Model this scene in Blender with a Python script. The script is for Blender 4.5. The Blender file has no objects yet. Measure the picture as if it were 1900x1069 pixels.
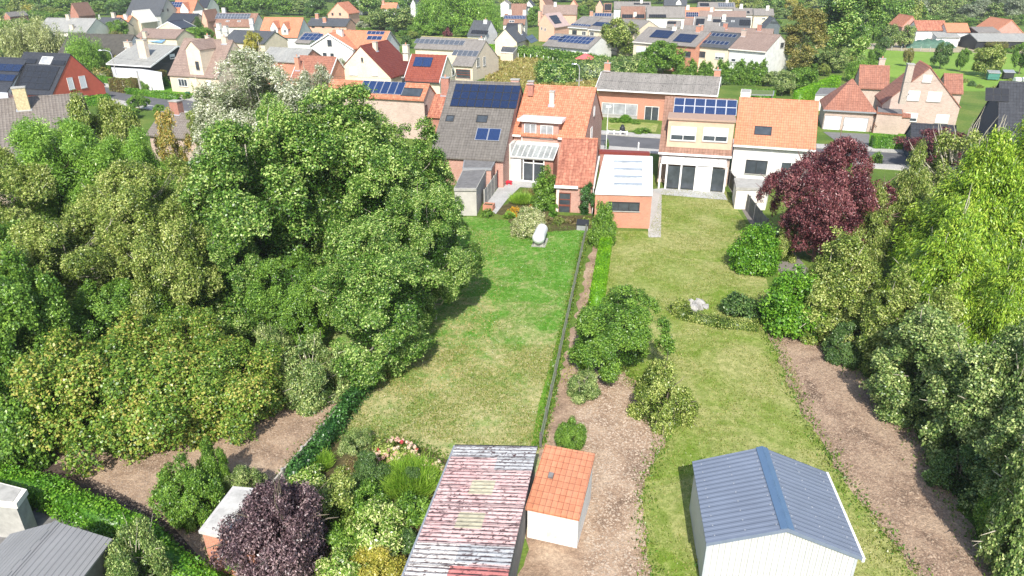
import bpy, math, random
import numpy as np
from mathutils import Vector

# ------------------------------------------------------------------ camera, sky, sun, exposure
C = bpy.data.collections.new("place")
bpy.context.scene.collection.children.link(C)
S = bpy.context.scene
FPX, PITCH, HCAM = 1300.0, math.radians(25.1), 22.0
cam = bpy.data.cameras.new("camera")
cam.sensor_width = 36
cam.lens = 36 * FPX / 1900
cam.clip_start = 0.5
cam.clip_end = 6000
co = bpy.data.objects.new("camera", cam)
co.location = (0, 0, HCAM)
co.rotation_euler = (math.radians(90) - PITCH, 0, 0)
C.objects.link(co)
S.camera = co
SUN_EL, SUN_AZ = math.radians(43), math.radians(-176)   # direction towards the sun, behind and slightly left of the camera
W = bpy.data.worlds.new("World")
S.world = W
W.use_nodes = True
nt = W.node_tree
sky = nt.nodes.new('ShaderNodeTexSky')
sky.sky_type = 'NISHITA'
sky.sun_disc = False
sky.sun_elevation = SUN_EL
sky.sun_rotation = math.radians(184)
sky.air_density = 1.0
sky.dust_density = 1.5
bg = nt.nodes['Background']
bg.inputs['Strength'].default_value = 0.15
nt.links.new(sky.outputs[0], bg.inputs[0])
sl = bpy.data.lights.new("sun", 'SUN')
sl.energy = 4.2
sl.angle = math.radians(0.5)
sl.color = (1.0, 0.955, 0.88)
so = bpy.data.objects.new("sun", sl)
sd = Vector((math.cos(SUN_EL) * math.sin(SUN_AZ), math.cos(SUN_EL) * math.cos(SUN_AZ), math.sin(SUN_EL)))
so.rotation_euler = sd.to_track_quat('Z', 'Y').to_euler()
so.location = (0, -30, 60)
C.objects.link(so)
S.view_settings.view_transform = 'Standard'
S.view_settings.look = 'None'
S.view_settings.gamma = 1
S.view_settings.exposure = 0.72
S.cycles.max_bounces = 6
S.cycles.transmission_bounces = 3
S.cycles.transparent_max_bounces = 4

# ------------------------------------------------------------------ finding points of the place
def ray(px, py):
    a = (px - 950) / FPX
    b = -(py - 534.5) / FPX
    return Vector((a, math.cos(PITCH) + b * math.sin(PITCH), -math.sin(PITCH) + b * math.cos(PITCH)))
EYE = Vector((0, 0, HCAM))
def G(px, py, z=0.0):
    r = ray(px, py)
    return EYE + r * ((z - HCAM) / r.z)
def hit(px, py, o, n):
    r = ray(px, py)
    return EYE + r * ((Vector(o) - EYE).dot(n) / r.dot(n))
def at_dist(px, py, Y):
    r = ray(px, py)
    return EYE + r * (Y / r.y)

# ------------------------------------------------------------------ naming and linking
def tag(o, label=None, cat=None, group=None, kind=None):
    if label: o['label'] = label
    if cat: o['category'] = cat
    if group: o['group'] = group
    if kind: o['kind'] = kind
    return o
def empty(name, loc, label, cat, group=None):
    o = bpy.data.objects.new(name, None)
    o.empty_display_size = 0.3
    o.location = loc
    C.objects.link(o)
    o['_w'] = [loc[0], loc[1], loc[2]]
    return tag(o, label, cat, group)
def worldloc(p):
    l = Vector((0, 0, 0))
    while p is not None:
        l += p.location
        p = p.parent
    return l

class MB:
    """collects faces in world coordinates, links them as one mesh object"""
    def __init__(s):
        s.v = []; s.f = []; s.m = []; s.mats = []
    def mi(s, mat):
        if mat not in s.mats: s.mats.append(mat)
        return s.mats.index(mat)
    def poly(s, pts, mat=None):
        n = len(s.v)
        s.v += [Vector(p) for p in pts]
        s.f.append(tuple(range(n, n + len(pts))))
        s.m.append(s.mi(mat) if mat else 0)
    def prism(s, bot, top, mat=None):
        n = len(bot)
        s.poly(list(reversed(bot)), mat)
        s.poly(top, mat)
        for i in range(n):
            j = (i + 1) % n
            s.poly([bot[i], bot[j], top[j], top[i]], mat)
    def box(s, fr, u0, u1, v0, v1, z0, z1, mat=None):
        b = [fr.p(u0, v0, z0), fr.p(u1, v0, z0), fr.p(u1, v1, z0), fr.p(u0, v1, z0)]
        t = [fr.p(u0, v0, z1), fr.p(u1, v0, z1), fr.p(u1, v1, z1), fr.p(u0, v1, z1)]
        s.prism(b, t, mat)
    def tube(s, pts, rad, n=8, mat=None):
        rings = []
        pts = [Vector(p) for p in pts]
        for i, p in enumerate(pts):
            d = (pts[min(i + 1, len(pts) - 1)] - pts[max(i - 1, 0)]).normalized()
            a = d.cross(Vector((0.3, 0.9, 0.1))).normalized() if abs(d.z) > 0.5 else d.cross(Vector((0, 0, 1))).normalized()
            b = d.cross(a).normalized()
            r = rad[i] if isinstance(rad, (list, tuple)) else rad
            rings.append([p + a * math.cos(2 * math.pi * k / n) * r + b * math.sin(2 * math.pi * k / n) * r for k in range(n)])
        for i in range(len(rings) - 1):
            for k in range(n):
                j = (k + 1) % n
                s.poly([rings[i][k], rings[i][j], rings[i + 1][j], rings[i + 1][k]], mat)
        s.poly(list(reversed(rings[0])), mat)
        s.poly(rings[-1], mat)
    def build(s, name, mat=None, parent=None, smooth=False, bevel=0):
        off = worldloc(parent)
        me = bpy.data.meshes.new(name)
        me.from_pydata([tuple(p - off) for p in s.v], [], s.f)
        mats = s.mats if s.mats else [mat]
        for m_ in mats: me.materials.append(m_)
        if s.mats: me.polygons.foreach_set('material_index', s.m)
        # uv in metres: u runs level along the face, v runs up it
        uv = me.uv_layers.new(name='uv')
        Z = Vector((0, 0, 1))
        dat = np.zeros(len(me.loops) * 2, dtype=np.float32)
        k = 0
        for fc in s.f:
            P = [s.v[i] for i in fc]
            n = Vector((0, 0, 0))
            for i in range(len(P)):
                a, b = P[i], P[(i + 1) % len(P)]
                n += (a - P[0]).cross(b - P[0])
            n = n.normalized() if n.length > 1e-9 else Z.copy()
            t = Z.cross(n)
            t = t.normalized() if t.length > 0.02 else Vector((1, 0, 0))
            bb = n.cross(t)
            for p in P:
                dat[k] = p.dot(t); dat[k + 1] = p.dot(bb); k += 2
        uv.data.foreach_set('uv', dat)
        if smooth: me.polygons.foreach_set('use_smooth', [True] * len(me.polygons))
        me.validate(clean_customdata=False)
        me.update()
        o = bpy.data.objects.new(name, me)
        C.objects.link(o)
        if parent is not None: o.parent = parent
        if bevel:
            w_ = o.modifiers.new('weld', 'WELD'); w_.merge_threshold = 0.0005
            b_ = o.modifiers.new('bevel', 'BEVEL'); b_.width = bevel; b_.segments = 2; b_.limit_method = 'ANGLE'
        return o

class Fr:
    """a level frame: origin and heading"""
    def __init__(s, o, ang):
        s.o = Vector((o[0], o[1], 0)); s.a = ang
        s.ex = Vector((math.cos(ang), math.sin(ang), 0))
        s.ey = Vector((-math.sin(ang), math.cos(ang), 0))
    def p(s, u, v, z): return s.o + s.ex * u + s.ey * v + Vector((0, 0, z))

# ------------------------------------------------------------------ materials
def lin(c):
    return tuple((x / 12.92 if x <= 0.04045 else ((x + 0.055) / 1.055) ** 2.4) for x in c)
class NT:
    def __init__(s, name):
        s.mat = bpy.data.materials.new(name)
        s.mat.use_nodes = True
        s.t = s.mat.node_tree
        s.b = s.t.nodes['Principled BSDF']
        s.b.inputs['Specular IOR Level'].default_value = 0.3
    def n(s, typ, **kw):
        nd = s.t.nodes.new(typ)
        for k, v in kw.items(): setattr(nd, k, v)
        return nd
    def l(s, a, b): s.t.links.new(a, b)
    def noise(s, scale, detail=4, rough=0.6, vec=None, dist=0.0):
        nd = s.n('ShaderNodeTexNoise')
        nd.inputs['Scale'].default_value = scale
        nd.inputs['Detail'].default_value = detail
        nd.inputs['Roughness'].default_value = rough
        nd.inputs['Distortion'].default_value = dist
        if vec is not None: s.l(vec, nd.inputs['Vector'])
        return nd.outputs['Fac']
    def ramp(s, fac, stops, interp='LINEAR'):
        r = s.n('ShaderNodeValToRGB')
        r.color_ramp.interpolation = interp
        e = r.color_ramp.elements
        while len(e) < len(stops): e.new(0.5)
        for i, (p, c) in enumerate(stops):
            e[i].position = p
            e[i].color = (c[0], c[1], c[2], 1) if not isinstance(c, (int, float)) else (c, c, c, 1)
        s.l(fac, r.inputs[0])
        return r.outputs['Color']
    def mix(s, fac, a, b, mode='MIX'):
        m = s.n('ShaderNodeMix', data_type='RGBA', blend_type=mode)
        for sock, x in ((m.inputs[0], fac), (m.inputs[6], a), (m.inputs[7], b)):
            if isinstance(x, (int, float)): sock.default_value = x if sock == m.inputs[0] else (x, x, x, 1)
            elif isinstance(x, (tuple, list)): sock.default_value = (x[0], x[1], x[2], 1)
            else: s.l(x, sock)
        return m.outputs[2]
    def math(s, op, a, b=0.0):
        m = s.n('ShaderNodeMath', operation=op)
        for sock, x in ((m.inputs[0], a), (m.inputs[1], b)):
            if isinstance(x, (int, float)): sock.default_value = x
            else: s.l(x, sock)
        return m.outputs[0]
    def obj(s): return s.n('ShaderNodeTexCoord').outputs['Object']
    def geo(s): return s.n('ShaderNodeNewGeometry').outputs['Position']
    def uv(s): return s.n('ShaderNodeTexCoord').outputs['UV']
    def bump(s, h, strength=0.3, dist=0.02):
        b = s.n('ShaderNodeBump')
        b.inputs['Strength'].default_value = strength
        b.inputs['Distance'].default_value = dist
        s.l(h, b.inputs['Height'])
        s.l(b.outputs[0], s.b.inputs['Normal'])
    def col(s, c):
        if isinstance(c, tuple): s.b.inputs['Base Color'].default_value = (c[0], c[1], c[2], 1)
        else: s.l(c, s.b.inputs['Base Color'])
        return s

_M = {}
def plain(name, c, rough=0.6, var=0.15, scale=3.0, metal=0.0, spec=0.3):
    if name in _M: return _M[name]
    m = NT(name)
    p = m.geo()
    f = m.noise(scale, 6, 0.65, p)
    f2 = m.noise(scale * 0.13, 3, 0.6, p)
    a = tuple(x * (1 - var) for x in c); b = tuple(min(1, x * (1 + var)) for x in c)
    c1 = m.ramp(f, [(0.3, a), (0.7, b)])
    m.col(m.mix(m.math('MULTIPLY', f2, var * 1.2), c1, tuple(x * 0.72 for x in c)))
    m.b.inputs['Roughness'].default_value = rough
    m.b.inputs['Metallic'].default_value = metal
    m.b.inputs['Specular IOR Level'].default_value = spec
    _M[name] = m.mat
    return m.mat

def brick(name, c1, c2, mortar, bw=0.21, bh=0.065, rough=0.8, stain=0.2):
    if name in _M: return _M[name]
    m = NT(name)
    t = m.n('ShaderNodeTexBrick')
    m.l(m.uv(), t.inputs['Vector'])
    for k, v in (('Color1', c1), ('Color2', c2), ('Mortar', mortar)): t.inputs[k].default_value = (*v, 1)
    t.inputs['Scale'].default_value = 1
    t.inputs['Mortar Size'].default_value = 0.008
    t.inputs['Mortar Smooth'].default_value = 0.2
    t.inputs['Brick Width'].default_value = bw
    t.inputs['Row Height'].default_value = bh
    p = m.geo()
    c = m.mix(m.ramp(m.noise(7, 5, 0.7, p), [(0.38, 0.0), (0.7, 1.0)]), t.outputs['Color'], tuple(x * 1.35 for x in c1), 'MIX')
    c = m.mix(0.55, t.outputs['Color'], c)
    c = m.mix(m.math('MULTIPLY', m.ramp(m.noise(0.7, 4, 0.6, p), [(0.45, 0.0), (0.7, 1.0)]), stain), c, tuple(x * 0.5 for x in c2))
    m.col(c)
    m.b.inputs['Roughness'].default_value = rough
    m.bump(t.outputs['Fac'], 0.25, -0.01)
    _M[name] = m.mat
    return m.mat

def tiles(name, c1, c2, dark, tw=0.24, th=0.32, moss=None, mossamt=0.3, rough=0.75, spots=0.0, wave=0.5):
    """pantile or slate courses: columns along u, rows up the slope v"""
    if name in _M: return _M[name]
    m = NT(name)
    uvn = m.uv()
    t = m.n('ShaderNodeTexBrick')
    t.offset = 0.0 if wave > 0.2 else 0.5
    m.l(uvn, t.inputs['Vector'])
    for k, v in (('Color1', c1), ('Color2', c2), ('Mortar', dark)): t.inputs[k].default_value = (*v, 1)
    t.inputs['Scale'].default_value = 1
    t.inputs['Mortar Size'].default_value = 0.018
    t.inputs['Mortar Smooth'].default_value = 0.6
    t.inputs['Brick Width'].default_value = tw
    t.inputs['Row Height'].default_value = th
    sp = m.n('ShaderNodeSeparateXYZ'); m.l(uvn, sp.inputs[0])
    un = m.math('DIVIDE', sp.outputs[0], tw)
    fr = m.math('FRACT', m.math('ADD', un, 0.0))
    tri = m.math('ABSOLUTE', m.math('SUBTRACT', fr, 0.5))
    vn = m.math('FRACT', m.math('DIVIDE', sp.outputs[1], th))
    p = m.geo()
    c = t.outputs['Color']
    big = m.ramp(m.noise(0.45, 5, 0.62, p), [(0.35, 0.0), (0.68, 1.0)])
    mid = m.ramp(m.noise(3.2, 5, 0.7, p), [(0.45, 0.0), (0.72, 1.0)])
    # streaks of weathering running down the slope
    mp = m.n('ShaderNodeMapping'); m.l(uvn, mp.inputs[0]); mp.inputs['Scale'].default_value = (2.4, 0.22, 1)
    stv = m.ramp(m.noise(1.0, 5, 0.6, mp.outputs[0]), [(0.42, 0.0), (0.72, 1.0)])
    mo = moss if moss else tuple(x * 0.45 for x in c2)
    c = m.mix(m.math('MULTIPLY', stv, mossamt), c, mo)
    c = m.mix(m.math('MULTIPLY', big, mossamt * 0.6), c, tuple(x * 0.6 for x in c2))
    c = m.mix(m.math('MULTIPLY', mid, 0.35), c, tuple(min(1, x * 1.35 + 0.02) for x in c1))
    if spots:
        s_ = m.ramp(m.noise(5.5, 3, 0.6, p), [(0.60, 0.0), (0.66, 1.0)])
        c = m.mix(m.math('MULTIPLY', s_, spots), c, (0.025, 0.02, 0.016))
    m.col(c)
    m.b.inputs['Roughness'].default_value = rough
    h = m.math('ADD', m.math('MULTIPLY', tri, wave), m.math('MULTIPLY', m.math('SUBTRACT', 1.0, vn), 0.5))
    m.bump(h, 0.9, 0.07)
    _M[name] = m.mat
    return m.mat

def glass(name, c=(0.05, 0.06, 0.07), rough=0.08):
    if name in _M: return _M[name]
    m = NT(name)
    f = m.noise(1.3, 4, 0.6, m.geo())
    m.col(m.ramp(f, [(0.35, tuple(x * 0.8 for x in c)), (0.5, c), (0.7, tuple(min(1, x * 1.35) for x in c))]))
    m.b.inputs['Roughness'].default_value = rough
    m.b.inputs['Specular IOR Level'].default_value = 0.6
    _M[name] = m.mat
    return m.mat

def cells(name, c, line, cw=0.16, rough=0.18, mort=0.006):
    if name in _M: return _M[name]
    m = NT(name)
    t = m.n('ShaderNodeTexBrick'); t.offset = 0
    m.l(m.uv(), t.inputs['Vector'])
    for k, v in (('Color1', c), ('Color2', tuple(x * 1.25 for x in c)), ('Mortar', line)): t.inputs[k].default_value = (*v, 1)
    t.inputs['Scale'].default_value = 1
    t.inputs['Mortar Size'].default_value = mort
    t.inputs['Brick Width'].default_value = cw
    t.inputs['Row Height'].default_value = cw
    m.col(t.outputs['Color'])
    m.b.inputs['Roughness'].default_value = rough
    m.b.inputs['Specular IOR Level'].default_value = 0.5
    _M[name] = m.mat
    return m.mat

def leafmat(name, cols, trans=0.3, rough=0.38, bright=1.28):
    """leaf colours differ from leaf to leaf (tint.r) and branch to branch (tint.g)"""
    if name in _M: return _M[name]
    m = NT(name)
    at = m.n('ShaderNodeAttribute'); at.attribute_name = 'tint'
    sp = m.n('ShaderNodeSeparateColor'); m.l(at.outputs['Color'], sp.inputs[0])
    f = m.math('ADD', m.math('MULTIPLY', sp.outputs[0], 0.55), m.math('MULTIPLY', sp.outputs[1], 0.45))
    f = m.math('ADD', m.math('MULTIPLY', m.math('SUBTRACT', f, .5), 1.7), .5)
    cols = [tuple(min(.85, x * bright) for x in c) for c in cols]
    n = len(cols)
    c = m.ramp(f, [(0.1 + 0.8 * i / (n - 1), cols[i]) for i in range(n)])
    m.col(c)
    m.b.inputs['Roughness'].default_value = rough
    m.b.inputs['Specular IOR Level'].default_value = 0.5
    tr = m.n('ShaderNodeBsdfTranslucent')
    m.l(m.mix(0.5, c, m.mix(1.0, c, (1.3, 1.25, 0.55), 'MULTIPLY')), tr.inputs[0])
    mx = m.n('ShaderNodeMixShader'); mx.inputs[0].default_value = trans
    out = m.t.nodes['Material Output']
    m.l(m.b.outputs[0], mx.inputs[1]); m.l(tr.outputs[0], mx.inputs[2]); m.l(mx.outputs[0], out.inputs[0])
    _M[name] = m.mat
    return m.mat

def groundmat(name, stops, scale=0.35, fine=9.0, fineamt=0.35, finecol=None, rough=0.9, bump=0.4, detail=8, dist=0.4, bd=0.04):
    if name in _M: return _M[name]
    m = NT(name)
    p = m.geo()
    f = m.noise(scale, detail, 0.62, p, dist)
    c = m.ramp(f, stops)
    ff = m.noise(fine, 6, 0.75, p)
    dk = finecol if finecol else tuple(x * 0.45 for x in stops[0][1])
    c = m.mix(m.math('MULTIPLY', m.ramp(ff, [(0.42, 1.0), (0.6, 0.0)]), fineamt), c, dk)
    c = m.mix(m.math('MULTIPLY', m.ramp(m.noise(fine * 2.7, 4, 0.7, p), [(0.5, 0.0), (0.75, 1.0)]), fineamt * 0.8), c, tuple(min(1, x * 1.7) for x in stops[-1][1]))
    m.col(c)
    m.b.inputs['Roughness'].default_value = rough
    m.b.inputs['Specular IOR Level'].default_value = 0.12
    m.bump(ff, bump, bd)
    _M[name] = m.mat
    return m.mat

WHITE = plain('white_paint', (0.70, 0.70, 0.68), 0.5, 0.05)
OFFW = plain('off_white_render', (0.72, 0.68, 0.60), 0.8, 0.10, 1.2)
CREAM = plain('cream_render', (0.66, 0.56, 0.42), 0.8, 0.12, 1.2)
WHITEW = plain('white_wall', (0.64, 0.635, 0.61), 0.8, 0.16, 0.9)
GREYP = plain('grey_paint', (0.25, 0.26, 0.27), 0.5, 0.1)
DARKP = plain('dark_paint', (0.03, 0.032, 0.036), 0.5, 0.2)
BLUEP = plain('blue_black_cladding', (0.022, 0.045, 0.075), 0.6, 0.2)
ALU = plain('aluminium', (0.55, 0.56, 0.58), 0.35, 0.05, 5, 0.6)
SHUT = plain('white_shutter', (0.72, 0.73, 0.74), 0.45, 0.03, 8)
CONC = plain('concrete', (0.36, 0.35, 0.32), 0.9, 0.22, 2.5)
CONCD = plain('dark_concrete', (0.17, 0.165, 0.16), 0.9, 0.3, 2.5)
BARK = plain('bark', (0.17, 0.14, 0.105), 0.9, 0.35, 9)
BARKL = plain('pale_bark', (0.42, 0.38, 0.30), 0.9, 0.3, 7)
GLASS = glass('window_glass')
GLASSL = glass('curtained_glass', (0.32, 0.33, 0.34), 0.15)
BR_RED = brick('red_brick', (0.36, 0.13, 0.085), (0.26, 0.085, 0.055), (0.42, 0.37, 0.32))
BR_PINK = brick('pink_brick', (0.42, 0.22, 0.17), (0.33, 0.15, 0.11), (0.50, 0.44, 0.38))
BR_ORG = brick('orange_brick', (0.50, 0.20, 0.12), (0.40, 0.15, 0.09), (0.44, 0.36, 0.30))
BR_PALE = brick('pale_brick', (0.46, 0.35, 0.29), (0.35, 0.255, 0.21), (0.55, 0.50, 0.44), 0.3, 0.1)
BR_BEIGE = brick('beige_brick', (0.60, 0.49, 0.37), (0.52, 0.41, 0.30), (0.55, 0.48, 0.40))
BR_CREAM = brick('cream_brick', (0.66, 0.56, 0.42), (0.60, 0.49, 0.36), (0.56, 0.50, 0.40))
RENDER_RED = plain('red_render', (0.50, 0.115, 0.07), 0.8, 0.10, 2.0)
PINKW = plain('pink_wall', (0.62, 0.36, 0.26), 0.85, 0.10, 1.5)
T_ORG = tiles('orange_tiles', (0.58, 0.25, 0.145), (0.42, 0.15, 0.08), (0.16, 0.045, 0.02), 0.24, 0.33, (0.30, 0.12, 0.07), 0.45)
T_ORGL = tiles('pale_orange_tiles', (0.58, 0.24, 0.13), (0.50, 0.19, 0.10), (0.2, 0.07, 0.04), 0.24, 0.33, (0.34, 0.2, 0.13), 0.5)
T_ORGM = tiles('mossy_orange_tiles', (0.54, 0.24, 0.15), (0.36, 0.13, 0.08), (0.06, 0.02, 0.012), 0.30, 0.40, (0.15, 0.045, 0.03), 0.9)
T_BRN = tiles('brown_tiles', (0.27, 0.15, 0.105), (0.21, 0.11, 0.075), (0.05, 0.03, 0.02), 0.3, 0.4, (0.36, 0.24, 0.18), 0.5)
T_PINKB = tiles('faded_brown_tiles', (0.30, 0.22, 0.18), (0.24, 0.17, 0.14), (0.07, 0.05, 0.04), 0.3, 0.36, (0.19, 0.13, 0.105), 0.6)
T_BRGD = tiles('burgundy_tiles', (0.17, 0.035, 0.022), (0.13, 0.024, 0.016), (0.03, 0.008, 0.006), 0.3, 0.38, (0.22, 0.07, 0.05), 0.35)
T_RUST = tiles('rust_tiles', (0.36, 0.16, 0.105), (0.28, 0.115, 0.075), (0.06, 0.022, 0.014), 0.3, 0.42, (0.2, 0.1, 0.075), 0.6, spots=0.25)
T_GREY = tiles('grey_tiles', (0.235, 0.215, 0.195), (0.19, 0.172, 0.155), (0.05, 0.045, 0.04), 0.3, 0.36, (0.30, 0.28, 0.25), 0.5)
T_GREYD = tiles('dark_grey_brown_tiles', (0.155, 0.14, 0.125), (0.12, 0.108, 0.095), (0.03, 0.028, 0.025), 0.3, 0.36, (0.2, 0.185, 0.16), 0.5)
T_GREYS = tiles('spotted_grey_tiles', (0.25, 0.235, 0.21), (0.21, 0.195, 0.175), (0.08, 0.07, 0.06), 0.3, 0.34, (0.34, 0.31, 0.28), 0.7, spots=1.0)
T_GRBR = tiles('grey_brown_ribbed_tiles', (0.20, 0.175, 0.15), (0.165, 0.14, 0.12), (0.035, 0.03, 0.026), 0.3, 0.36, (0.24, 0.21, 0.18), 0.4, wave=0.9)
T_SLATE = tiles('slate', (0.085, 0.092, 0.10), (0.065, 0.07, 0.078), (0.025, 0.026, 0.03), 0.3, 0.25, (0.11, 0.115, 0.12), 0.3, wave=0.1)
T_SLATEL = tiles('light_slate', (0.31, 0.31, 0.29), (0.26, 0.26, 0.245), (0.12, 0.12, 0.11), 0.4, 0.3, (0.38, 0.37, 0.33), 0.6, wave=0.1)
T_DARK = tiles('dark_glazed_tiles', (0.045, 0.048, 0.055), (0.035, 0.037, 0.043), (0.010, 0.010, 0.012), 0.3, 0.38, (0.06, 0.06, 0.065), 0.2, rough=0.4)
CELL_BLUE = cells('blue_cells', (0.010, 0.026, 0.085), (0.06, 0.085, 0.15))
CELL_DEEP = cells('deep_blue_cells', (0.010, 0.020, 0.055), (0.03, 0.04, 0.075))
CELL_BLK = cells('black_cells', (0.018, 0.019, 0.022), (0.035, 0.036, 0.04))
CELL_GREY = cells('grey_cells', (0.07, 0.08, 0.095), (0.12, 0.13, 0.15))
# ------------------------------------------------------------------ builders for houses
def slab(mb, pl, a0, a1, b0, b1, h0, h1, mat=None):
    o, ud, vd, n = pl
    f = lambda a, b, h: o + ud * a + vd * b + n * h
    mb.prism([f(a0, b0, h0), f(a1, b0, h0), f(a1, b1, h0), f(a0, b1, h0)],
             [f(a0, b0, h1), f(a1, b0, h1), f(a1, b1, h1), f(a0, b1, h1)], mat)

class House:
    def __init__(s, name, label, cat='house', group=None, loc=None):
        s.name, s.label, s.cat, s.group = name, label, cat, group
        s.root = None
        if loc is not None: s.mk(loc)
    def mk(s, loc):
        if s.root is None: s.root = empty(s.name, (loc[0], loc[1], 0), s.label, s.cat, s.group)
    def wing(s, L, R, ze, ridge=None, pitch=40, ang=None, rise=None, depth=None, rv=None, **k):
        """ridge runs level with the edge L-R, whose photo points lie at height ze"""
        a = G(*L, ze)
        if ang is None:
            b = G(*R, ze); e = (b - a); e.z = 0
            w = e.length; an = math.atan2(e.y, e.x)
        else:
            an = math.radians(ang); e = Vector((math.cos(an), math.sin(an), 0))
            r = ray(*R); nn = Vector((r.y, -r.x, 0))
            w = -(a - EYE).dot(nn) / e.dot(nn)
        fr = Fr(a, an)
        if ridge is not None:
            pt = math.radians(pitch)
            up = fr.ey * math.cos(pt) + Vector((0, 0, math.sin(pt)))
            n = fr.ex.cross(up)
            h = hit(*ridge, a, n)
            rvv = (h - a).dot(fr.ey)
            zr = h.z
        else:
            zr = ze + rise; rvv = rv if rv is not None else depth / 2
        d = depth if depth else 2 * rvv
        s.mk(fr.p(w / 2, d / 2, 0))
        return Wing(s, fr, w, d, ze, zr, rvv, **k)
    def gable(s, L, R, ze, apex, depth, ang=None, **k):
        """gable wall L-R faces the camera, ridge runs away from it"""
        a = G(*L, ze)
        if ang is None:
            b = G(*R, ze); e = b - a; e.z = 0; w = e.length; an = math.atan2(e.y, e.x)
        else:
            an = math.radians(ang); e = Vector((math.cos(an), math.sin(an), 0))
            r = ray(*R); nn = Vector((r.y, -r.x, 0)); w = -(a - EYE).dot(nn) / e.dot(nn)
        fr = Fr(a, an)
        h = hit(*apex, a, fr.ey)
        rvv = w - (h - a).dot(fr.ex)
        f2 = Fr(fr.p(w, 0, 0), an + math.pi / 2)
        s.mk(fr.p(w / 2, depth / 2, 0))
        return Wing(s, f2, depth, w, ze, h.z, rvv, **k)
    def block(s, fr, u0, u1, v0, v1, z0, z1, mat, name='wall'):
        s.mk(fr.p((u0 + u1) / 2, (v0 + v1) / 2, 0))
        m = MB(); m.box(fr, u0, u1, v0, v1, z0, z1); return m.build(name, mat, s.root)

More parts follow.
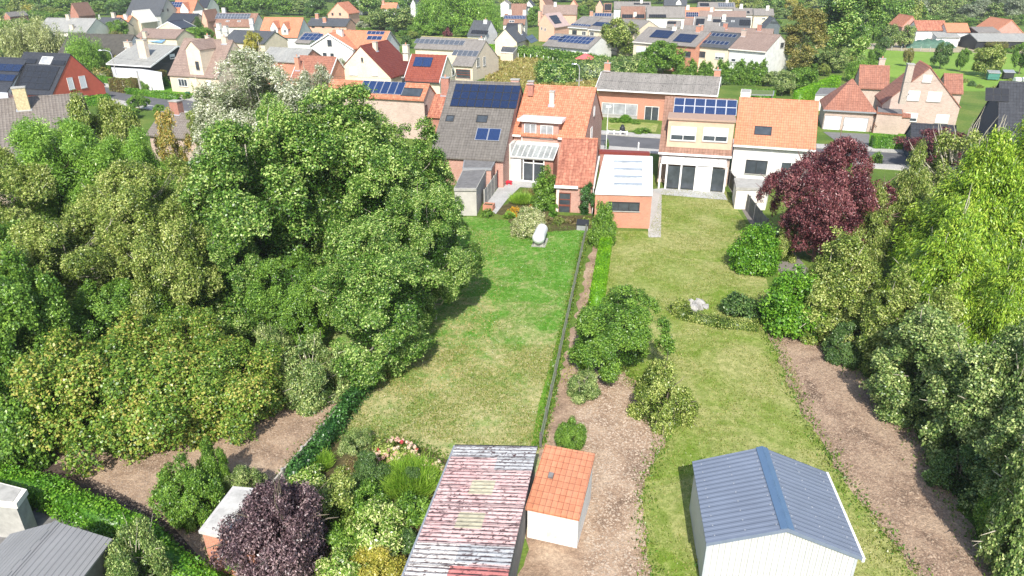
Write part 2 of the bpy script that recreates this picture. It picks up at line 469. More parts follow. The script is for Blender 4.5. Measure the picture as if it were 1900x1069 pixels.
class Wing:
    def __init__(s, h, fr, w, d, ze, zr, rv, roof=None, wall=None, zb=None, hipL=0.0, hipR=0.0, ov=0.35, so=0.15,
                 verge=None, gut=None, z0=-0.3, capmat=None, thick=0.16, endmat=None):
        s.h, s.fr, s.w, s.d, s.ze, s.zr, s.rv = h, fr, w, d, ze, zr, rv
        sf = (zr - ze) / rv
        s.zb = zb if zb is not None else (zr - sf * (d - rv) if d > rv + 0.05 else zr)
        s.ov, s.so, s.hipL, s.hipR = ov, so, hipL, hipR
        s.roofmat, s.wallmat = roof, wall
        P = fr.p; mb = MB()
        shed = d <= rv + 0.05
        rl, rr = P(hipL, rv, zr), P(w - hipR, rv, zr)
        e0, e1, b0, b1 = P(0, 0, ze), P(w, 0, ze), P(0, d, s.zb), P(w, d, s.zb)
        dn = Vector((0, 0, -thick))
        if shed:
            top = [[e0, e1, rr, rl]]
            edge = [e0, e1, rr, rl]
        else:
            top = [[e0, e1, rr, rl], [b1, b0, rl, rr]]
            if hipL > 0: top.append([b0, e0, rl])
            if hipR > 0: top.append([e1, b1, rr])
            edge = [e0, e1] + ([] if hipR > 0 else [rr]) + [b1, b0] + ([] if hipL > 0 else [rl])
        for f in top:
            mb.poly(f); mb.poly([p + dn for p in reversed(f)])
        for i in range(len(edge)):
            a, b = edge[i], edge[(i + 1) % len(edge)]
            mb.poly([a + dn, b + dn, b, a])
        s.roof = mb.build('roof', roof, h.root)
        if not shed:   # ridge caps
            m = MB(); hw = 0.13; n = max(2, int((w - hipL - hipR) / 0.42))
            for i in range(n):
                u0 = hipL + (w - hipL - hipR) * i / n; u1 = hipL + (w - hipL - hipR) * (i + 1) / n
                k = 0.012 if i % 2 else 0.0
                zz = zr + 0.055 + k; sl = hw * max(sf, 0.2)
                A = [P(u0, rv - hw, zr - sl + 0.03), P(u0, rv, zz), P(u0, rv + hw, zr - sl + 0.03)]
                B = [P(u1, rv - hw, zr - sl + 0.03), P(u1, rv, zz), P(u1, rv + hw, zr - sl + 0.03)]
                m.poly([A[0], B[0], B[1], A[1]]); m.poly([A[1], B[1], B[2], A[2]]); m.poly([A[2], A[1], A[0]]); m.poly([B[0], B[1], B[2]])
            m.build('ridge_cap', capmat or roof, h.root)
        # walls
        t = thick * 0.55
        zf = lambda v: (ze + sf * v if v <= rv else zr - (zr - s.zb) * (v - rv) / (d - rv)) - t
        u0, u1, v0, v1 = so, w - so, min(ov, d * .2), d - min(ov, d * .2)
        s.u0, s.u1, s.v0, s.v1 = u0, u1, v0, v1
        mb = MB()
        q = lambda u, v, z: P(u, v, z)
        zt0, zt1 = zf(v0), zf(v1)
        if hipL or hipR: zt0 = min(zt0, ze + 0.05); zt1 = min(zt1, s.zb + 0.05)
        mb.poly([q(u0, v0, z0), q(u1, v0, z0), q(u1, v0, zt0), q(u0, v0, zt0)])
        mb.poly([q(u1, v1, z0), q(u0, v1, z0), q(u0, v1, zt1), q(u1, v1, zt1)])
        for (u, hip, flip) in ((u0, hipL, True), (u1, hipR, False)):
            pts = [q(u, v0, z0), q(u, v1, z0), q(u, v1, zt1)]
            if not hip and not shed: pts.append(q(u, rv, zr - t))
            pts.append(q(u, v0, zt0))
            if flip: pts.reverse()
            mb.poly(pts)
        if wall: s.wall = mb.build('wall', wall, h.root)
        if verge:
            for (u, hip, sg) in ((0, hipL, -1), (w, hipR, 1)):
                if hip: continue
                mb = MB()
                ua, ub = (u - 0.05, u + 0.04) if sg < 0 else (u - 0.04, u + 0.05)
                runs = [((0, ze), (rv, zr))] + ([] if shed else [((rv, zr), (d, s.zb))])
                for (va, za), (vb, zb_) in runs:
                    mb.prism([P(ua, va, za - 0.24), P(ub, va, za - 0.24), P(ub, vb, zb_ - 0.24), P(ua, vb, zb_ - 0.24)],
                             [P(ua, va, za + 0.035), P(ub, va, za + 0.035), P(ub, vb, zb_ + 0.035), P(ua, vb, zb_ + 0.035)])
                mb.build('verge_board', verge, h.root)
        if gut:
            mb = MB(); mb.box(fr, -0.02, w + 0.02, -0.1, -0.003, ze - 0.22, ze - 0.02)
            mb.build('gutter', gut, h.root)
    def plane(s, f):
        fr = s.fr; Z = Vector((0, 0, 1))
        if f == 'SF':
            vd = (fr.ey * s.rv + Z * (s.zr - s.ze)).normalized(); return (fr.p(0, 0, s.ze), fr.ex, vd, fr.ex.cross(vd))
        if f == 'SB':
            vd = (-fr.ey * (s.d - s.rv) + Z * (s.zr - s.zb)).normalized(); return (fr.p(s.w, s.d, s.zb), -fr.ex, vd, (-fr.ex).cross(vd))
        if f == 'F': return (fr.p(0, s.v0, 0), fr.ex, Z, -fr.ey)
        if f == 'B': return (fr.p(s.w, s.v1, 0), -fr.ex, Z, fr.ey)
        if f == 'R': return (fr.p(s.u1, 0, 0), fr.ey, Z, fr.ex)
        if f == 'L': return (fr.p(s.u0, s.d, 0), -fr.ey, Z, -fr.ex)
    def uv(s, f, px, py):
        pl = s.plane(f); h = hit(px, py, pl[0], pl[3]) - pl[0]
        return h.dot(pl[1]), h.dot(pl[2])
    def win(s, f, x0, y0, x1, y1, kind='w', cols=2, name=None):
        return window(s.h.root, s.plane(f), x0, y0, x1, y1, kind, cols, name)
    def solar(s, f, x0, y0, x1, y1, cols, rows, kind='deep', gap=0.03, skip=(), asp=None):
        pl = s.plane(f)
        ym = (y0 + y1) / 2
        a0, b1 = s.uv(f, x0, y0); a1, b0 = s.uv(f, x1, y1)
        if a1 < a0: a0, a1 = a1, a0
        mc, fm = {'deep': (CELL_DEEP, DARKP), 'blue': (CELL_BLUE, ALU), 'black': (CELL_BLK, DARKP), 'grey': (CELL_GREY, ALU), 'bluedark': (CELL_BLUE, DARKP), 'deeplight': (CELL_DEEP, ALU)}[kind]
        cw, rh = (a1 - a0) / cols, (b1 - b0) / rows
        for i in range(cols):
            for j in range(rows):
                if (i, j) in skip: continue
                m = MB()
                u0, u1, w0, w1 = a0 + i * cw + gap / 2, a0 + (i + 1) * cw - gap / 2, b0 + j * rh + gap / 2, b0 + (j + 1) * rh - gap / 2
                slab(m, pl, u0, u1, w0, w1, 0.05, 0.10, fm)
                e = 0.035 if fm is DARKP else 0.05
                slab(m, pl, u0 + e, u1 - e, w0 + e, w1 - e, 0.09, 0.108, mc)
                m.build('solar_panel', None, s.h.root)
    def chimney(s, f, px, py, w=0.8, d=0.6, h=1.3, mat=None, pot=True, cap=CONC):
        pl = s.plane(f); p = hit(px, py, pl[0], pl[3])
        fr = Fr(p, s.fr.a if f in ('SF', 'SB') else s.fr.a)
        m = MB(); m.box(fr, -w / 2, w / 2, 0, d, p.z - 1.2, p.z + h)
        c = m.build('chimney', mat or s.wallmat, s.h.root)
        m = MB(); m.box(fr, -w / 2 - .06, w / 2 + .06, -.06, d + .06, p.z + h + .002, p.z + h + .12)
        m.build('cap', cap, c)
        if pot:
            m = MB(); m.tube([fr.p(0, d / 2, p.z + h + .1), fr.p(0, d / 2, p.z + h + .45)], [.13, .1], 8)
            m.build('pot', BR_ORG if pot is True else pot, c)
        m = MB(); m.box(fr, -w / 2 - .1, w / 2 + .1, -.1, d * .5, p.z - .02, p.z + .03)
        m2 = MB(); slab(m2, (p, pl[1], pl[2], pl[3]), -w / 2 - .12, w / 2 + .12, -.18, .25, -.02, .035)
        m2.build('flashing', ALU, c)
        return c
    def dormer(s, x0, x1, ybase, h, apex_up=0.9, wall=None, roof=None, over=0.15, win=None, winkind='w', flat=False, cols=2, f='SF', verge=None):
        """gabled or flat dormer whose front wall stands on the slope at photo row ybase"""
        pl = s.plane(f)
        a = hit(x0, ybase, pl[0], pl[3]); b = hit(x1, ybase, pl[0], pl[3])
        ex = pl[1]; n0 = Vector((pl[3].x, pl[3].y, 0)).normalized(); ey = -n0
        w = (b - a).dot(ex)
        slope = math.tan(math.asin(pl[2].z))
        z0 = a.z - 0.3; zt = a.z + h
        L = lambda z: max(0.3, (z - a.z) / slope)
        o = Vector((a.x, a.y, 0))
        q = lambda u, v, z: o + ex * u + ey * v + Vector((0, 0, z))
        m = MB()
        if flat:
            dep = L(zt) + 0.3
            m.prism([q(0, 0, z0), q(w, 0, z0), q(w, dep, z0), q(0, dep, z0)], [q(0, 0, zt), q(w, 0, zt), q(w, dep, zt), q(0, dep, zt)])
            d = m.build('dormer', wall or s.wallmat, s.h.root)
            m = MB(); m.prism([q(-over, -over * 1.6, zt + .003), q(w + over, -over * 1.6, zt + .003), q(w + over, dep + .3, zt + .003), q(-over, dep + .3, zt + .003)],
                              [q(-over, -over * 1.6, zt + .2), q(w + over, -over * 1.6, zt + .2), q(w + over, dep + .3, zt + .2), q(-over, dep + .3, zt + .2)])
            m.build('roof', roof or WHITE, d)
        else:
            za = zt + apex_up; dep = L(zt); depA = L(za) + 0.2
            m.poly([q(0, 0, z0), q(w, 0, z0), q(w, 0, zt), q(w / 2, 0, za - .03), q(0, 0, zt)])
            m.poly([q(w, 0, z0), q(w, dep, z0), q(w, dep, zt), q(w, 0, zt)])
            m.poly([q(0, dep, z0), q(0, 0, z0), q(0, 0, zt), q(0, dep, zt)])
            d = m.build('dormer', wall or s.wallmat, s.h.root)
            m = MB()
            k = apex_up / (w / 2)
            for sg in (-1, 1):
                e = w / 2 + over
                ze = za - k * e
                A = [q(w / 2, -over, za), q(w / 2 + sg * e, -over, ze), q(w / 2 + sg * e, dep + .1, ze), q(w / 2, depA, za)]
                Bm = [p + Vector((0, 0, .1)) for p in A]
                if sg > 0: m.prism(A, Bm)
                else: m.prism(list(reversed(A)), list(reversed(Bm)))
            m.build('roof', roof or s.roofmat, d)
        if win:
            plw = (q(0, 0, 0), ex, Vector((0, 0, 1)), n0)
            for wx in (win if isinstance(win, list) else [win]): window(d, plw, *wx, winkind, cols)
        return d

def window(parent, pl, x0, y0, x1, y1, kind='w', cols=2, name=None, uvrect=None):
    o, ud, vd, n = pl
    if uvrect: a0, a1, b0, b1 = uvrect
    else:
        h0 = hit(x0, y0, o, n) - o; h1 = hit(x1, y1, o, n) - o
        a0, b1 = h0.dot(ud), h0.dot(vd); a1, b0 = h1.dot(ud), h1.dot(vd)
    if a1 < a0: a0, a1 = a1, a0
    if b1 < b0: b0, b1 = b1, b0
    far = (o - EYE).length > 170
    fm = {'d': DARKP, 'brown': plain('brown_paint', (0.19, 0.06, 0.04), 0.4, .2), 'garage': GREYP}.get(kind, WHITE)
    e = 0.07
    m = MB()
    slab(m, pl, a0, a0 + e, b0, b1, -.02, .06); slab(m, pl, a1 - e, a1, b0, b1, -.02, .06)
    slab(m, pl, a0 + e, a1 - e, b0, b0 + e, -.02, .06); slab(m, pl, a0 + e, a1 - e, b1 - e, b1, -.02, .06)
    split = b1 - e
    if kind == 'hs': split = b0 + (b1 - b0) * .38
    if kind in ('w', 'd', 'cur', 'hs', 'brown') and cols > 1:
        for i in range(1, cols):
            c = a0 + (a1 - a0) * i / cols
            slab(m, pl, c - .035, c + .035, b0 + e, split, -.02, .05)
    if kind == 'brown': slab(m, pl, a0 + e, a1 - e, b0 + (b1 - b0) * .36, b0 + (b1 - b0) * .44, -.02, .05); slab(m, pl, a0 + e, a1 - e, b0 + (b1 - b0) * .66, b0 + (b1 - b0) * .7, -.02, .05)
    fo = m.build(name or ('door' if kind in ('garage', 'door') else 'window'), fm, parent)
    m = MB()
    if kind in ('sh', 'garage', 'door', 'white'):
        nrow = max(3, int((b1 - b0 - 2 * e) / (0.5 if kind == 'garage' else 0.16)))
        if kind == 'white': nrow = 1
        for i in range(nrow):
            c0 = b0 + e + (b1 - b0 - 2 * e) * i / nrow; c1 = b0 + e + (b1 - b0 - 2 * e) * (i + 1) / nrow
            slab(m, pl, a0 + e + .002, a1 - e - .002, c0 + .006, c1 - .006, 0, .04)
        m.build('shutter' if kind == 'sh' else 'leaf_panel', SHUT, fo)
    else:
        slab(m, pl, a0 + e + .002, a1 - e - .002, b0 + e + .002, split, .002, .018)
        m.build('pane', GLASSL if kind == 'cur' else GLASS, fo)
        if kind == 'hs':
            m = MB()
            for i in range(6):
                c0 = split + .004 + (b1 - e - split - .004) * i / 6
                c1 = split + (b1 - e - split) * (i + 1) / 6
                slab(m, pl, a0 + e + .002, a1 - e - .002, c0, c1 - .01, 0, .055)
            m.build('shutter', SHUT, fo)
    if not far and abs(vd.z) > .95:
        m = MB(); slab(m, pl, a0 - .06, a1 + .06, b0 - .09, b0 - .004, 0, .10); m.build('sill', CONC, fo)
    return fo

def flatroof(h, pts, z, wallmat, roofmat=CONCD, trim=WHITE, z0=-.2, th=.25, inset=.12, name='roof'):
    """flat-roofed volume under four photo points lying at height z"""
    P = [G(*p, z) if not isinstance(p, Vector) else p for p in pts]
    c = sum(P, Vector((0, 0, 0))) / len(P)
    h.mk(c)
    up = lambda p, zz: Vector((p.x, p.y, zz))
    Q = [p + (c - p).normalized() * inset for p in P]
    if wallmat:
        m = MB(); m.prism([up(p, z0) for p in Q], [up(p, z - th - .002) for p in Q]); m.build('wall', wallmat, h.root)
    m = MB(); m.prism([up(p, z - th) for p in P], [up(p, z) for p in P]); r = m.build('fascia', trim, h.root)
    Q2 = [p + (c - p).normalized() * .22 for p in P]
    m = MB(); m.prism([up(p, z - .05) for p in Q2], [up(p, z + .02) for p in Q2]); m.build(name, roofmat, h.root)
    return P, Q

def quadplane(a, b, z=None):
    """upright plane through two ground points, a left of b seen from its front"""
    ud = Vector((b.x - a.x, b.y - a.y, 0)).normalized()
    return (Vector((a.x, a.y, 0)), ud, Vector((0, 0, 1)), Vector((ud.y, -ud.x, 0)))

def sheet(name, pts, z, mat, label=None, cat=None, kind='structure', thick=0.0, wob=0.0, group=None):
    """a level area of ground with its own surface; wob roughens its outline"""
    P = [G(*p, 0.0) if not isinstance(p, Vector) else p.copy() for p in pts]
    if wob:
        rr = random.Random(len(pts) * 77 + int(P[0].x * 10)); out = []
        for i in range(len(P)):
            a, b = P[i], P[(i + 1) % len(P)]
            n = max(1, int((b - a).length / (wob * 2.2)))
            for k in range(n):
                q = a.lerp(b, k / n)
                d = (b - a).normalized(); nn = Vector((d.y, -d.x, 0))
                out.append(q + nn * rr.uniform(-wob, wob) * (1 if k else 0.3))
        P = out
    P = [Vector((p.x, p.y, z)) for p in P]
    c = sum(P, Vector((0, 0, 0))) / len(P)
    m = MB()
    if thick: m.prism([p - Vector((0, 0, thick)) for p in P], P)
    else: m.poly(P)
    o = m.build(name, mat)
    n = o.data.polygons[0].normal
    if not thick and n.z < 0: o.data.flip_normals()
    return tag(o, label, cat, group, kind)
# ------------------------------------------------------------------ leaves, trees, hedges
def unit(a): return a / np.maximum(np.linalg.norm(a, axis=-1, keepdims=True), 1e-9)
def leafmesh(name, pos, nrm, size, tint, mat, aspect=0.55, axis=None, fold=0.25, rng=None, core=None):
    """one small pointed leaf blade per position"""
    N = len(pos)
    r = rng.normal(size=(N, 3)) if axis is None else axis + rng.normal(size=(N, 3)) * 0.35
    a = unit(np.cross(nrm, np.cross(r, nrm)))
    b = np.cross(nrm, a)
    L = (size * rng.uniform(0.5, 1.45, N))[:, None]
    V = np.empty((N, 4, 3), dtype=np.float32)
    V[:, 0] = pos - a * L * 0.5
    V[:, 1] = pos + b * L * 0.5 * aspect + nrm * L * fold * 0.5
    V[:, 2] = pos + a * L * 0.5 - nrm * L * fold * 0.3
    V[:, 3] = pos - b * L * 0.5 * aspect + nrm * L * fold * 0.5
    V = V.reshape(-1, 3)
    T = np.repeat(tint.astype(np.float32), 4, axis=0)
    nv, nq = len(V), N
    F = np.arange(N * 4, dtype=np.int32)
    if core is not None:
        cv, cf = core
        V = np.vstack([V, np.asarray(cv, dtype=np.float32)])
        T = np.vstack([T, np.tile([[0.05, 0.05]], (len(cv), 1)).astype(np.float32)])
        F = np.concatenate([F, np.asarray(cf, dtype=np.int32).ravel() + nv]); nq += len(cf)
    me = bpy.data.meshes.new(name)
    me.vertices.add(len(V)); me.vertices.foreach_set('co', V.ravel().astype(np.float32))
    me.loops.add(len(F)); me.loops.foreach_set('vertex_index', F)
    me.polygons.add(nq); me.polygons.foreach_set('loop_start', np.arange(nq, dtype=np.int32) * 4)
    ca = me.attributes.new('tint', 'FLOAT_COLOR', 'POINT')
    rgba = np.zeros((len(V), 4), dtype=np.float32); rgba[:, 0:2] = T; rgba[:, 3] = 1
    ca.data.foreach_set('color', rgba.ravel())
    me.materials.append(mat)
    me.update(calc_edges=True)
    return me

def sphere_dirs(rng, n): return unit(rng.normal(size=(n, 3)))

def crown(name, mat, r, h, zb, seed, clumps=60, leaves=20000, leaf=0.2, rc=0.26, style='broad', droop=0.0, up=0.6, fill=0.12, aspect=0.6, irr=0.25, boughs=16):
    """leaf mesh of a crown standing over the origin; also returns the clump centres for the limbs"""
    rng = np.random.default_rng(seed)
    H = h - zb
    lob = sphere_dirs(rng, 7); la = rng.uniform(-irr, irr, 7)
    def shape(d):
        return np.clip(1 + 1.5 * (np.maximum(0, d @ lob.T) ** 4 * la).sum(1), .5, 1.5)
    if style in ('broad', 'bush', 'weep', 'dome'):
        low = style in ('bush', 'dome', 'weep')
        cen = np.array([0, 0, zb + H * (0.12 if low else 0.46)]); rad = np.array([r, r, H * (0.88 if low else 0.54)])
        if style in ('dome', 'weep'):
            d = sphere_dirs(rng, clumps * 2); d = d[d[:, 2] > -0.1][:clumps]
            k = rng.uniform(0.3, 1, len(d)) ** 0.5 * (1 + .10 * rng.normal(size=len(d)))
            cr = rc * r * rng.uniform(0.6, 1.3, len(d))
            c = cen + d * (k * shape(d))[:, None] * (rad * (1 - rc * 0.8))
        else:
            # boughs first, then the leaf clumps each bough carries
            nb = boughs
            i = np.arange(nb); zz = 1 - (i + .5) / nb * (1.05 if low else 1.72); ph = i * 2.39996 + rng.uniform(0, 6)
            bd = unit(np.stack([np.sqrt(np.clip(1 - zz ** 2, 0, 1)) * np.cos(ph), np.sqrt(np.clip(1 - zz ** 2, 0, 1)) * np.sin(ph), zz], 1) + rng.normal(size=(nb, 3)) * .2)
            bl = rng.uniform(.5, .86, nb) * shape(bd)
            bc = cen + bd * bl[:, None] * rad
            bs = rng.uniform(.22, .42, nb)
            bi = rng.integers(0, nb, clumps)
            cd = sphere_dirs(rng, clumps); cd[:, 2] *= .8; fl = cd @ np.array([0, 0, 1.0]); 
            tow = (cd * bd[bi]).sum(1) < -.35; cd[tow] *= -1
            c = bc[bi] + cd * (bs[bi] * rng.uniform(.5, 1, clumps))[:, None] * rad
            c[:, 2] = np.maximum(c[:, 2], zb * .9 + .1)
            cr = rc * r * rng.uniform(0.45, 1.1, clumps)
    elif style in ('cone', 'column', 'feather'):
        t = rng.uniform(0, 1, clumps) ** (0.8 if style != 'column' else 1)
        az = rng.uniform(0, 2 * np.pi, clumps)
        if style == 'cone': prof = (1 - t) ** 0.8
        elif style == 'feather': prof = np.clip(1 - t ** 1.7, 0.05, 1) * np.clip(0.55 + t * 3, 0, 1)
        else: prof = np.clip(np.minimum(1, 0.6 + t * 2) * (1 - t ** 5), .15, 1)
        ww = 1 + 0.35 * np.sin(az * 3 + t * 9) * irr * 2
        rr = r * prof * rng.uniform(0.55, 1, clumps) * ww
        c = np.stack([np.cos(az) * rr, np.sin(az) * rr, zb + t * H * 0.97], 1)
        cr = rc * r * rng.uniform(0.6, 1.2, clumps) * np.clip(prof + .25, .3, 1)
        cen = np.array([0, 0, zb + H * 0.35])
    w = cr ** 2; cnt = np.maximum(4, (leaves * (1 - fill) * w / w.sum()).astype(int))
    per = 8
    sci = np.repeat(np.arange(len(c)), np.maximum(2, cnt // per)); M = len(sci)
    out_s = unit(c - cen + 1e-6)[sci]
    d = sphere_dirs(rng, M)
    bad = (d * unit(out_s * 0.8 + np.array([0, 0, 0.5]))).sum(1) < -0.25
    d[bad] *= -1
    sh = rng.uniform(0.45, 1.1, M) ** 0.55 * (1 + .14 * np.maximum(0, rng.normal(size=M)))
    sp = c[sci] + d * np.array([1, 1, 0.8]) * (cr[sci] * sh)[:, None]
    si = np.repeat(np.arange(M), per); N = len(si); ci = sci[si]; out = out_s[si]
    spt = rng.uniform(0, 1, M)
    gdir = unit(d + out_s * .5 + np.array([0, 0, .3]))[si]
    sprl = rng.uniform(0, 1, N)
    pos = sp[si] + rng.normal(size=(N, 3)) * leaf * .62 + gdir * (sprl * leaf * 1.6)[:, None]
    d = unit(d[si] + rng.normal(size=(N, 3)) * .45)
    if style in ('feather', 'cone') or droop:
        s = rng.uniform(0, 1, M)[si] * .7 + sprl * .3
        oh = unit(out * np.array([1, 1, 0.0]) + 1e-6)
        pos = pos + oh * (cr[ci] * s * 0.8)[:, None] - np.array([0, 0, 1]) * (cr[ci] * s ** 2 * (0.6 + droop))[:, None]
    axis = None
    if style == 'weep':
        s = rng.uniform(0, 1, N) ** 0.8
        L = np.clip((pos[:, 2] - zb * .6) * 0.75, 0.1, None)
        strand = np.floor(rng.uniform(0, 26, N))
        ph = strand * 2.399 + ci
        off = np.stack([np.cos(ph), np.sin(ph), np.zeros(N)], 1) * (cr[ci] * ((strand % 7 + 2) / 9))[:, None]
        pos = c[ci] + off + out * np.array([1, 1, 0]) * (cr[ci] * 0.5)[:, None] - np.array([0, 0, 1]) * (s * L * ((strand % 5 + 3) / 7.5))[:, None] + rng.normal(size=(N, 3)) * 0.06
        axis = np.tile([[0, 0, -1.0]], (N, 1))
    nrm = unit(d * 0.7 + out * 0.3 + np.array([0, 0, up]) + rng.normal(size=(N, 3)) * 0.7)
    if style in ('feather', 'cone'): axis = unit(out * np.array([1, 1, .2]) - np.array([0, 0, .35 + droop]))
    tint = np.stack([rng.uniform(0, 1, N), rng.uniform(0, 1, len(c))[ci] * .55 + spt[si] * .45], 1)
    nf = int(leaves * fill)
    if nf:
        df = sphere_dirs(rng, nf) * (rng.uniform(0, 1, nf) ** .4)[:, None]
        if style in ('cone', 'column', 'feather'):
            tt = rng.uniform(0, .92, nf); pr = (1 - tt) if style != 'column' else np.ones(nf) * .8
            pf = np.stack([df[:, 0] * r * .6 * pr, df[:, 1] * r * .6 * pr, zb + tt * H], 1)
        else:
            pf = cen + df * np.array([r, r, H * .5]) * .72
        pos = np.vstack([pos, pf]); nrm = np.vstack([nrm, sphere_dirs(rng, nf)])
        tint = np.vstack([tint, rng.uniform(0, .5, (nf, 2))])
        if axis is not None: axis = np.vstack([axis, sphere_dirs(rng, nf)])
    q = np.quantile(pos[:, 2], .997); zs = (h - zb) / max(q - zb, .1)
    pos[:, 2] = np.where(pos[:, 2] > zb, zb + (pos[:, 2] - zb) * zs, pos[:, 2])
    rs = r / np.quantile(np.linalg.norm(pos[:, :2], axis=1), .965)
    pos[:, :2] *= rs; c = c.copy(); c[:, :2] *= rs; c[:, 2] = zb + (c[:, 2] - zb) * zs
    pos[:, 2] = np.maximum(pos[:, 2], 0.05)
    me = leafmesh(name, pos, nrm, leaf * np.ones(len(pos)), tint, mat, aspect, axis, rng=rng)
    return me, c

def tubemesh(name, paths, mat, n=6):
    V = []; F = []
    for pts, rad in paths:
        pts = [Vector(p) for p in pts]; base = len(V)
        for i, p in enumerate(pts):
            d = (pts[min(i + 1, len(pts) - 1)] - pts[max(i - 1, 0)]).normalized()
            a = d.cross(Vector((0.31, 0.9, 0.17))).normalized(); b = d.cross(a)
            for k in range(n):
                an = 2 * math.pi * k / n
                V.append(tuple(p + (a * math.cos(an) + b * math.sin(an)) * rad[i]))
        for i in range(len(pts) - 1):
            for k in range(n):
                j = (k + 1) % n
                F.append((base + i * n + k, base + i * n + j, base + (i + 1) * n + j, base + (i + 1) * n + k))
    me = bpy.data.meshes.new(name)
    me.from_pydata(V, [], F); me.materials.append(mat)
    me.polygons.foreach_set('use_smooth', [True] * len(F))
    return me

def trunkmesh(name, mat, h, zb, cl, seed, tr=0.2, nl=12, stems=1, twigs=0):
    rng = random.Random(seed); paths = []
    for s_ in range(stems):
        a = rng.uniform(0, 6.28); off = 0.25 * (stems > 1)
        x0, y0 = math.cos(a) * off, math.sin(a) * off
        lean = (rng.uniform(-.04, .04) * h + x0 * 3, rng.uniform(-.04, .04) * h + y0 * 3)
        P = []; R = []
        for i in range(9):
            t = i / 8
            P.append((x0 + lean[0] * t + rng.uniform(-.06, .06) * (0 < i), y0 + lean[1] * t + rng.uniform(-.06, .06) * (0 < i), -0.2 + t * h * 0.88))
            R.append(tr * (1.35 if i == 0 else 1) * (1 - t * 0.85))
        paths.append((P, R))
        idx = list(range(len(cl))); rng.shuffle(idx)
        for k in idx[:nl]:
            c = Vector(cl[k]); hz = max(zb * 0.8, min(c.z - 0.15 * h, h * 0.7)) ; t = max(0, min(1, (hz + .2) / (h * .88)))
            st = Vector(P[0]).lerp(Vector(P[8]), t); st.z = hz
            mid = st.lerp(c, 0.5) + Vector((0, 0, -0.04 * h)) + Vector((rng.uniform(-.2, .2), rng.uniform(-.2, .2), 0))
            r0 = tr * (1 - t * .8) * .55
            paths.append(([st, mid, st.lerp(c, 1.02)], [r0, r0 * .6, r0 * .2]))
    for _ in range(twigs):      # bare twigs that stick out of the leaves
        c = Vector(cl[rng.randrange(len(cl))]); o = Vector((c.x, c.y, (c.z - h * .4) * .8)).normalized()
        e = c + o * rng.uniform(.6, 1.5) + Vector((0, 0, rng.uniform(0, .6)))
        paths.append(([c - o * .8, c.lerp(e, .5) + Vector((rng.uniform(-.2, .2), rng.uniform(-.2, .2), .1)), e], [.035, .025, .008]))
    return tubemesh(name, paths, mat)

ARCH = {}
def archetype(key):
    """crown and trunk meshes shared by the trees of one sort: (crown, trunk, radius, height)"""
    if key in ARCH: return ARCH[key]
    k = dict(TREEKINDS[key]); mat = k.pop('mat'); r = k.pop('r'); h = k.pop('h'); zb = k.pop('zb'); seed = k.pop('seed')
    tm = k.pop('bark', BARK); tr = k.pop('tr', .2); nl = k.pop('nl', 8); tw = k.pop('twigs', 0); stems = k.pop('stems', 1)
    cm, cl = crown('crown', mat, r, h, zb, seed, **k)
    t = trunkmesh('trunk', tm, h, zb, cl, seed, tr, nl, stems, tw)
    ARCH[key] = (cm, t, r, h)
    return ARCH[key]

TREE_N = [0]
def put_tree(key, loc, r, h, label, name='tree', cat='tree', group=None, rot=None):
    cm, t, r0, h0 = archetype(key)
    TREE_N[0] += 1
    e = empty(name, (loc[0], loc[1], 0), label, cat, group)
    e.rotation_euler = (0, 0, rot if rot is not None else TREE_N[0] * 2.399)
    sx = r / r0; sz = h / h0
    for nm, me in (('trunk', t), ('crown', cm)):
        o = bpy.data.objects.new(nm, me); C.objects.link(o); o.parent = e; o.scale = (sx, sx, sz)
    return e
def tree(key, px, base, top, half, label, name='tree', cat='tree', group=None, rot=None):
    """a tree whose foot lies at photo point (px, base), whose top is at row top, half as wide as given"""
    p = G(px, base)
    q = at_dist(px, top, p.y)
    depth = p.y * math.cos(PITCH) + (HCAM - q.z * .6) * math.sin(PITCH)
    return put_tree(key, p, half * depth / FPX, max(0.4, q.z), label, name, cat, group, rot)

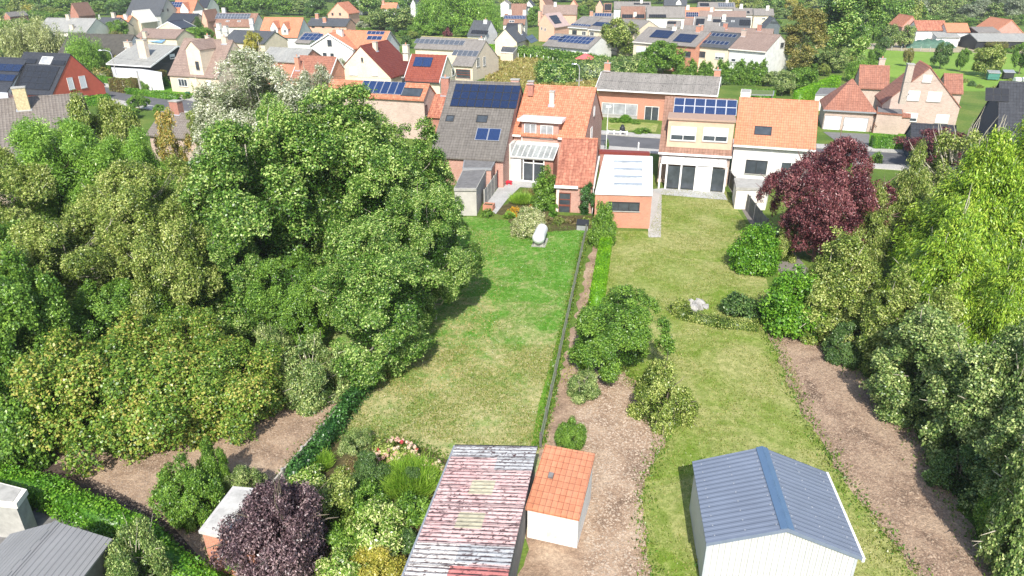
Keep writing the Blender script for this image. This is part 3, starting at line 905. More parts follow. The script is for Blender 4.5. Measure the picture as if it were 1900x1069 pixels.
def hedge(name, pts, w, h, mat, label, leaf=0.12, dens=130, cat='hedge', seed=1, group=None, bulge=0.1, closed=False, round_=0.0):
    """clipped hedge of width w along ground points, leafy on its faces around a dark twiggy core"""
    rng = np.random.default_rng(seed)
    P = [G(*p) if not isinstance(p, Vector) else p for p in pts]
    base = P[0]
    pos = []; nr = []; cv = []; cf = []
    for i in range(len(P) - 1):
        a, b = P[i] - base, P[i + 1] - base
        a = np.array([a.x, a.y, 0]); b = np.array([b.x, b.y, 0])
        L = np.linalg.norm(b - a); t = (b - a) / L; s = np.array([t[1], -t[0], 0]); z = np.array([0, 0, 1.0])
        for (o, e1, l1, e2, l2, n) in ((a - s * w / 2, t, L, z, h, -s), (a + s * w / 2, t, L, z, h, s), (a - s * w / 2 + z * h, t, L, s, w, z),
                                       (a - s * w / 2, s, w, z, h, -t), (b - s * w / 2, s, w, z, h, t)):
            m = int(l1 * l2 * dens) + 4
            p = o + e1 * (rng.uniform(0, l1, m))[:, None] + e2 * (rng.uniform(0, l2, m))[:, None]
            wv = np.sin(p[:, 0] * 2.1 + p[:, 1] * 1.3) * np.sin(p[:, 1] * 1.7 - p[:, 2] * 2.3)
            p = p + n * (wv * bulge + rng.normal(size=m) * bulge * .6)[:, None]
            pos.append(p); nr.append(unit(n + rng.normal(size=(m, 3)) * .6 + z * .3))
        ins = .1; k = len(cv)
        for q in (a, b):
            for sg in (-1, 1):
                for zz in (0, h - ins): cv.append(q + s * sg * (w / 2 - ins) + z * zz)
        for f in ((0, 4, 5, 1), (2, 3, 7, 6), (1, 5, 7, 3), (0, 1, 3, 2), (4, 6, 7, 5)): cf.append([x + k for x in f])
    pos = np.vstack(pos); nr = np.vstack(nr)
    pos[:, 2] = np.maximum(pos[:, 2], .03)
    cl = (np.sin(pos[:, 0] * 1.9) * np.sin(pos[:, 1] * 2.3 + 1) * .5 + .5)
    tint = np.stack([rng.uniform(0, 1, len(pos)), np.clip(cl + rng.normal(size=len(pos)) * .15, 0, 1)], 1)
    me = leafmesh(name, pos, nr, leaf * np.ones(len(pos)), tint, mat, .6, rng=rng, core=(cv, cf))
    o = bpy.data.objects.new(name, me); o.location = (base.x, base.y, 0); C.objects.link(o)
    return tag(o, label, cat, group)

def leafpatch(name, center, rx, ry, h, mat, label, n=3000, leaf=.15, cat='plant', seed=1, style='mound', aspect=.55, group=None, ang=0.0, parent=None, spike=1.0):
    """a low plant: mound of leaves, or a tuft of upright blades"""
    rng = np.random.default_rng(seed)
    if style == 'mound':
        me, _c = crown(name, mat, rx, h, .02, seed, clumps=max(14, int(34 * rx)), leaves=n, leaf=leaf, rc=.3 if rx < .8 else .22, style='bush', aspect=aspect, fill=.15, irr=.3)
        o = bpy.data.objects.new(name, me); C.objects.link(o); o.scale = (1, ry / rx, 1)
        if parent is not None:
            o.parent = parent; o.location = Vector((center[0], center[1], center[2] if len(center) > 2 else 0)) - worldloc(parent)
            return o
        o.location = (center[0], center[1], center[2] if len(center) > 2 else 0); o.rotation_euler = (0, 0, ang)
        return tag(o, label, cat, group)
    if style == 'blades':
        a = rng.uniform(0, 6.283, n); k = rng.uniform(0, 1, n) ** .5
        root = np.stack([np.cos(a) * k * rx * .75, np.sin(a) * k * ry * .75, np.zeros(n)], 1)
        lean = unit(np.stack([np.cos(a) * k * .6, np.sin(a) * k * .6, np.ones(n)], 1) + rng.normal(size=(n, 3)) * .16)
        L = h * rng.uniform(.5, 1, n); pos = root + lean * (L * rng.uniform(.35, .75, n))[:, None]
        L = L * spike * .55; ax = lean; nr = unit(np.cross(lean, rng.normal(size=(n, 3)))); cl = k; aspect = leaf / h
    tint = np.stack([rng.uniform(0, 1, n), np.clip(cl, 0, 1)], 1)
    ca, sa = math.cos(ang), math.sin(ang)
    Rm = np.array([[ca, sa, 0], [-sa, ca, 0], [0, 0, 1]])
    pos = pos @ Rm; nr = nr @ Rm
    if ax is not None: ax = ax @ Rm
    pos[:, 2] = np.maximum(pos[:, 2], .02)
    me = leafmesh(name, pos, nr, L, tint, mat, aspect, ax, rng=rng)
    o = bpy.data.objects.new(name, me); C.objects.link(o)
    if parent is not None:
        o.parent = parent; o.location = Vector((center[0], center[1], center[2] if len(center) > 2 else 0)) - worldloc(parent)
        return o
    o.location = (center[0], center[1], center[2] if len(center) > 2 else 0)
    return tag(o, label, cat, group)
def patch(name, px, py, hw, hpx, mat, label, dep=None, **k):
    """low plant by the photo point of its foot, half width and height in photo pixels"""
    p = G(px, py); d = p.y * math.cos(PITCH) + HCAM * math.sin(PITCH)
    rx = hw * d / FPX; h = hpx * d / FPX * .92
    return leafpatch(name, p, rx, dep if dep else rx, h, mat, label, **k)

_g = lambda *a: a
L_MAPLE = leafmat('maple_leaves', [(0.03, 0.078, 0.011), (0.078, 0.178, 0.022), (0.165, 0.29, 0.042), (0.38, 0.47, 0.15)])
L_OLIVE = leafmat('olive_green_leaves', [(0.055, 0.095, 0.014), (0.135, 0.20, 0.03), (0.23, 0.30, 0.055), (0.42, 0.45, 0.15)])
L_LIME = leafmat('lime_feathery_leaves', [(0.08, 0.17, 0.02), (0.16, 0.30, 0.035), (0.27, 0.42, 0.07)])
L_SILVER = leafmat('silver_leaves', [(0.12, 0.17, 0.06), (0.29, 0.34, 0.18), (0.54, 0.56, 0.41), (0.72, 0.72, 0.62)], .25, bright=1.1)
L_HAZEL = leafmat('yellowing_hazel_leaves', [(0.05, 0.11, 0.014), (0.12, 0.22, 0.025), (0.16, 0.26, 0.035), (0.22, 0.29, 0.045), (0.36, 0.33, 0.08)])
L_GREEN = leafmat('fresh_green_leaves', [(0.045, 0.11, 0.014), (0.11, 0.22, 0.026), (0.22, 0.35, 0.055)])
L_DARK = leafmat('dark_green_leaves', [(0.03, 0.07, 0.018), (0.065, 0.135, 0.03), (0.14, 0.22, 0.06)], .25)
L_GREY = leafmat('grey_green_leaves', [(0.045, 0.09, 0.020), (0.115, 0.19, 0.045), (0.22, 0.305, 0.085), (0.43, 0.48, 0.19)], .25)
L_YELLOW = leafmat('golden_leaves', [(0.20, 0.22, 0.03), (0.38, 0.36, 0.05), (0.52, 0.45, 0.10)], bright=1.1)
L_YGREEN = leafmat('yellow_green_sprays', [(0.07, 0.14, 0.012), (0.15, 0.27, 0.018), (0.25, 0.39, 0.03), (0.36, 0.44, 0.06)])
L_OCHRE = leafmat('ochre_leaves', [(0.09, 0.11, 0.025), (0.20, 0.20, 0.05), (0.33, 0.28, 0.09)])
L_PURPLE = leafmat('plum_leaves', [(0.045, 0.013, 0.018), (0.10, 0.026, 0.034), (0.165, 0.048, 0.055), (0.27, 0.11, 0.105)], .2)
L_PURD = leafmat('dark_purple_leaves', [(0.030, 0.018, 0.022), (0.062, 0.036, 0.043), (0.125, 0.078, 0.086), (0.24, 0.17, 0.17)], .15, .35, bright=1.4)
L_HEDGE = leafmat('hedge_leaves', [(0.07, 0.20, 0.014), (0.14, 0.33, 0.024), (0.24, 0.44, 0.04)], bright=1.0)
L_HEDGEB = leafmat('bright_hedge_leaves', [(0.10, 0.26, 0.008), (0.17, 0.38, 0.010), (0.26, 0.48, 0.02)], bright=1.1)
L_HEDGEO = leafmat('rusty_hedge_leaves', [(0.10, 0.08, 0.025), (0.18, 0.14, 0.04), (0.17, 0.22, 0.05)])
L_WILLOW = leafmat('willow_leaves', [(0.14, 0.17, 0.055), (0.28, 0.32, 0.12), (0.48, 0.50, 0.25)])
L_VARIEG = leafmat('variegated_leaves', [(0.10, 0.20, 0.04), (0.38, 0.44, 0.14), (0.66, 0.66, 0.36), (0.75, 0.74, 0.5)], bright=1.0)
L_LAUREL = leafmat('laurel_leaves', [(0.05, 0.12, 0.014), (0.14, 0.26, 0.028), (0.30, 0.42, 0.09), (0.55, 0.58, 0.26)], .3, .3)
L_IVY = leafmat('ivy_leaves', [(0.016, 0.055, 0.012), (0.04, 0.12, 0.02), (0.08, 0.19, 0.04)], .2, .35)
L_STRAWB = leafmat('dry_brown_leaves', [(0.12, 0.09, 0.04), (0.24, 0.17, 0.08), (0.16, 0.2, 0.05)])
L_REED = leafmat('grass_blades', [(0.07, 0.15, 0.015), (0.15, 0.29, 0.025), (0.28, 0.42, 0.06)])
L_PINK = leafmat('pink_petals', [(0.70, 0.38, 0.30), (0.78, 0.56, 0.44), (0.80, 0.68, 0.52)], .2, bright=1.0)
L_RED = leafmat('red_petals', [(0.55, 0.03, 0.05), (0.70, 0.10, 0.12)], .2, bright=1.0)
L_ORFL = leafmat('orange_petals', [(0.65, 0.32, 0.02), (0.75, 0.50, 0.04)], .2, bright=1.0)
L_AUT = leafmat('autumn_orange_leaves', [(0.15, 0.19, 0.04), (0.30, 0.26, 0.06), (0.50, 0.33, 0.09)])

K = dict
TREEKINDS = {
 # large near crowns
 'maple1': K(mat=L_MAPLE, r=6.0, h=14.5, zb=0.8, seed=11, boughs=22, clumps=250, leaves=190000, leaf=.165, rc=.17, bark=BARKL, tr=.28, nl=26, twigs=14, irr=.35),
 'maple2': K(mat=L_MAPLE, r=6.0, h=14.5, zb=0.8, seed=12, boughs=24, clumps=250, leaves=190000, leaf=.165, rc=.16, bark=BARKL, tr=.28, nl=26, twigs=14, irr=.35),
 'olive1': K(mat=L_OLIVE, r=6.0, h=12, zb=2.5, seed=13, boughs=20, clumps=220, leaves=160000, leaf=.15, rc=.15, bark=BARKL, tr=.24, nl=34, twigs=40, fill=.06, irr=.35),
 'olive2': K(mat=L_OLIVE, r=5.0, h=11, zb=2.0, seed=14, clumps=180, leaves=80000, leaf=.18, rc=.16, bark=BARKL, tr=.22, nl=28, twigs=26, fill=.08, irr=.3),
 'green1': K(mat=L_GREEN, r=5.0, h=10, zb=.9, seed=15, clumps=170, leaves=80000, leaf=.18, rc=.18, tr=.22, nl=14, irr=.3),
 'lime1': K(mat=L_LIME, r=3.6, h=11, zb=.6, seed=16, boughs=34, clumps=230, leaves=110000, leaf=.19, rc=.19, style='broad', droop=.5, aspect=.3, tr=.2, nl=8, fill=.2),
 'silver1': K(mat=L_SILVER, r=4.6, h=15, zb=3.0, seed=17, boughs=44, clumps=300, leaves=130000, leaf=.15, rc=.16, droop=.5, aspect=.4, bark=BARKL, tr=.25, nl=30, twigs=40, fill=.06, irr=.4),
 'hazel1': K(mat=L_HAZEL, r=3.9, h=5.2, zb=.2, seed=18, clumps=150, leaves=140000, leaf=.125, rc=.19, irr=.5, style='dome', tr=.09, nl=14, stems=4, fill=.15, aspect=.75),
 'hazel2': K(mat=L_HAZEL, r=3.2, h=5.0, zb=.2, seed=19, clumps=110, leaves=110000, leaf=.12, rc=.22, irr=.5, style='dome', tr=.09, nl=14, stems=4, fill=.15, aspect=.75),
 'autumn1': K(mat=L_AUT, r=2.2, h=9, zb=3, seed=20, clumps=60, leaves=12000, leaf=.19, rc=.26, bark=BARKL, tr=.13, nl=20, twigs=14, fill=.0),
 'shrubg': K(mat=L_GREEN, r=3.0, h=4.0, zb=.15, seed=21, clumps=110, leaves=40000, leaf=.15, rc=.2, style='bush', tr=.07, nl=8, stems=3),
 'shrubd': K(mat=L_DARK, r=3.0, h=4.0, zb=.15, seed=22, clumps=110, leaves=40000, leaf=.15, rc=.2, style='bush', tr=.07, nl=8, stems=3),
 'shrubo': K(mat=L_OLIVE, r=3.0, h=4.0, zb=.15, seed=23, clumps=120, leaves=42000, leaf=.14, rc=.19, style='bush', tr=.07, nl=12, stems=3, twigs=20),
 'tallgrey': K(mat=L_GREY, r=2.6, h=6.2, zb=.1, seed=33, boughs=44, clumps=260, leaves=90000, leaf=.13, rc=.15, style='bush', tr=.08, nl=14, stems=3, twigs=14, bark=BARKL),
 'tallolive': K(mat=L_OLIVE, r=2.6, h=6.2, zb=.1, seed=34, boughs=44, clumps=260, leaves=90000, leaf=.13, rc=.15, style='bush', tr=.08, nl=14, stems=3, twigs=14, bark=BARKL),
 'shrubs': K(mat=L_GREY, r=3.0, h=4.0, zb=.15, seed=24, clumps=120, leaves=42000, leaf=.14, rc=.19, style='bush', tr=.07, nl=12, stems=3, twigs=20, bark=BARKL),
 'plum1': K(mat=L_PURPLE, r=4.2, h=7.0, zb=.3, seed=25, boughs=36, clumps=210, leaves=130000, leaf=.13, rc=.15, irr=.4, tr=.16, nl=36, stems=2, twigs=60, aspect=.42, fill=.05, bark=plain('plum_bark', (0.2, 0.12, 0.11), .9, .3, 9), up=.3),
 'plum2': K(mat=L_PURPLE, r=3.0, h=6.5, zb=1.0, seed=26, clumps=110, leaves=30000, leaf=.17, rc=.2, tr=.14, nl=20, twigs=30, aspect=.42),
 'purp': K(mat=L_PURD, r=2.6, h=3.2, zb=.1, seed=27, clumps=200, leaves=110000, leaf=.105, rc=.17, irr=.45, style='dome', tr=.06, nl=12, stems=4, twigs=30, aspect=.45, up=.35),
 'feath1': K(mat=L_YGREEN, r=4.6, h=12.5, zb=.8, seed=28, clumps=300, leaves=130000, leaf=.24, rc=.19, style='feather', droop=.5, aspect=.28, tr=.26, nl=26, twigs=40, fill=.1, bark=BARKL, irr=.4),
 'feath2': K(mat=L_YGREEN, r=3.4, h=9.5, zb=.5, seed=29, clumps=210, leaves=90000, leaf=.22, rc=.21, style='feather', droop=.5, aspect=.28, tr=.2, nl=18, twigs=24, fill=.1, bark=BARKL, irr=.4),
 'feoliv': K(mat=L_OLIVE, r=2.6, h=8.0, zb=.5, seed=30, clumps=140, leaves=50000, leaf=.2, rc=.25, style='feather', droop=.4, aspect=.3, tr=.16, nl=14, twigs=20, fill=.12),
 'twiggy': K(mat=L_OLIVE, r=3.0, h=5.0, zb=.4, seed=31, clumps=110, leaves=26000, leaf=.14, rc=.2, style='bush', tr=.08, nl=40, stems=4, twigs=90, fill=.03, bark=BARKL),
 'pondsh': K(mat=L_GREY, r=3.4, h=5.0, zb=.3, seed=32, clumps=150, leaves=60000, leaf=.15, rc=.17, style='bush', tr=.08, nl=30, stems=4, twigs=50, fill=.08, bark=BARKL),
 # middle distance
 'mgreen': K(mat=L_GREEN, r=4, h=8, zb=1.4, seed=41, clumps=90, leaves=16000, leaf=.32, rc=.22, nl=10),
 'mdark': K(mat=L_DARK, r=4, h=8, zb=1.2, seed=42, clumps=90, leaves=16000, leaf=.30, rc=.22, nl=10),
 'molive': K(mat=L_OLIVE, r=4, h=8, zb=1.2, seed=43, clumps=90, leaves=16000, leaf=.32, rc=.22, nl=14, twigs=10),
 'mgold': K(mat=L_YELLOW, r=4, h=8, zb=1.2, seed=44, clumps=80, leaves=13000, leaf=.33, rc=.24, nl=10),
 'mochre': K(mat=L_OCHRE, r=4, h=8, zb=1.2, seed=45, clumps=80, leaves=13000, leaf=.33, rc=.24, nl=12, twigs=10, bark=BARKL),
 'msilver': K(mat=L_SILVER, r=4, h=9, zb=1.0, seed=46, clumps=90, leaves=16000, leaf=.34, rc=.24, nl=10, droop=.3),
 'mgrey': K(mat=L_GREY, r=4, h=8, zb=.8, seed=47, clumps=90, leaves=16000, leaf=.32, rc=.22, nl=10),
 'mlime': K(mat=L_LIME, r=4, h=7, zb=.6, seed=48, clumps=80, leaves=14000, leaf=.30, rc=.22, nl=8),
 'willow': K(mat=L_WILLOW, r=4, h=8, zb=.6, seed=49, clumps=70, leaves=24000, leaf=.38, rc=.22, style='weep', aspect=.25, nl=16, bark=BARKL),
 'gwillow': K(mat=L_LIME, r=4, h=7, zb=.5, seed=50, clumps=70, leaves=24000, leaf=.34, rc=.22, style='weep', aspect=.25, nl=14),
 'column': K(mat=L_GREEN, r=1.3, h=4.6, zb=.15, seed=51, clumps=60, leaves=7000, leaf=.24, rc=.45, style='column', nl=4, tr=.07),
 'columny': K(mat=L_YELLOW, r=1.1, h=8, zb=.15, seed=52, clumps=60, leaves=7000, leaf=.24, rc=.45, style='column', nl=4, tr=.07),
 'conif': K(mat=L_DARK, r=2, h=6, zb=.2, seed=53, clumps=80, leaves=9000, leaf=.28, rc=.3, style='cone', aspect=.35, nl=4, tr=.1),
 'poplar': K(mat=L_MAPLE, r=5, h=18, zb=1.5, seed=54, clumps=170, leaves=40000, leaf=.38, rc=.2, nl=20, bark=BARKL, twigs=14, irr=.35),
 'birch': K(mat=L_OCHRE, r=3.4, h=14, zb=1.5, seed=55, clumps=130, leaves=30000, leaf=.28, rc=.2, nl=20, bark=plain('birch_bark', (.6, .58, .52), .8, .3, 6), tr=.16, droop=.5, fill=.05),
 'mshrub': K(mat=L_GREEN, r=2, h=2.2, zb=.1, seed=56, clumps=50, leaves=6000, leaf=.22, rc=.26, style='bush', nl=3, tr=.05),
 'mshrubd': K(mat=L_DARK, r=2, h=2.2, zb=.1, seed=57, clumps=50, leaves=6000, leaf=.22, rc=.26, style='bush', nl=3, tr=.05),
 'mshrubo': K(mat=L_OLIVE, r=2, h=2.2, zb=.1, seed=58, clumps=50, leaves=6000, leaf=.22, rc=.26, style='bush', nl=3, tr=.05),
 'mshrubg': K(mat=L_GREY, r=2, h=2.2, zb=.1, seed=59, clumps=50, leaves=6000, leaf=.22, rc=.26, style='bush', nl=3, tr=.05),
 'mplum': K(mat=L_PURPLE, r=2, h=2.6, zb=.1, seed=60, clumps=50, leaves=6000, leaf=.22, rc=.26, style='bush', nl=6, tr=.05),
 'ivyball': K(mat=L_GREEN, r=1.1, h=3.4, zb=.05, seed=64, clumps=90, leaves=22000, leaf=.11, rc=.24, style='dome', nl=3, tr=.05, irr=.2),
 'varieg': K(mat=L_VARIEG, r=1.5, h=2.0, zb=.05, seed=63, clumps=260, leaves=34000, leaf=.09, rc=.13, style='dome', nl=3, tr=.05, irr=.1),
 'ball': K(mat=L_HEDGE, r=1, h=1.6, zb=.02, seed=61, clumps=260, leaves=26000, leaf=.08, rc=.13, style='dome', nl=3, tr=.05, irr=.05),
 'balld': K(mat=L_GREEN, r=1, h=1.6, zb=.02, seed=62, clumps=260, leaves=26000, leaf=.08, rc=.13, style='dome', nl=3, tr=.05, irr=.05),
 # far
 'fgreen': K(mat=L_GREEN, r=5, h=10, zb=1, seed=71, clumps=70, leaves=6500, leaf=.62, rc=.24, nl=5),
 'fdark': K(mat=L_DARK, r=5, h=10, zb=1, seed=72, clumps=70, leaves=6500, leaf=.6, rc=.24, nl=5),
 'folive': K(mat=L_OLIVE, r=5, h=10, zb=1, seed=73, clumps=70, leaves=6500, leaf=.62, rc=.24, nl=5),
 'fgrey': K(mat=L_GREY, r=5, h=12, zb=1, seed=74, clumps=80, leaves=7000, leaf=.66, rc=.24, nl=5),
 'fsilver': K(mat=leafmat('far_silver_leaves', [(0.12, 0.17, 0.08), (0.24, 0.29, 0.17), (0.38, 0.42, 0.30)], .25, bright=1.0), r=5, h=13, zb=1, seed=75, clumps=80, leaves=7000, leaf=.66, rc=.24, nl=5),
 'fgold': K(mat=L_YELLOW, r=5, h=9, zb=1, seed=76, clumps=70, leaves=6000, leaf=.6, rc=.24, nl=5),
 'fdark2': K(mat=L_MAPLE, r=5, h=12, zb=1, seed=77, clumps=90, leaves=8000, leaf=.6, rc=.22, nl=5),
}
# ------------------------------------------------------------------ the ground
def lawnmat(name, green, straw, y0, y1, lo, hi, patch=0.3):
    """grass whose dry share differs over the plot"""
    m = NT(name); p = m.geo()
    sp = m.n('ShaderNodeSeparateXYZ'); m.l(p, sp.inputs[0])
    mr = m.n('ShaderNodeMapRange'); m.l(sp.outputs[1], mr.inputs[0])
    mr.inputs[1].default_value = y0; mr.inputs[2].default_value = y1; mr.inputs[3].default_value = lo; mr.inputs[4].default_value = hi
    n1 = m.noise(patch, 8, 0.68, p, 0.8)
    f = m.math('ADD', n1, mr.outputs[0])
    dry = m.ramp(f, [(0.40, 0.0), (0.62, 1.0)])
    c = m.mix(dry, green, straw)
    n2 = m.noise(2.2, 7, 0.75, p, .4)
    c = m.mix(m.math('MULTIPLY', m.ramp(n2, [(0.40, 1.0), (0.58, 0.0)]), .5), c, tuple(x * .62 for x in green))
    c = m.mix(m.math('MULTIPLY', m.ramp(n2, [(0.5, 0.0), (0.68, 1.0)]), .4), c, tuple(min(1, x * 1.25) for x in straw))
    n3 = m.noise(14, 5, 0.8, p)
    c = m.mix(m.math('MULTIPLY', m.ramp(n3, [(0.40, 1.0), (0.55, 0.0)]), .38), c, tuple(x * .45 for x in green))
    c = m.mix(m.math('MULTIPLY', m.ramp(n3, [(0.56, 0.0), (0.72, 1.0)]), .3), c, tuple(min(1, x * 1.5 + .02) for x in straw))
    m.col(c); m.b.inputs['Roughness'].default_value = .95; m.b.inputs['Specular IOR Level'].default_value = .08
    m.bump(m.math('ADD', n3, m.math('MULTIPLY', n2, 2.0)), .5, .05)
    return m.mat
GRASS = groundmat('rough_grass', [(0.3, (0.055, 0.11, 0.018)), (0.5, (0.11, 0.18, 0.03)), (0.7, (0.21, 0.23, 0.06))], .12, 3.0, .4)
MEADOW = groundmat('meadow_grass', [(0.3, (0.14, 0.25, 0.035)), (0.55, (0.19, 0.31, 0.045)), (0.75, (0.27, 0.35, 0.08))], .08, 1.5, .3)
HAY = groundmat('dry_meadow', [(0.3, (0.26, 0.22, 0.07)), (0.5, (0.38, 0.31, 0.11)), (0.7, (0.30, 0.30, 0.09))], .35, 2.5, .35)
LAWN = lawnmat('lawn', (0.095, 0.265, 0.025), (0.44, 0.385, 0.19), 33, 50, .12, -.12, .42)
LAWN2 = lawnmat('dry_lawn', (0.16, 0.25, 0.03), (0.38, 0.365, 0.15), 20, 60, .02, .04, .22)
LAWN3 = lawnmat('green_lawn', (0.10, 0.25, 0.02), (0.2, 0.32, 0.05), 20, 60, -.1, -.1)
SOIL = groundmat('bare_soil', [(0.3, (0.17, 0.115, 0.08)), (0.5, (0.36, 0.25, 0.17)), (0.7, (0.55, 0.42, 0.30))], .55, 6, .4, bump=.8, bd=.08)
SOILD = groundmat('dug_soil', [(0.3, (0.11, 0.075, 0.055)), (0.47, (0.34, 0.235, 0.165)), (0.68, (0.52, 0.385, 0.27))], .5, 5, .45, bump=1.0, bd=.1)
GRAVEL = groundmat('pink_gravel', [(0.3, (0.36, 0.25, 0.19)), (0.6, (0.50, 0.38, 0.30))], .8, 14, .35)
ASPH = groundmat('asphalt', [(0.3, (0.10, 0.10, 0.105)), (0.6, (0.135, 0.135, 0.14))], .5, 12, .2, bump=.15)
PAVE = brick('concrete_paving', (0.42, 0.40, 0.37), (0.36, 0.345, 0.32), (0.2, 0.19, 0.17), .3, .3)
PATIO = brick('patio_slabs', (0.40, 0.40, 0.385), (0.34, 0.34, 0.33), (0.16, 0.16, 0.15), .5, .5)
BED = groundmat('garden_bed_soil', [(0.3, (0.05, 0.05, 0.02)), (0.6, (0.12, 0.10, 0.045))], 1.0, 8, .4)
FARD = groundmat('farmyard_dirt', [(0.3, (0.30, 0.25, 0.16)), (0.6, (0.42, 0.36, 0.25))], .2, 3, .3)

m = MB(); R_ = 2200
m.poly([(-R_, -200, 0), (R_, -200, 0), (R_, 3000, 0), (-R_, 3000, 0)])
tag(m.build('ground', GRASS), kind='structure')

def polyext(pts, e0, e1):
    P = [Vector((p.x, p.y, 0)) for p in pts]
    P.insert(0, P[0] + (P[0] - P[1]).normalized() * e0)
    P.append(P[-1] + (P[-1] - P[-2]).normalized() * e1)
    return P
def band(P, o0, o1, z, name, mat, thick=0, **k):
    A = []; B = []
    for i, p in enumerate(P):
        d = (P[min(i + 1, len(P) - 1)] - P[max(i - 1, 0)]).normalized(); n = Vector((-d.y, d.x, 0))
        A.append(p + n * o0); B.append(p + n * o1)
    mb = MB()
    for i in range(len(P) - 1):
        q = [A[i], A[i + 1], B[i + 1], B[i]]
        top = [Vector((p.x, p.y, z)) for p in q]
        if thick: mb.prism([p - Vector((0, 0, thick)) for p in top], top)
        else: mb.poly(top)
    o = mb.build(name, mat)
    return tag(o, kind='structure', **k)
STR = polyext([G(300, 189), G(366, 200), G(1165, 264), G(1640, 294)], 60, 70)
band(STR, -3.2, 3.2, .02, 'road', ASPH)
band(STR, 3.25, 3.4, .13, 'kerb', CONC, .2)
band(STR, -3.4, -3.25, .13, 'kerb', CONC, .2)
band(STR, 3.41, 5.4, .12, 'pavement', PAVE, .2)
band(STR, -5.4, -3.41, .12, 'pavement', PAVE, .2)
sheet('side_road', [(196, 150), (213, 150), (240, 178), (196, 176)], .012, ASPH)
sheet('driveway', [(1527, 245), (1612, 249), (1640, 282), (1575, 279)], .03, CONCD)
sheet('front_garden_lawn', [(1614, 247), (1692, 250), (1690, 266), (1612, 266)], .04, LAWN3)
sheet('front_garden_lawn', [(1126, 222), (1222, 230), (1216, 246), (1124, 240)], .03, LAWN2)
sheet('front_garden_lawn', [(300, 150), (400, 168), (390, 180), (262, 166)], .03, LAWN3)
# plots
sheet('lawn', [(868, 402), (1088, 424), (1078, 470), (1012, 790), (990, 1000), (800, 1000), (620, 830), (640, 785), (600, 640), (560, 560), (700, 470)], .012, LAWN)
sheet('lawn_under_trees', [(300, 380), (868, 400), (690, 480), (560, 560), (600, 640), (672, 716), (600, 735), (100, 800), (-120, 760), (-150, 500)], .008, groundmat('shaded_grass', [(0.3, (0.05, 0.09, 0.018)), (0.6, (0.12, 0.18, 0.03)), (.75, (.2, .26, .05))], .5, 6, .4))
sheet('garden_bed', [(632, 812), (690, 812), (760, 822), (830, 852), (845, 870), (760, 1069), (420, 1069), (420, 1030)], .022, BED, wob=.15)
sheet('garden_bed', [(898, 395), (958, 372), (985, 372), (1030, 400), (1105, 400), (1100, 424), (950, 436), (942, 400)], .022, BED, wob=.15)
sheet('neighbour_lawn', [(1112, 428), (1205, 430), (1228, 352), (1345, 352), (1400, 440), (1450, 620), (1535, 850), (1750, 1120), (1180, 1120), (1190, 900), (1255, 790), (1120, 690)], .012, LAWN2)
sheet('soil_strip', [(1018, 790), (1040, 705), (1100, 448), (1118, 448), (1070, 640), (1120, 700), (1160, 690), (1252, 785), (1195, 890), (1190, 960), (1215, 1120), (960, 1120), (1000, 850)], .016, SOIL, wob=.2)
sheet('dug_strip', [(1425, 620), (1470, 600), (1550, 640), (1700, 800), (1880, 1120), (1740, 1120), (1590, 925), (1510, 800), (1460, 700)], .016, SOILD, wob=.25)
sheet('gravel_path', [(1345, 335), (1362, 333), (1440, 430), (1500, 500), (1480, 560), (1400, 430)], .018, plain('dark_gravel', (.2, .18, .16), .9, .3, 8))
sheet('vegetable_plot', [(-60, 820), (100, 800), (600, 728), (668, 716), (395, 1045), (380, 1069), (-60, 850)], .014, SOIL, wob=.2)
sheet('painted_hedge_shadow', [(-60, 838), (0, 832), (120, 862), (300, 955), (385, 1050), (350, 1069), (150, 930), (-60, 870)], .02, groundmat('hedge_shadow_tone', [(0.3, (0.05, 0.035, 0.03)), (0.6, (0.10, 0.075, 0.06))], .8, 8, .4))  # dark brown sheet paints the hedge's shadow onto the plot
sheet('yard_paving', [(-80, 880), (140, 930), (380, 1069), (380, 1160), (-80, 1160)], .01, CONCD)
sheet('right_garden_lawn', [(1845, 540), (1860, 450), (1960, 440), (1990, 560), (1900, 560)], .015, LAWN3)
sheet('meadow', [(1560, 92), (1640, 86), (1960, 100), (1960, 170), (1790, 170), (1560, 125)], .03, MEADOW)
sheet('farm_track', [(1585, 90), (1590, 82), (1700, 78), (1900, 92), (1900, 100), (1690, 96)], .05, FARD, wob=.5)
sheet('hay_meadow', [(905, 106), (925, 104), (1010, 112), (1115, 133), (1110, 165), (1010, 165), (900, 162)], .03, HAY)
sheet('farmyard', [(1640, 66), (1700, 60), (1900, 70), (1900, 84), (1690, 80)], .06, FARD, wob=.5)
sheet('patio', [(899, 384), (922, 352), (942, 330), (1012, 338), (990, 350), (965, 348), (940, 372), (920, 398)], .05, PATIO)
sheet('garden_path', [(1200, 352), (1228, 352), (1226, 441), (1203, 441)], .03, PAVE)
sheet('green_strip', [(1078, 470), (1088, 430), (1012, 790), (1003, 832), (985, 832), (1000, 750)], .02, LAWN3)

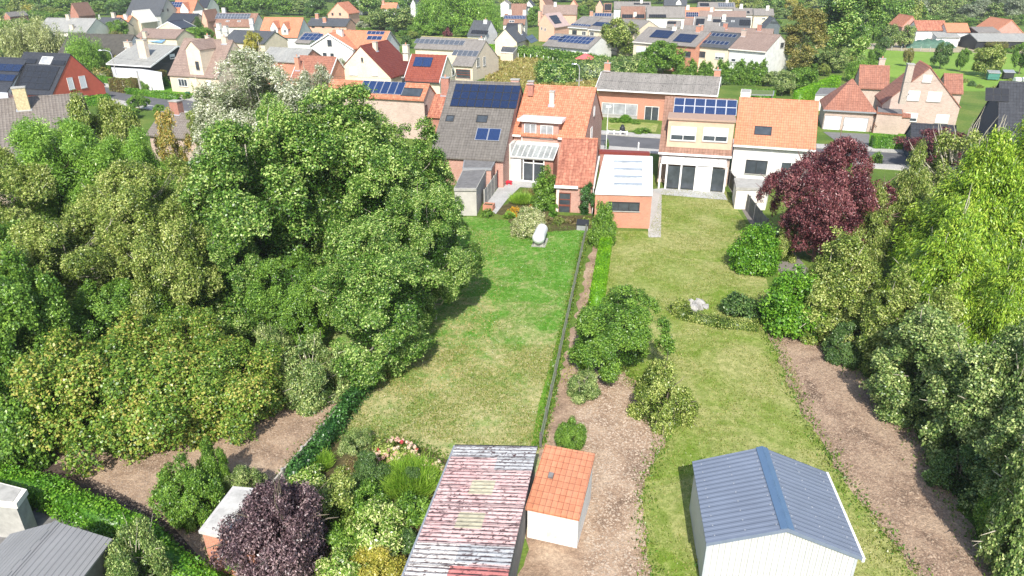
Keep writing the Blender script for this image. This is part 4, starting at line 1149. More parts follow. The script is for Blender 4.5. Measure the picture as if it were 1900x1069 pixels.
# tufts and clumps of longer grass, far too many to count
def tufts(name, poly, n, seed, mat, lo=.03, hi=.10, step=None, kind='stuff'):
    P = [G(*p) for p in poly]; xs = [p.x for p in P]; ys = [p.y for p in P]
    rng = np.random.default_rng(seed)
    x = rng.uniform(min(xs), max(xs), n * 3); y = rng.uniform(min(ys), max(ys), n * 3)
    ins = np.zeros(len(x), bool)
    for i in range(len(P)):
        a, b = P[i], P[(i + 1) % len(P)]
        c = ((a.y > y) != (b.y > y)) & (x < (b.x - a.x) * (y - a.y) / (b.y - a.y + 1e-9) + a.x); ins ^= c
    x, y = x[ins][:n], y[ins][:n]; N = len(x)
    keep = (np.sin(x * 1.1) * np.sin(y * .9 + x * .3) + rng.normal(size=N) * .6) > -.3; x, y = x[keep], y[keep]; N = len(x)
    hh = rng.uniform(lo, hi, N)
    lean = unit(np.stack([rng.normal(size=N) * .45, rng.normal(size=N) * .45, np.ones(N)], 1))
    pos = np.stack([x, y, np.zeros(N) + .015], 1) + lean * (hh * .45)[:, None]
    nr = unit(np.cross(lean, rng.normal(size=(N, 3))))
    me = leafmesh(name, pos, nr, hh, np.stack([rng.uniform(0, 1, N), rng.uniform(0, 1, N)], 1), mat, .45, lean, rng=rng)
    o = bpy.data.objects.new(name, me); C.objects.link(o); tag(o, kind=kind)
L_LAWN = leafmat('lawn_blades', [(0.07, 0.17, 0.016), (0.13, 0.26, 0.025), (0.26, 0.29, 0.07)], .3, bright=1.0)
L_LAWND = leafmat('dry_lawn_blades', [(0.15, 0.22, 0.025), (0.27, 0.30, 0.06), (0.42, 0.38, 0.15)], .3, bright=1.0)
tufts('grass', [(868, 402), (1088, 424), (1078, 470), (1012, 790), (1000, 840), (640, 800), (690, 700), (860, 500)], 60000, 5, L_LAWN)
tufts('dry_grass', [(860, 640), (1040, 640), (1012, 790), (1000, 840), (640, 800), (690, 700)], 45000, 6, L_LAWND)
tufts('dry_grass', [(1112, 428), (1205, 430), (1228, 352), (1345, 352), (1400, 440), (1450, 620), (1535, 850), (1750, 1120), (1180, 1120), (1190, 900), (1255, 790), (1120, 690)], 110000, 7, L_LAWND)
tufts('hay', [(905, 106), (1010, 112), (1115, 133), (1110, 165), (1010, 165), (900, 162)], 30000, 8, leafmat('hay_blades', [(.3, .26, .08), (.42, .34, .12), (.3, .32, .08)], .3, bright=1.0), .3, .8)


def clods(name, poly, n, seed, mat, lo=.015, hi=.07, kind='stuff'):
    """lumps of earth and stones pressed into bare ground"""
    P = [G(*p) for p in poly]; xs = [p.x for p in P]; ys = [p.y for p in P]
    rng = np.random.default_rng(seed); x = rng.uniform(min(xs), max(xs), n * 3); y = rng.uniform(min(ys), max(ys), n * 3); ins = np.zeros(len(x), bool)
    for i in range(len(P)):
        a, b = P[i], P[(i + 1) % len(P)]
        ins ^= ((a.y > y) != (b.y > y)) & (x < (b.x - a.x) * (y - a.y) / (b.y - a.y + 1e-9) + a.x)
    x, y = x[ins][:n], y[ins][:n]; N = len(x); s_ = lo + (hi - lo) * rng.uniform(0, 1, N) ** 3
    base = np.array([[1, 0, 0], [0, 1, 0], [-1, 0, 0], [0, -1, 0], [0, 0, .8]]); 
    V = np.repeat(base[None], N, 0) * rng.uniform(.6, 1.3, (N, 5, 3)) * s_[:, None, None] + rng.normal(size=(N, 5, 3)) * s_[:, None, None] * .15
    V[:, :, 0] += x[:, None]; V[:, :, 1] += y[:, None]; V[:, :, 2] = np.maximum(V[:, :, 2], 0) + .012
    F = np.array([[0, 1, 4], [1, 2, 4], [2, 3, 4], [3, 0, 4]])[None] + (np.arange(N) * 5)[:, None, None]
    me = bpy.data.meshes.new(name); me.vertices.add(N * 5); me.vertices.foreach_set('co', V.reshape(-1).astype(np.float32))
    me.loops.add(N * 12); me.loops.foreach_set('vertex_index', F.reshape(-1).astype(np.int32)); me.polygons.add(N * 4); me.polygons.foreach_set('loop_start', np.arange(N * 4, dtype=np.int32) * 3)
    me.materials.append(mat); me.update(calc_edges=True); o = bpy.data.objects.new(name, me); C.objects.link(o); tag(o, kind=kind)
CLOD = plain('earth_clods', (.32, .24, .175), .95, .35, 2.0)
clods('soil_clods', [(1425, 620), (1470, 600), (1550, 640), (1700, 800), (1880, 1120), (1740, 1120), (1590, 925), (1510, 800), (1460, 700)], 14000, 21, CLOD)
clods('soil_clods', [(1050, 700), (1150, 690), (1252, 785), (1195, 890), (1190, 960), (1215, 1120), (1080, 1120), (1090, 860)], 10000, 22, plain('pale_clods', (.40, .32, .245), .95, .3, 2.0))
clods('soil_clods', [(100, 800), (600, 728), (668, 716), (395, 1045), (100, 860)], 16000, 23, CLOD)
# weeds creeping over the edges of the bare ground and along the walls
def weeds(name, line, w_, n, seed, mat=None, lo=.04, hi=.18):
    P = [G(*p) for p in line]; rng = np.random.default_rng(seed); L = [(P[i + 1] - P[i]).length for i in range(len(P) - 1)]; T = sum(L)
    xs = []; 
    for k in range(n):
        d = T * (rng.uniform() if rng.uniform() < .5 else (rng.integers(0, 60) + rng.normal() * .25) / 60.0 % 1); i = 0
        while i < len(L) - 1 and d > L[i]: d -= L[i]; i += 1
        q = P[i].lerp(P[i + 1], min(1, d / L[i])); xs.append((q.x + rng.normal() * w_, q.y + rng.normal() * w_))
    xy = np.array(xs); N = len(xy); hh = rng.uniform(lo, hi, N)
    lean = unit(np.stack([rng.normal(size=N) * .6, rng.normal(size=N) * .6, np.ones(N)], 1))
    pos = np.concatenate([xy, np.full((N, 1), .02)], 1) + lean * (hh * .45)[:, None]
    me = leafmesh(name, pos, unit(np.cross(lean, rng.normal(size=(N, 3)))), hh, np.stack([rng.uniform(0, 1, N), rng.uniform(0, 1, N)], 1), mat or L_LAWN, .4, lean, rng=rng)
    o = bpy.data.objects.new(name, me); C.objects.link(o); tag(o, kind='stuff')
weeds('weeds', [(1425, 620), (1460, 700), (1510, 800), (1590, 925), (1740, 1110)], .3, 2250, 31)
weeds('weeds', [(1550, 640), (1700, 800), (1880, 1100)], .5, 3000, 32)
weeds('weeds', [(1160, 690), (1252, 785), (1195, 890), (1190, 960), (1215, 1110)], .28, 2000, 33)
weeds('weeds', [(1087, 434), (1045, 620), (1003, 830)], .16, 9000, 34)
weeds('weeds', [(1118, 448), (1070, 640), (1050, 720)], .2, 1000, 35, L_LAWND)
weeds('weeds', [(668, 716), (600, 800), (500, 920), (395, 1045)], .3, 1750, 36)
weeds('weeds', [(640, 812), (700, 812), (760, 822), (830, 852)], .25, 1250, 37)
weeds('weeds', [(1300, 850), (1300, 1060)], .1, 375, 38)
weeds('weeds', [(100, 800), (340, 765), (600, 728)], .6, 2250, 39)

clods('fallen_leaves', [(840, 420), (925, 430), (930, 600), (860, 720), (690, 740), (760, 600)], 5000, 41, plain('dry_leaf', (.42, .30, .12), .8, .5, 9), .02, .055)
clods('white_clover', [(880, 420), (1085, 430), (1010, 800), (660, 790)], 1800, 42, plain('clover_white', (.7, .7, .62), .8, .1, 9), .012, .03)
# ------------------------------------------------------------------ the brick house in the middle
def loc_in(fr, p):
    d = Vector((p.x, p.y, 0)) - fr.o
    return d.dot(fr.ex), d.dot(fr.ey)
Hc = House('brick_house', 'red brick house with orange tile roof and white veranda at the head of the lawn')
wc = Hc.wing((950, 249), (1085, 253), 4.7, ridge=(985, 157), pitch=39, ang=-17, roof=T_ORG, wall=BR_PINK, ov=.3, so=.1)
wc.chimney('SF', 1023, 197, .5, .5, 1.5, plain('pale_chimney_render', (.6, .54, .46), .85, .2, 4), pot=False)
for a0, a1, b0, b1, kk in ((5.0, 5.6, 6.2, 7.2, 'white'), (3.7, 4.6, 3.4, 5.1, 'cur'), (8.2, 9.0, .9, 2.1, 'hs')): window(Hc.root, wc.plane('R'), 0, 0, 0, 0, kk, 1, None, (a0, a1, b0, b1))
# dormer that carries the wall up through the eaves
plF = wc.plane('F')
fr = wc.fr
def uF(px, py): 
    h = hit(px, py, plF[0], plF[3]) - plF[0]; return h.dot(plF[1]), h.dot(plF[2])
ua, za = uF(968, 256); ub, zb_ = uF(1036, 258); zt = uF(1000, 228)[1] + .22
m = MB(); m.box(fr, ua, ub, wc.v0 - .02, 3.0, zb_ - .5, zt); dm = m.build('dormer', BR_PINK, Hc.root)
m = MB(); m.box(fr, ua - .35, ub + .35, wc.v0 - .38, 3.4, zt + .003, zt + .17); m.build('roof', plain('bitumen_pale', (.5, .52, .54), .7, .1, 3), dm)
m = MB(); m.box(fr, ua - .38, ub + .38, wc.v0 - .43, wc.v0 - .382, zt - .1, zt + .2); m.box(fr, ub + .352, ub + .39, wc.v0 - .38, 3.4, zt - .1, zt + .2); m.build('fascia', WHITE, dm)
for g0, g1 in ((-.02, ua - .02), (ub + .02, wc.w + .02)):
    m = MB(); m.box(fr, g0, g1, -.1, -.003, wc.ze - .22, wc.ze - .02); m.build('gutter', WHITE, Hc.root)
pld = (fr.p(0, wc.v0 - .022, 0), fr.ex, Vector((0, 0, 1)), -fr.ey)
window(dm, pld, 973, 229, 995, 254, 'cur', 2); window(dm, pld, 1003, 232, 1026, 258, 'cur', 2)
m = MB(); m.tube([fr.p(ua + .05, wc.v0 - .1, 4.5), fr.p(ua + .05, wc.v0 - .1, 2.8)], .045); m.build('downpipe', WHITE, Hc.root)
# veranda
a, b = G(950, 335), G(1008, 341)
u0, v0 = loc_in(fr, a); u1, v1 = loc_in(fr, b); v0 = (v0 + v1) / 2
u1r = u1 + 1.0
zT, zB = 3.75, 2.75
ver = MB()
for u in (u0, u0 + (u1 - u0) * .28, u0 + (u1 - u0) * .36, u0 + (u1 - u0) * .68, u1):
    ver.box(fr, u - .06, u + .06, v0, v0 + .1, 0, zB - .1)
ver.box(fr, u0 - .06, u1 + .06, v0 - .02, v0 + .12, zB - .25, zB - .05); ver.box(fr, u0, u1, v0, v0 + .1, 0, .18)
ver.box(fr, u0 + (u1 - u0) * .36, u1, v0 + .01, v0 + .09, 2.1, 2.2)
vo = ver.build('veranda', WHITE, Hc.root)
m = MB(); m.box(fr, u0 + .06, u0 + (u1 - u0) * .28 - .06, v0 + .02, v0 + .08, .18, zB - .25); m.build('white_panel', SHUT, vo)
for k, (s0, s1) in enumerate(((.36, .68), (.68, 1.0))):
    m = MB(); m.box(fr, u0 + (u1 - u0) * s0 + .07, u0 + (u1 - u0) * s1 - .07, v0 + .03, v0 + .06, .2, 2.09); m.build('glass_door', GLASS, vo)
m = MB()
o = fr.p(u0 - .1, v0 - .15, zB); vd = (fr.p(u0 - .1, wc.v0, zT) - o); Ls = vd.length; vd = vd / Ls; plv = (o, fr.ex, vd, fr.ex.cross(vd)); wv = u1r - u0 + .2
vg = glass('veranda_roof_sheet', (.25, .27, .265), .3)
mr_ = MB(); slab(mr_, plv, 0, wv, 0, Ls, -.02, .01); mr_.build('roof_sheet', vg, vo)
n = 8
for i in range(n + 1):
    c = wv * i / n; slab(m, plv, c - .035, c + .035, 0, Ls, .012, .07)
slab(m, plv, 0, wv, -.08, .0, -.1, .08); m.build('glazing_bar', WHITE, vo)
m = MB(); m.box(fr, u0 - .02, u1r + .1, wc.v0 - .25, wc.v0 - .01, zT - .08, zT + .22); m.build('flashing_board', WHITE, vo)
m = MB(); m.box(fr, u0 - .55, u0 - .12, v0 + .1, wc.v0 - .05, -.2, zT + .25); m.build('side_wall', plain('rendered_side_wall', (.62, .60, .55), .85, .2, 1), Hc.root)
m = MB(); m.box(fr, u1 + .06, u1 + 1.0, v0 + .1, wc.v0 - .05, -.2, zB); m.build('side_wall', BR_RED, Hc.root)
# low annex with the long tiled roof
wa = Hc.wing((1030, 343), (1101, 345), 2.75, ridge=(1040, 255), pitch=27, ang=-9, roof=T_ORGM, wall=BR_PINK, ov=.25, so=.08, capmat=T_ORG)
pa = wa.plane('F')
wa.win('F', 1037, 357, 1058, 397, 'brown', 1, 'door'); 
def onF(w, px, py, f='F'):
    pl = w.plane(f); h = hit(px, py, pl[0], pl[3]) - pl[0]; return h.dot(pl[1]), h.dot(pl[2])
x0, _ = onF(wa, 1029, 345); x1, _ = onF(wa, 1073, 345)
m = MB(); m.box(wa.fr, x0, x1, -.06, .12, 2.45, 2.72); m.build('fascia', WHITE, Hc.root)
x0, _ = onF(wa, 1033, 350); 
m = MB(); slab(m, pa, x0, x0 + .25, 0, 2.3, 0, .03); m.build('quoin', OFFW, Hc.root)
m = MB(); m.tube([wa.fr.p(wa.w + .02, -.05, 2.7), wa.fr.p(wa.w + .02, .1, 0)], .05); m.build('downpipe', WHITE, Hc.root)
m = MB(); m.box(wa.fr, wa.w - .06, wa.w + .12, .2, wa.d - .4, 2.5, 2.68); m.build('gutter', WHITE, Hc.root)
leafpatch('climber', tuple(wa.fr.p(*(onF(wa, 1086, 380)[0], -.1), 0)), .75, .45, 3.1, L_IVY, 'dark green climber covering the corner of the brick annex right of its brown door', n=7000, leaf=.13, cat='climber', seed=3)
tree('ivyball', 1013, 388, 311, 25, 'tall bright climbing shrub between the white veranda and the brick annex', 'climbing_shrub', 'shrub')
patch('planting', 967, 378, 20, 26, L_REED, 'spiky green and bronze perennials along the patio edge', n=2600, leaf=.05, cat='plant', seed=5, style='blades')
patch('bronze_grass', 990, 366, 18, 22, L_STRAWB, 'bronze drooping grass clump below the white veranda', n=2200, leaf=.05, cat='plant', seed=6, style='blades')
patch('flower_clump', 953, 400, 14, 20, L_ORFL, 'orange flower clump left of the round variegated shrub', n=1500, leaf=.09, cat='flowers', seed=7)
patch('flower_clump', 997, 387, 14, 15, L_ORFL, 'yellow-orange flower clump behind the round variegated shrub', n=1500, leaf=.09, cat='flowers', seed=8)
patch('low_shrub', 946, 405, 12, 16, L_LIME, 'low pale green plant beside the planter at the patio end', n=1800, leaf=.1, cat='plant', seed=9)
patch('upright_shrub', 1026, 402, 10, 26, L_HEDGE, 'small upright lime shrub left of the brown annex door', n=3500, leaf=.08, cat='shrub', seed=10)
for i, (x, y, w_, lab) in enumerate(((1012, 412, 14, 'low bronze plant under the lime shrub'), (1036, 415, 14, 'low olive plant before the brown annex door'), (1062, 414, 16, 'low brown-green plant right of the annex door'), (1090, 414, 14, 'low dark plant by the black garden box'))):
    patch('border_plant', x, y, w_, 13, (L_STRAWB, L_OLIVE, L_STRAWB, L_OLIVE)[i], lab, n=1600, leaf=.09, cat='plant', seed=11 + i, group='low plants in the border before the annex')
tree('varieg', 981, 436, 386, 31, 'large round cream variegated shrub on the lawn before the brick house', 'variegated_shrub', 'shrub')
patch('planter_shrub', 905, 402, 13, 18, L_GREEN, 'small leafy plant beneath the brick planter at the lawn edge', n=1500, leaf=.1, cat='plant', seed=17)

# white gas tank on its two cradles
g = G(998, 460); e = empty('gas_tank', (g.x, g.y, 0), 'white cylindrical gas tank on concrete cradles on the green lawn', 'gas tank')
frt = Fr(g, math.radians(80)); zc = .78; rt = .52; Lt = 2.3
prof = [(-.32, 0.02), (-.28, .2), (-.17, .37), (0, .5), (.04, rt), (Lt - .04, rt), (Lt, .5), (Lt + .17, .37), (Lt + .28, .2), (Lt + .32, .02)]
frt.o = Vector((g.x, g.y, 0)) + frt.ex * .15
m = MB(); m.tube([frt.p(u, 0, zc) for u, r in prof], [r for u, r in prof], 28); m.build('tank_body', plain('tank_paint', (.66, .67, .68), .4, .10, 3), e, smooth=True)
for u in (.35, 1.85):
    m = MB(); m.box(frt, u - .12, u + .12, -.42, .42, 0, .42); m.build('cradle', CONC, e, bevel=.02)
m = MB(); m.tube([frt.p(1.2, 0, zc + rt - .03), frt.p(1.2, 0, zc + rt + .16)], .14, 14); m.build('valve_cap', WHITE, e)
m = MB(); m.box(frt, .0, 2.2, -.6, .6, .0, .03); m.build('base_slab', CONC, e)

# black garden box, brick planter, red toy
g = G(1081, 428); e = empty('garden_box', (g.x, g.y, 0), 'black topped garden box standing at the right edge of the lawn', 'garden box')
f2 = Fr(g, math.radians(-10))
m = MB(); m.box(f2, -.55, .45, 0, .75, 0, .5); m.build('box_body', plain('box_grey', (.28, .29, .3), .6, .1), e, bevel=.02)
m = MB(); pl_ = (f2.p(-.6, -.06, .5), f2.ex, (f2.ey * .9 + Vector((0, 0, .22))).normalized(), None); pl_ = pl_[:3] + (pl_[1].cross(pl_[2]),)
slab(m, pl_, 0, 1.1, 0, .95, 0, .05); m.build('lid', DARKP, e)
g = G(905, 392); e = empty('planter', (g.x, g.y, 0), 'square red brick planter with plants at the end of the patio', 'planter')
f2 = Fr(g, math.radians(-14))
m = MB()
for a in ((-.5, .5, 0, .1), (-.5, .5, .8, .9), (-.5, -.4, .1, .8), (.4, .5, .1, .8)): m.box(f2, *a, 0, .6)
m.build('planter_wall', BR_ORG, e); m = MB(); m.box(f2, -.399, .399, .101, .799, 0, .5); m.build('soil', BED, e)
g = G(944, 343); e = empty('garden_toy', (g.x, g.y, 0), 'small red ride-on toy lying on the patio by the fence', 'toy')
RP = plain('red_plastic', (.55, .03, .05), .35, .1)
m = MB(); m.tube([(g.x - .3, g.y, .25), (g.x - .1, g.y, .34), (g.x + .15, g.y + .05, .3), (g.x + .38, g.y + .1, .36)], [.08, .19, .17, .08], 10); m.build('toy_body', RP, e, smooth=True)
for dx in (-.2, .25):
    for dy in (-.16, .2):
        m = MB(); m.tube([(g.x + dx, g.y + dy - .03, .1), (g.x + dx, g.y + dy + .03, .1)], .1, 12); m.build('wheel', RP, e)

# concrete panel fence and red gate left of the patio
def panel_fence(name, p0, p1, h, n, mat, label, post=CONC, cat='fence', group=None, th=.05, open_=False, pm=None, hp=.1):
    a, b = (G(*p0) if not isinstance(p0, Vector) else p0), (G(*p1) if not isinstance(p1, Vector) else p1)
    e = empty(name, (a.x, a.y, 0), label, cat, group)
    f = Fr(a, math.atan2(b.y - a.y, b.x - a.x)); L = (b - a).length
    for i in range(n):
        u0, u1 = L * i / n, L * (i + 1) / n
        m = MB()
        if open_:
            for z in (.25, .6, .95, h - .05): m.box(f, u0, u1, -.012, .012, z - .012, z + .012)
            m.box(f, u0 + .06, u1 - .06, -.03, .03, 0, .2)
        else:
            k = max(1, int(h / .4))
            for j in range(k): m.box(f, u0 + .07, u1 - .07, -th / 2, th / 2, h * j / k + .004, h * (j + 1) / k - .008)
        m.build('panel', mat, e)
    for i in range(n + 1):
        u = L * i / n; m = MB(); m.box(f, u - .06, u + .06, -.06, .06, 0, h + hp); m.build('post', post, e)
    return e
panel_fence('fence', (899, 384), (922, 349), 1.7, 4, CONC, 'grey concrete panel fence along the left side of the patio', th=.05)
a, b = G(923, 350), G(938, 330)
e = empty('gate', (a.x, a.y, 0), 'red-brown slatted gate beside the white veranda', 'gate')
f = Fr(a, math.atan2(b.y - a.y, b.x - a.x)); L = (b - a).length
m = MB(); m.box(f, 0, .08, -.04, .04, 0, 2.0); m.box(f, L - .08, L, -.04, .04, 0, 2.0); m.box(f, .08, L - .08, -.03, .03, .2, .3); m.box(f, .08, L - .08, -.03, .03, 1.8, 1.9); m.build('gate_frame', DARKP, e)
m = MB(); n = int(L / .16)
for i in range(n): m.box(f, .1 + (L - .2) * i / n, .1 + (L - .2) * i / n + .11, -.06, -.031, .1, 1.95)
m.build('slats', plain('red_boards', (.35, .05, .04), .5, .2), e)
panel_fence('wire_fence', (1087, 434), (1003, 830), 0.85, 14, plain('fence_wire', (.19, .22, .14), .6, .1), 'thin wire fence on concrete posts along the right side of the lawn', open_=True, hp=.03, post=plain('weathered_post', (.13, .125, .11), .9, .3, 6))

# ------------------------------------------------------------------ the corrugated shed in the foreground
def corrugated(mb, O, ex, ey, n, w, l0, l1, pitch=.21, amp=.032, seg=6, mat=None, lift=0.0):
    """sheet whose corrugations run along ex and follow each other along ey"""
    k0 = int(round(l0 / pitch * seg)); k1 = int(round(l1 / pitch * seg))
    f = lambda a, k: O + ex * a + ey * (k * pitch / seg) + n * (amp * math.sin(2 * math.pi * k / seg) + lift)
    for k in range(k0, k1):
        mb.poly([f(w[0], k), f(w[1], k), f(w[1], k + 1), f(w[0], k + 1)], mat)
        mb.poly([f(w[0], k) - n * .012, f(w[0], k + 1) - n * .012, f(w[1], k + 1) - n * .012, f(w[1], k) - n * .012], mat)
    for k in (k0, k1):
        mb.poly([f(w[0], k), f(w[0], k) - n * .012, f(w[1], k) - n * .012, f(w[1], k)], mat)
    for a in w:
        for k in range(k0, k1): mb.poly([f(a, k), f(a, k + 1), f(a, k + 1) - n * .012, f(a, k) - n * .012], mat)
zl, zr_ = 2.35, 2.75
A, B = G(845, 826, zl), G(997, 829, zr_); Cn, Dn = G(752, 1060, zl), G(955, 1069, zr_)
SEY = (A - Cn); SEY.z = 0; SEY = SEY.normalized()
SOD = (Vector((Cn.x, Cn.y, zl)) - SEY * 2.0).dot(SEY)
def sheetmat(name, c, spot=.5, red=0.0):
    m = NT(name); p = m.geo()
    n1 = m.noise(1.1, 6, .7, p); c1 = m.ramp(n1, [(.3, tuple(x * .8 for x in c)), (.55, c), (.75, tuple(min(1, x * 1.2) for x in c))])
    if red: c1 = m.mix(m.math('MULTIPLY', m.ramp(m.noise(.7, 5, .7, p, .5), [(.46, 0.0), (.62, 1.0)]), red), c1, (.35, .07, .08))
    mp = m.n('ShaderNodeMapping'); m.l(p, mp.inputs[0]); mp.inputs['Scale'].default_value = (5, 12, 3)
    s = m.ramp(m.noise(1.0, 5, .75, mp.outputs[0]), [(.535, 0.0), (.575, 1.0)])
    big = m.ramp(m.noise(.9, 4, .6, p), [(.35, .35), (.6, 1.0)])
    c1 = m.mix(m.math('MULTIPLY', m.math('MULTIPLY', s, big), spot * 1.35), c1, (.045, .022, .024))
    # trough shade, mixed with black growth, painted as broken lines into the sheet colour
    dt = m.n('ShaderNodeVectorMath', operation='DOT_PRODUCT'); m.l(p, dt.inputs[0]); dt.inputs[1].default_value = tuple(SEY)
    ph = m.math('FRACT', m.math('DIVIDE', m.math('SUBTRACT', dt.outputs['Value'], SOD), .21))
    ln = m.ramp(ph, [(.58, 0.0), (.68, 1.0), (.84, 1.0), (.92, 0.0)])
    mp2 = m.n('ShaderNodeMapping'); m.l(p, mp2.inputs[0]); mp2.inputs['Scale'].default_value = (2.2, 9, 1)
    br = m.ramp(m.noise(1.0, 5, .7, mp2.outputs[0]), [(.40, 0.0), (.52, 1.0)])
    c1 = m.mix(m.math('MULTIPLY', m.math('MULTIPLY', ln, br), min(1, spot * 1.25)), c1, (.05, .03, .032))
    m.col(c1); m.b.inputs['Roughness'].default_value = .9
    m.bump(m.noise(18, 4, .7, p), .4, .02)
    return m.mat
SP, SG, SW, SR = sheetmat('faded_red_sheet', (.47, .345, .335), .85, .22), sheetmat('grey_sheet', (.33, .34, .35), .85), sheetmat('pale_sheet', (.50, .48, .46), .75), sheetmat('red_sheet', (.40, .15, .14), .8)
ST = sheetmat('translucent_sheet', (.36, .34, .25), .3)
zl, zr_ = 2.35, 2.75
A, B = G(845, 826, zl), G(997, 829, zr_); Cn, Dn = G(752, 1060, zl), G(955, 1069, zr_)
e = empty('shed', (B.x, Cn.y, 0), 'long shed under a faded red corrugated roof spotted with lichen', 'shed')
ey = (A - Cn); ey.z = 0; ey = ey.normalized()
ex = Vector((B.x - A.x, 0, zr_ - zl)); ex = (ex - ey * ex.dot(ey)); ex = ex.normalized(); nn = ex.cross(ey).normalized()
O = Vector((Cn.x, Cn.y, zl)) - ey * 2.0
Lr = (A - O).length; Wd = 3.72
rows = int(Lr / 1.05) + 1
kinds = {}
def ypx(d): return d
pos = lambda px, py: ((hit(px, py, O, nn) - O).dot(ex), (hit(px, py, O, nn) - O).dot(ey))
yA = pos(845, 850)[1]; yG = pos(900, 1043)[1]; yH = pos(900, 1015)[1]; yR = pos(900, 1056)[1]
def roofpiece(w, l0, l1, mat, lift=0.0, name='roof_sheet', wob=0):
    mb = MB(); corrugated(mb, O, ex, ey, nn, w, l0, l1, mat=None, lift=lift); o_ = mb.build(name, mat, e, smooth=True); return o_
p_ = .21
q = lambda y: round(y / p_) * p_
W2 = Wd * .56
segs = [(0, q(yR), [(0, W2 * .75, SW), (W2 * .75, Wd, SR)]), (q(yR), q(yG), [(0, Wd * .6, SW), (Wd * .6, Wd, SP)]), (q(yG), q(yH), [(0, Wd * .45, SW), (Wd * .45, Wd, SG)])]
y = q(yH); i = 0
while y < Lr - .3:
    y2 = min(y + 1.05, q(yA) if y < q(yA) else Lr)
    if y2 - y < .2: y2 = y + .42
    top = y >= q(yA) - .01
    if top: segs.append((y, q(Lr), [(0, Wd * .55, SG), (Wd * .55, Wd, SG)])); break
    segs.append((y, q(y2), [(0, W2, SP), (W2, Wd, SG if i in (4,) else SP)])); y = q(y2); i += 1
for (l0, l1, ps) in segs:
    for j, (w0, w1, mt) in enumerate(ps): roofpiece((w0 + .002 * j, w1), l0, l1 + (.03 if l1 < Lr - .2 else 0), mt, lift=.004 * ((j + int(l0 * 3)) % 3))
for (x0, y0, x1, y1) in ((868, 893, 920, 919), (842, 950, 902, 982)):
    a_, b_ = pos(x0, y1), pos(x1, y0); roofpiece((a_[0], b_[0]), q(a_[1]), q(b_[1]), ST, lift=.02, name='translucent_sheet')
m = MB()
up = Vector((0, 0, 1))
c4 = [O + ex * .12 + ey * .12, O + ex * (Wd - .12) + ey * .12, O + ex * (Wd - .12) + ey * (Lr - .2), O + ex * .12 + ey * (Lr - .2)]
m.prism([Vector((p.x, p.y, -.1)) for p in c4], [p - nn * .09 for p in c4]); m.build('wall', CONCD, e)
m = MB()
for (s, zz) in ((-.09, -.03),):
    m.tube([O + ex * -.06 + nn * -.06, O + ex * -.06 + ey * Lr - nn * .06], .055, 8)
m.build('gutter', ALU, e)
m = MB(); mlen = Lr
m.prism([O + ex * (-.02) + ey * (Lr - .02) - nn * .16, O + ex * Wd + ey * (Lr - .02) - nn * .16, O + ex * Wd + ey * (Lr + .03) - nn * .16, O + ex * (-.02) + ey * (Lr + .03) - nn * .16],
        [O + ex * (-.02) + ey * (Lr - .02) + nn * .02, O + ex * Wd + ey * (Lr - .02) + nn * .02, O + ex * Wd + ey * (Lr + .03) + nn * .02, O + ex * (-.02) + ey * (Lr + .03) + nn * .02]); m.build('end_board', DARKP, e)

# ------------------------------------------------------------------ hut with orange roof beside the shed, metal shed
Hh = House('tiled_hut', 'small whitewashed hut with a single orange tile slope beside the corrugated shed', 'hut')
wh = Hh.wing((975, 941), (1075, 962), 1.75, rise=.75, depth=3.25, rv=3.25, roof=T_ORGL, wall=WHITEW, ov=.12, so=.06)
m = MB(); slab(m, wh.plane('SF'), .55, .75, 1.6, 1.85, 0, .12); m.build('vent_tile', CONCD, Hh.root)
m = MB(); slab(m, wh.plane('F'), .9, 1.35, .3, .75, 0, .02); m.build('patch', plain('grey_render_patch', (.5, .5, .48), .9, .3, 6), Hh.root)
Hm = House('metal_shed', 'grey-blue roofed garden shed with white ribbed cladding standing on the dry lawn', 'shed')
def ribbed(name, c, pitch=.2, rough=.4, depth=.5, axis=0):
    m = NT(name); sp = m.n('ShaderNodeSeparateXYZ'); m.l(m.uv(), sp.inputs[0])
    fr_ = m.math('FRACT', m.math('DIVIDE', sp.outputs[axis], pitch)); s = m.ramp(fr_, [(.0, 0.0), (.12, 1.0), (.5, 1.0), (.62, 0.0)])
    n1 = m.noise(.8, 5, .6, m.geo()); st = m.n('ShaderNodeMapping'); m.l(m.uv(), st.inputs[0]); st.inputs['Scale'].default_value = (1.5, .35, 1) if axis == 0 else (.35, 1.5, 1)
    gr = m.ramp(m.noise(1.3, 5, .65, st.outputs[0]), [(.42, 0.0), (.75, 1.0)])
    cc = m.mix(m.math('MULTIPLY', gr, .35), m.ramp(n1, [(.3, tuple(x * .88 for x in c)), (.7, c)]), tuple(x * .6 for x in c))
    m.col(m.mix(m.math('MULTIPLY', m.ramp(fr_, [(.0, 1.0), (.10, 0.0), (.9, 0.0), (1.0, 1.0)]), .45), cc, tuple(x * .45 for x in c)))
    m.b.inputs['Roughness'].default_value = rough; m.b.inputs['Specular IOR Level'].default_value = .4
    m.bump(s, depth, .03); return m.mat
wm = Hm.gable((1310, 1008), (1600, 1036), 2.45, (1462, 981), 4.7, ang=-7, roof=ribbed('blue_grey_metal', (.18, .21, .27), .25, .35), wall=ribbed('white_metal', (.57, .57, .56), .22, .5, 1.0), ov=.12, so=.16, thick=.06, capmat=plain('blue_ridge_metal', (.09, .15, .24), .35, .05), gut=WHITE)
m = MB(); fr = wm.fr
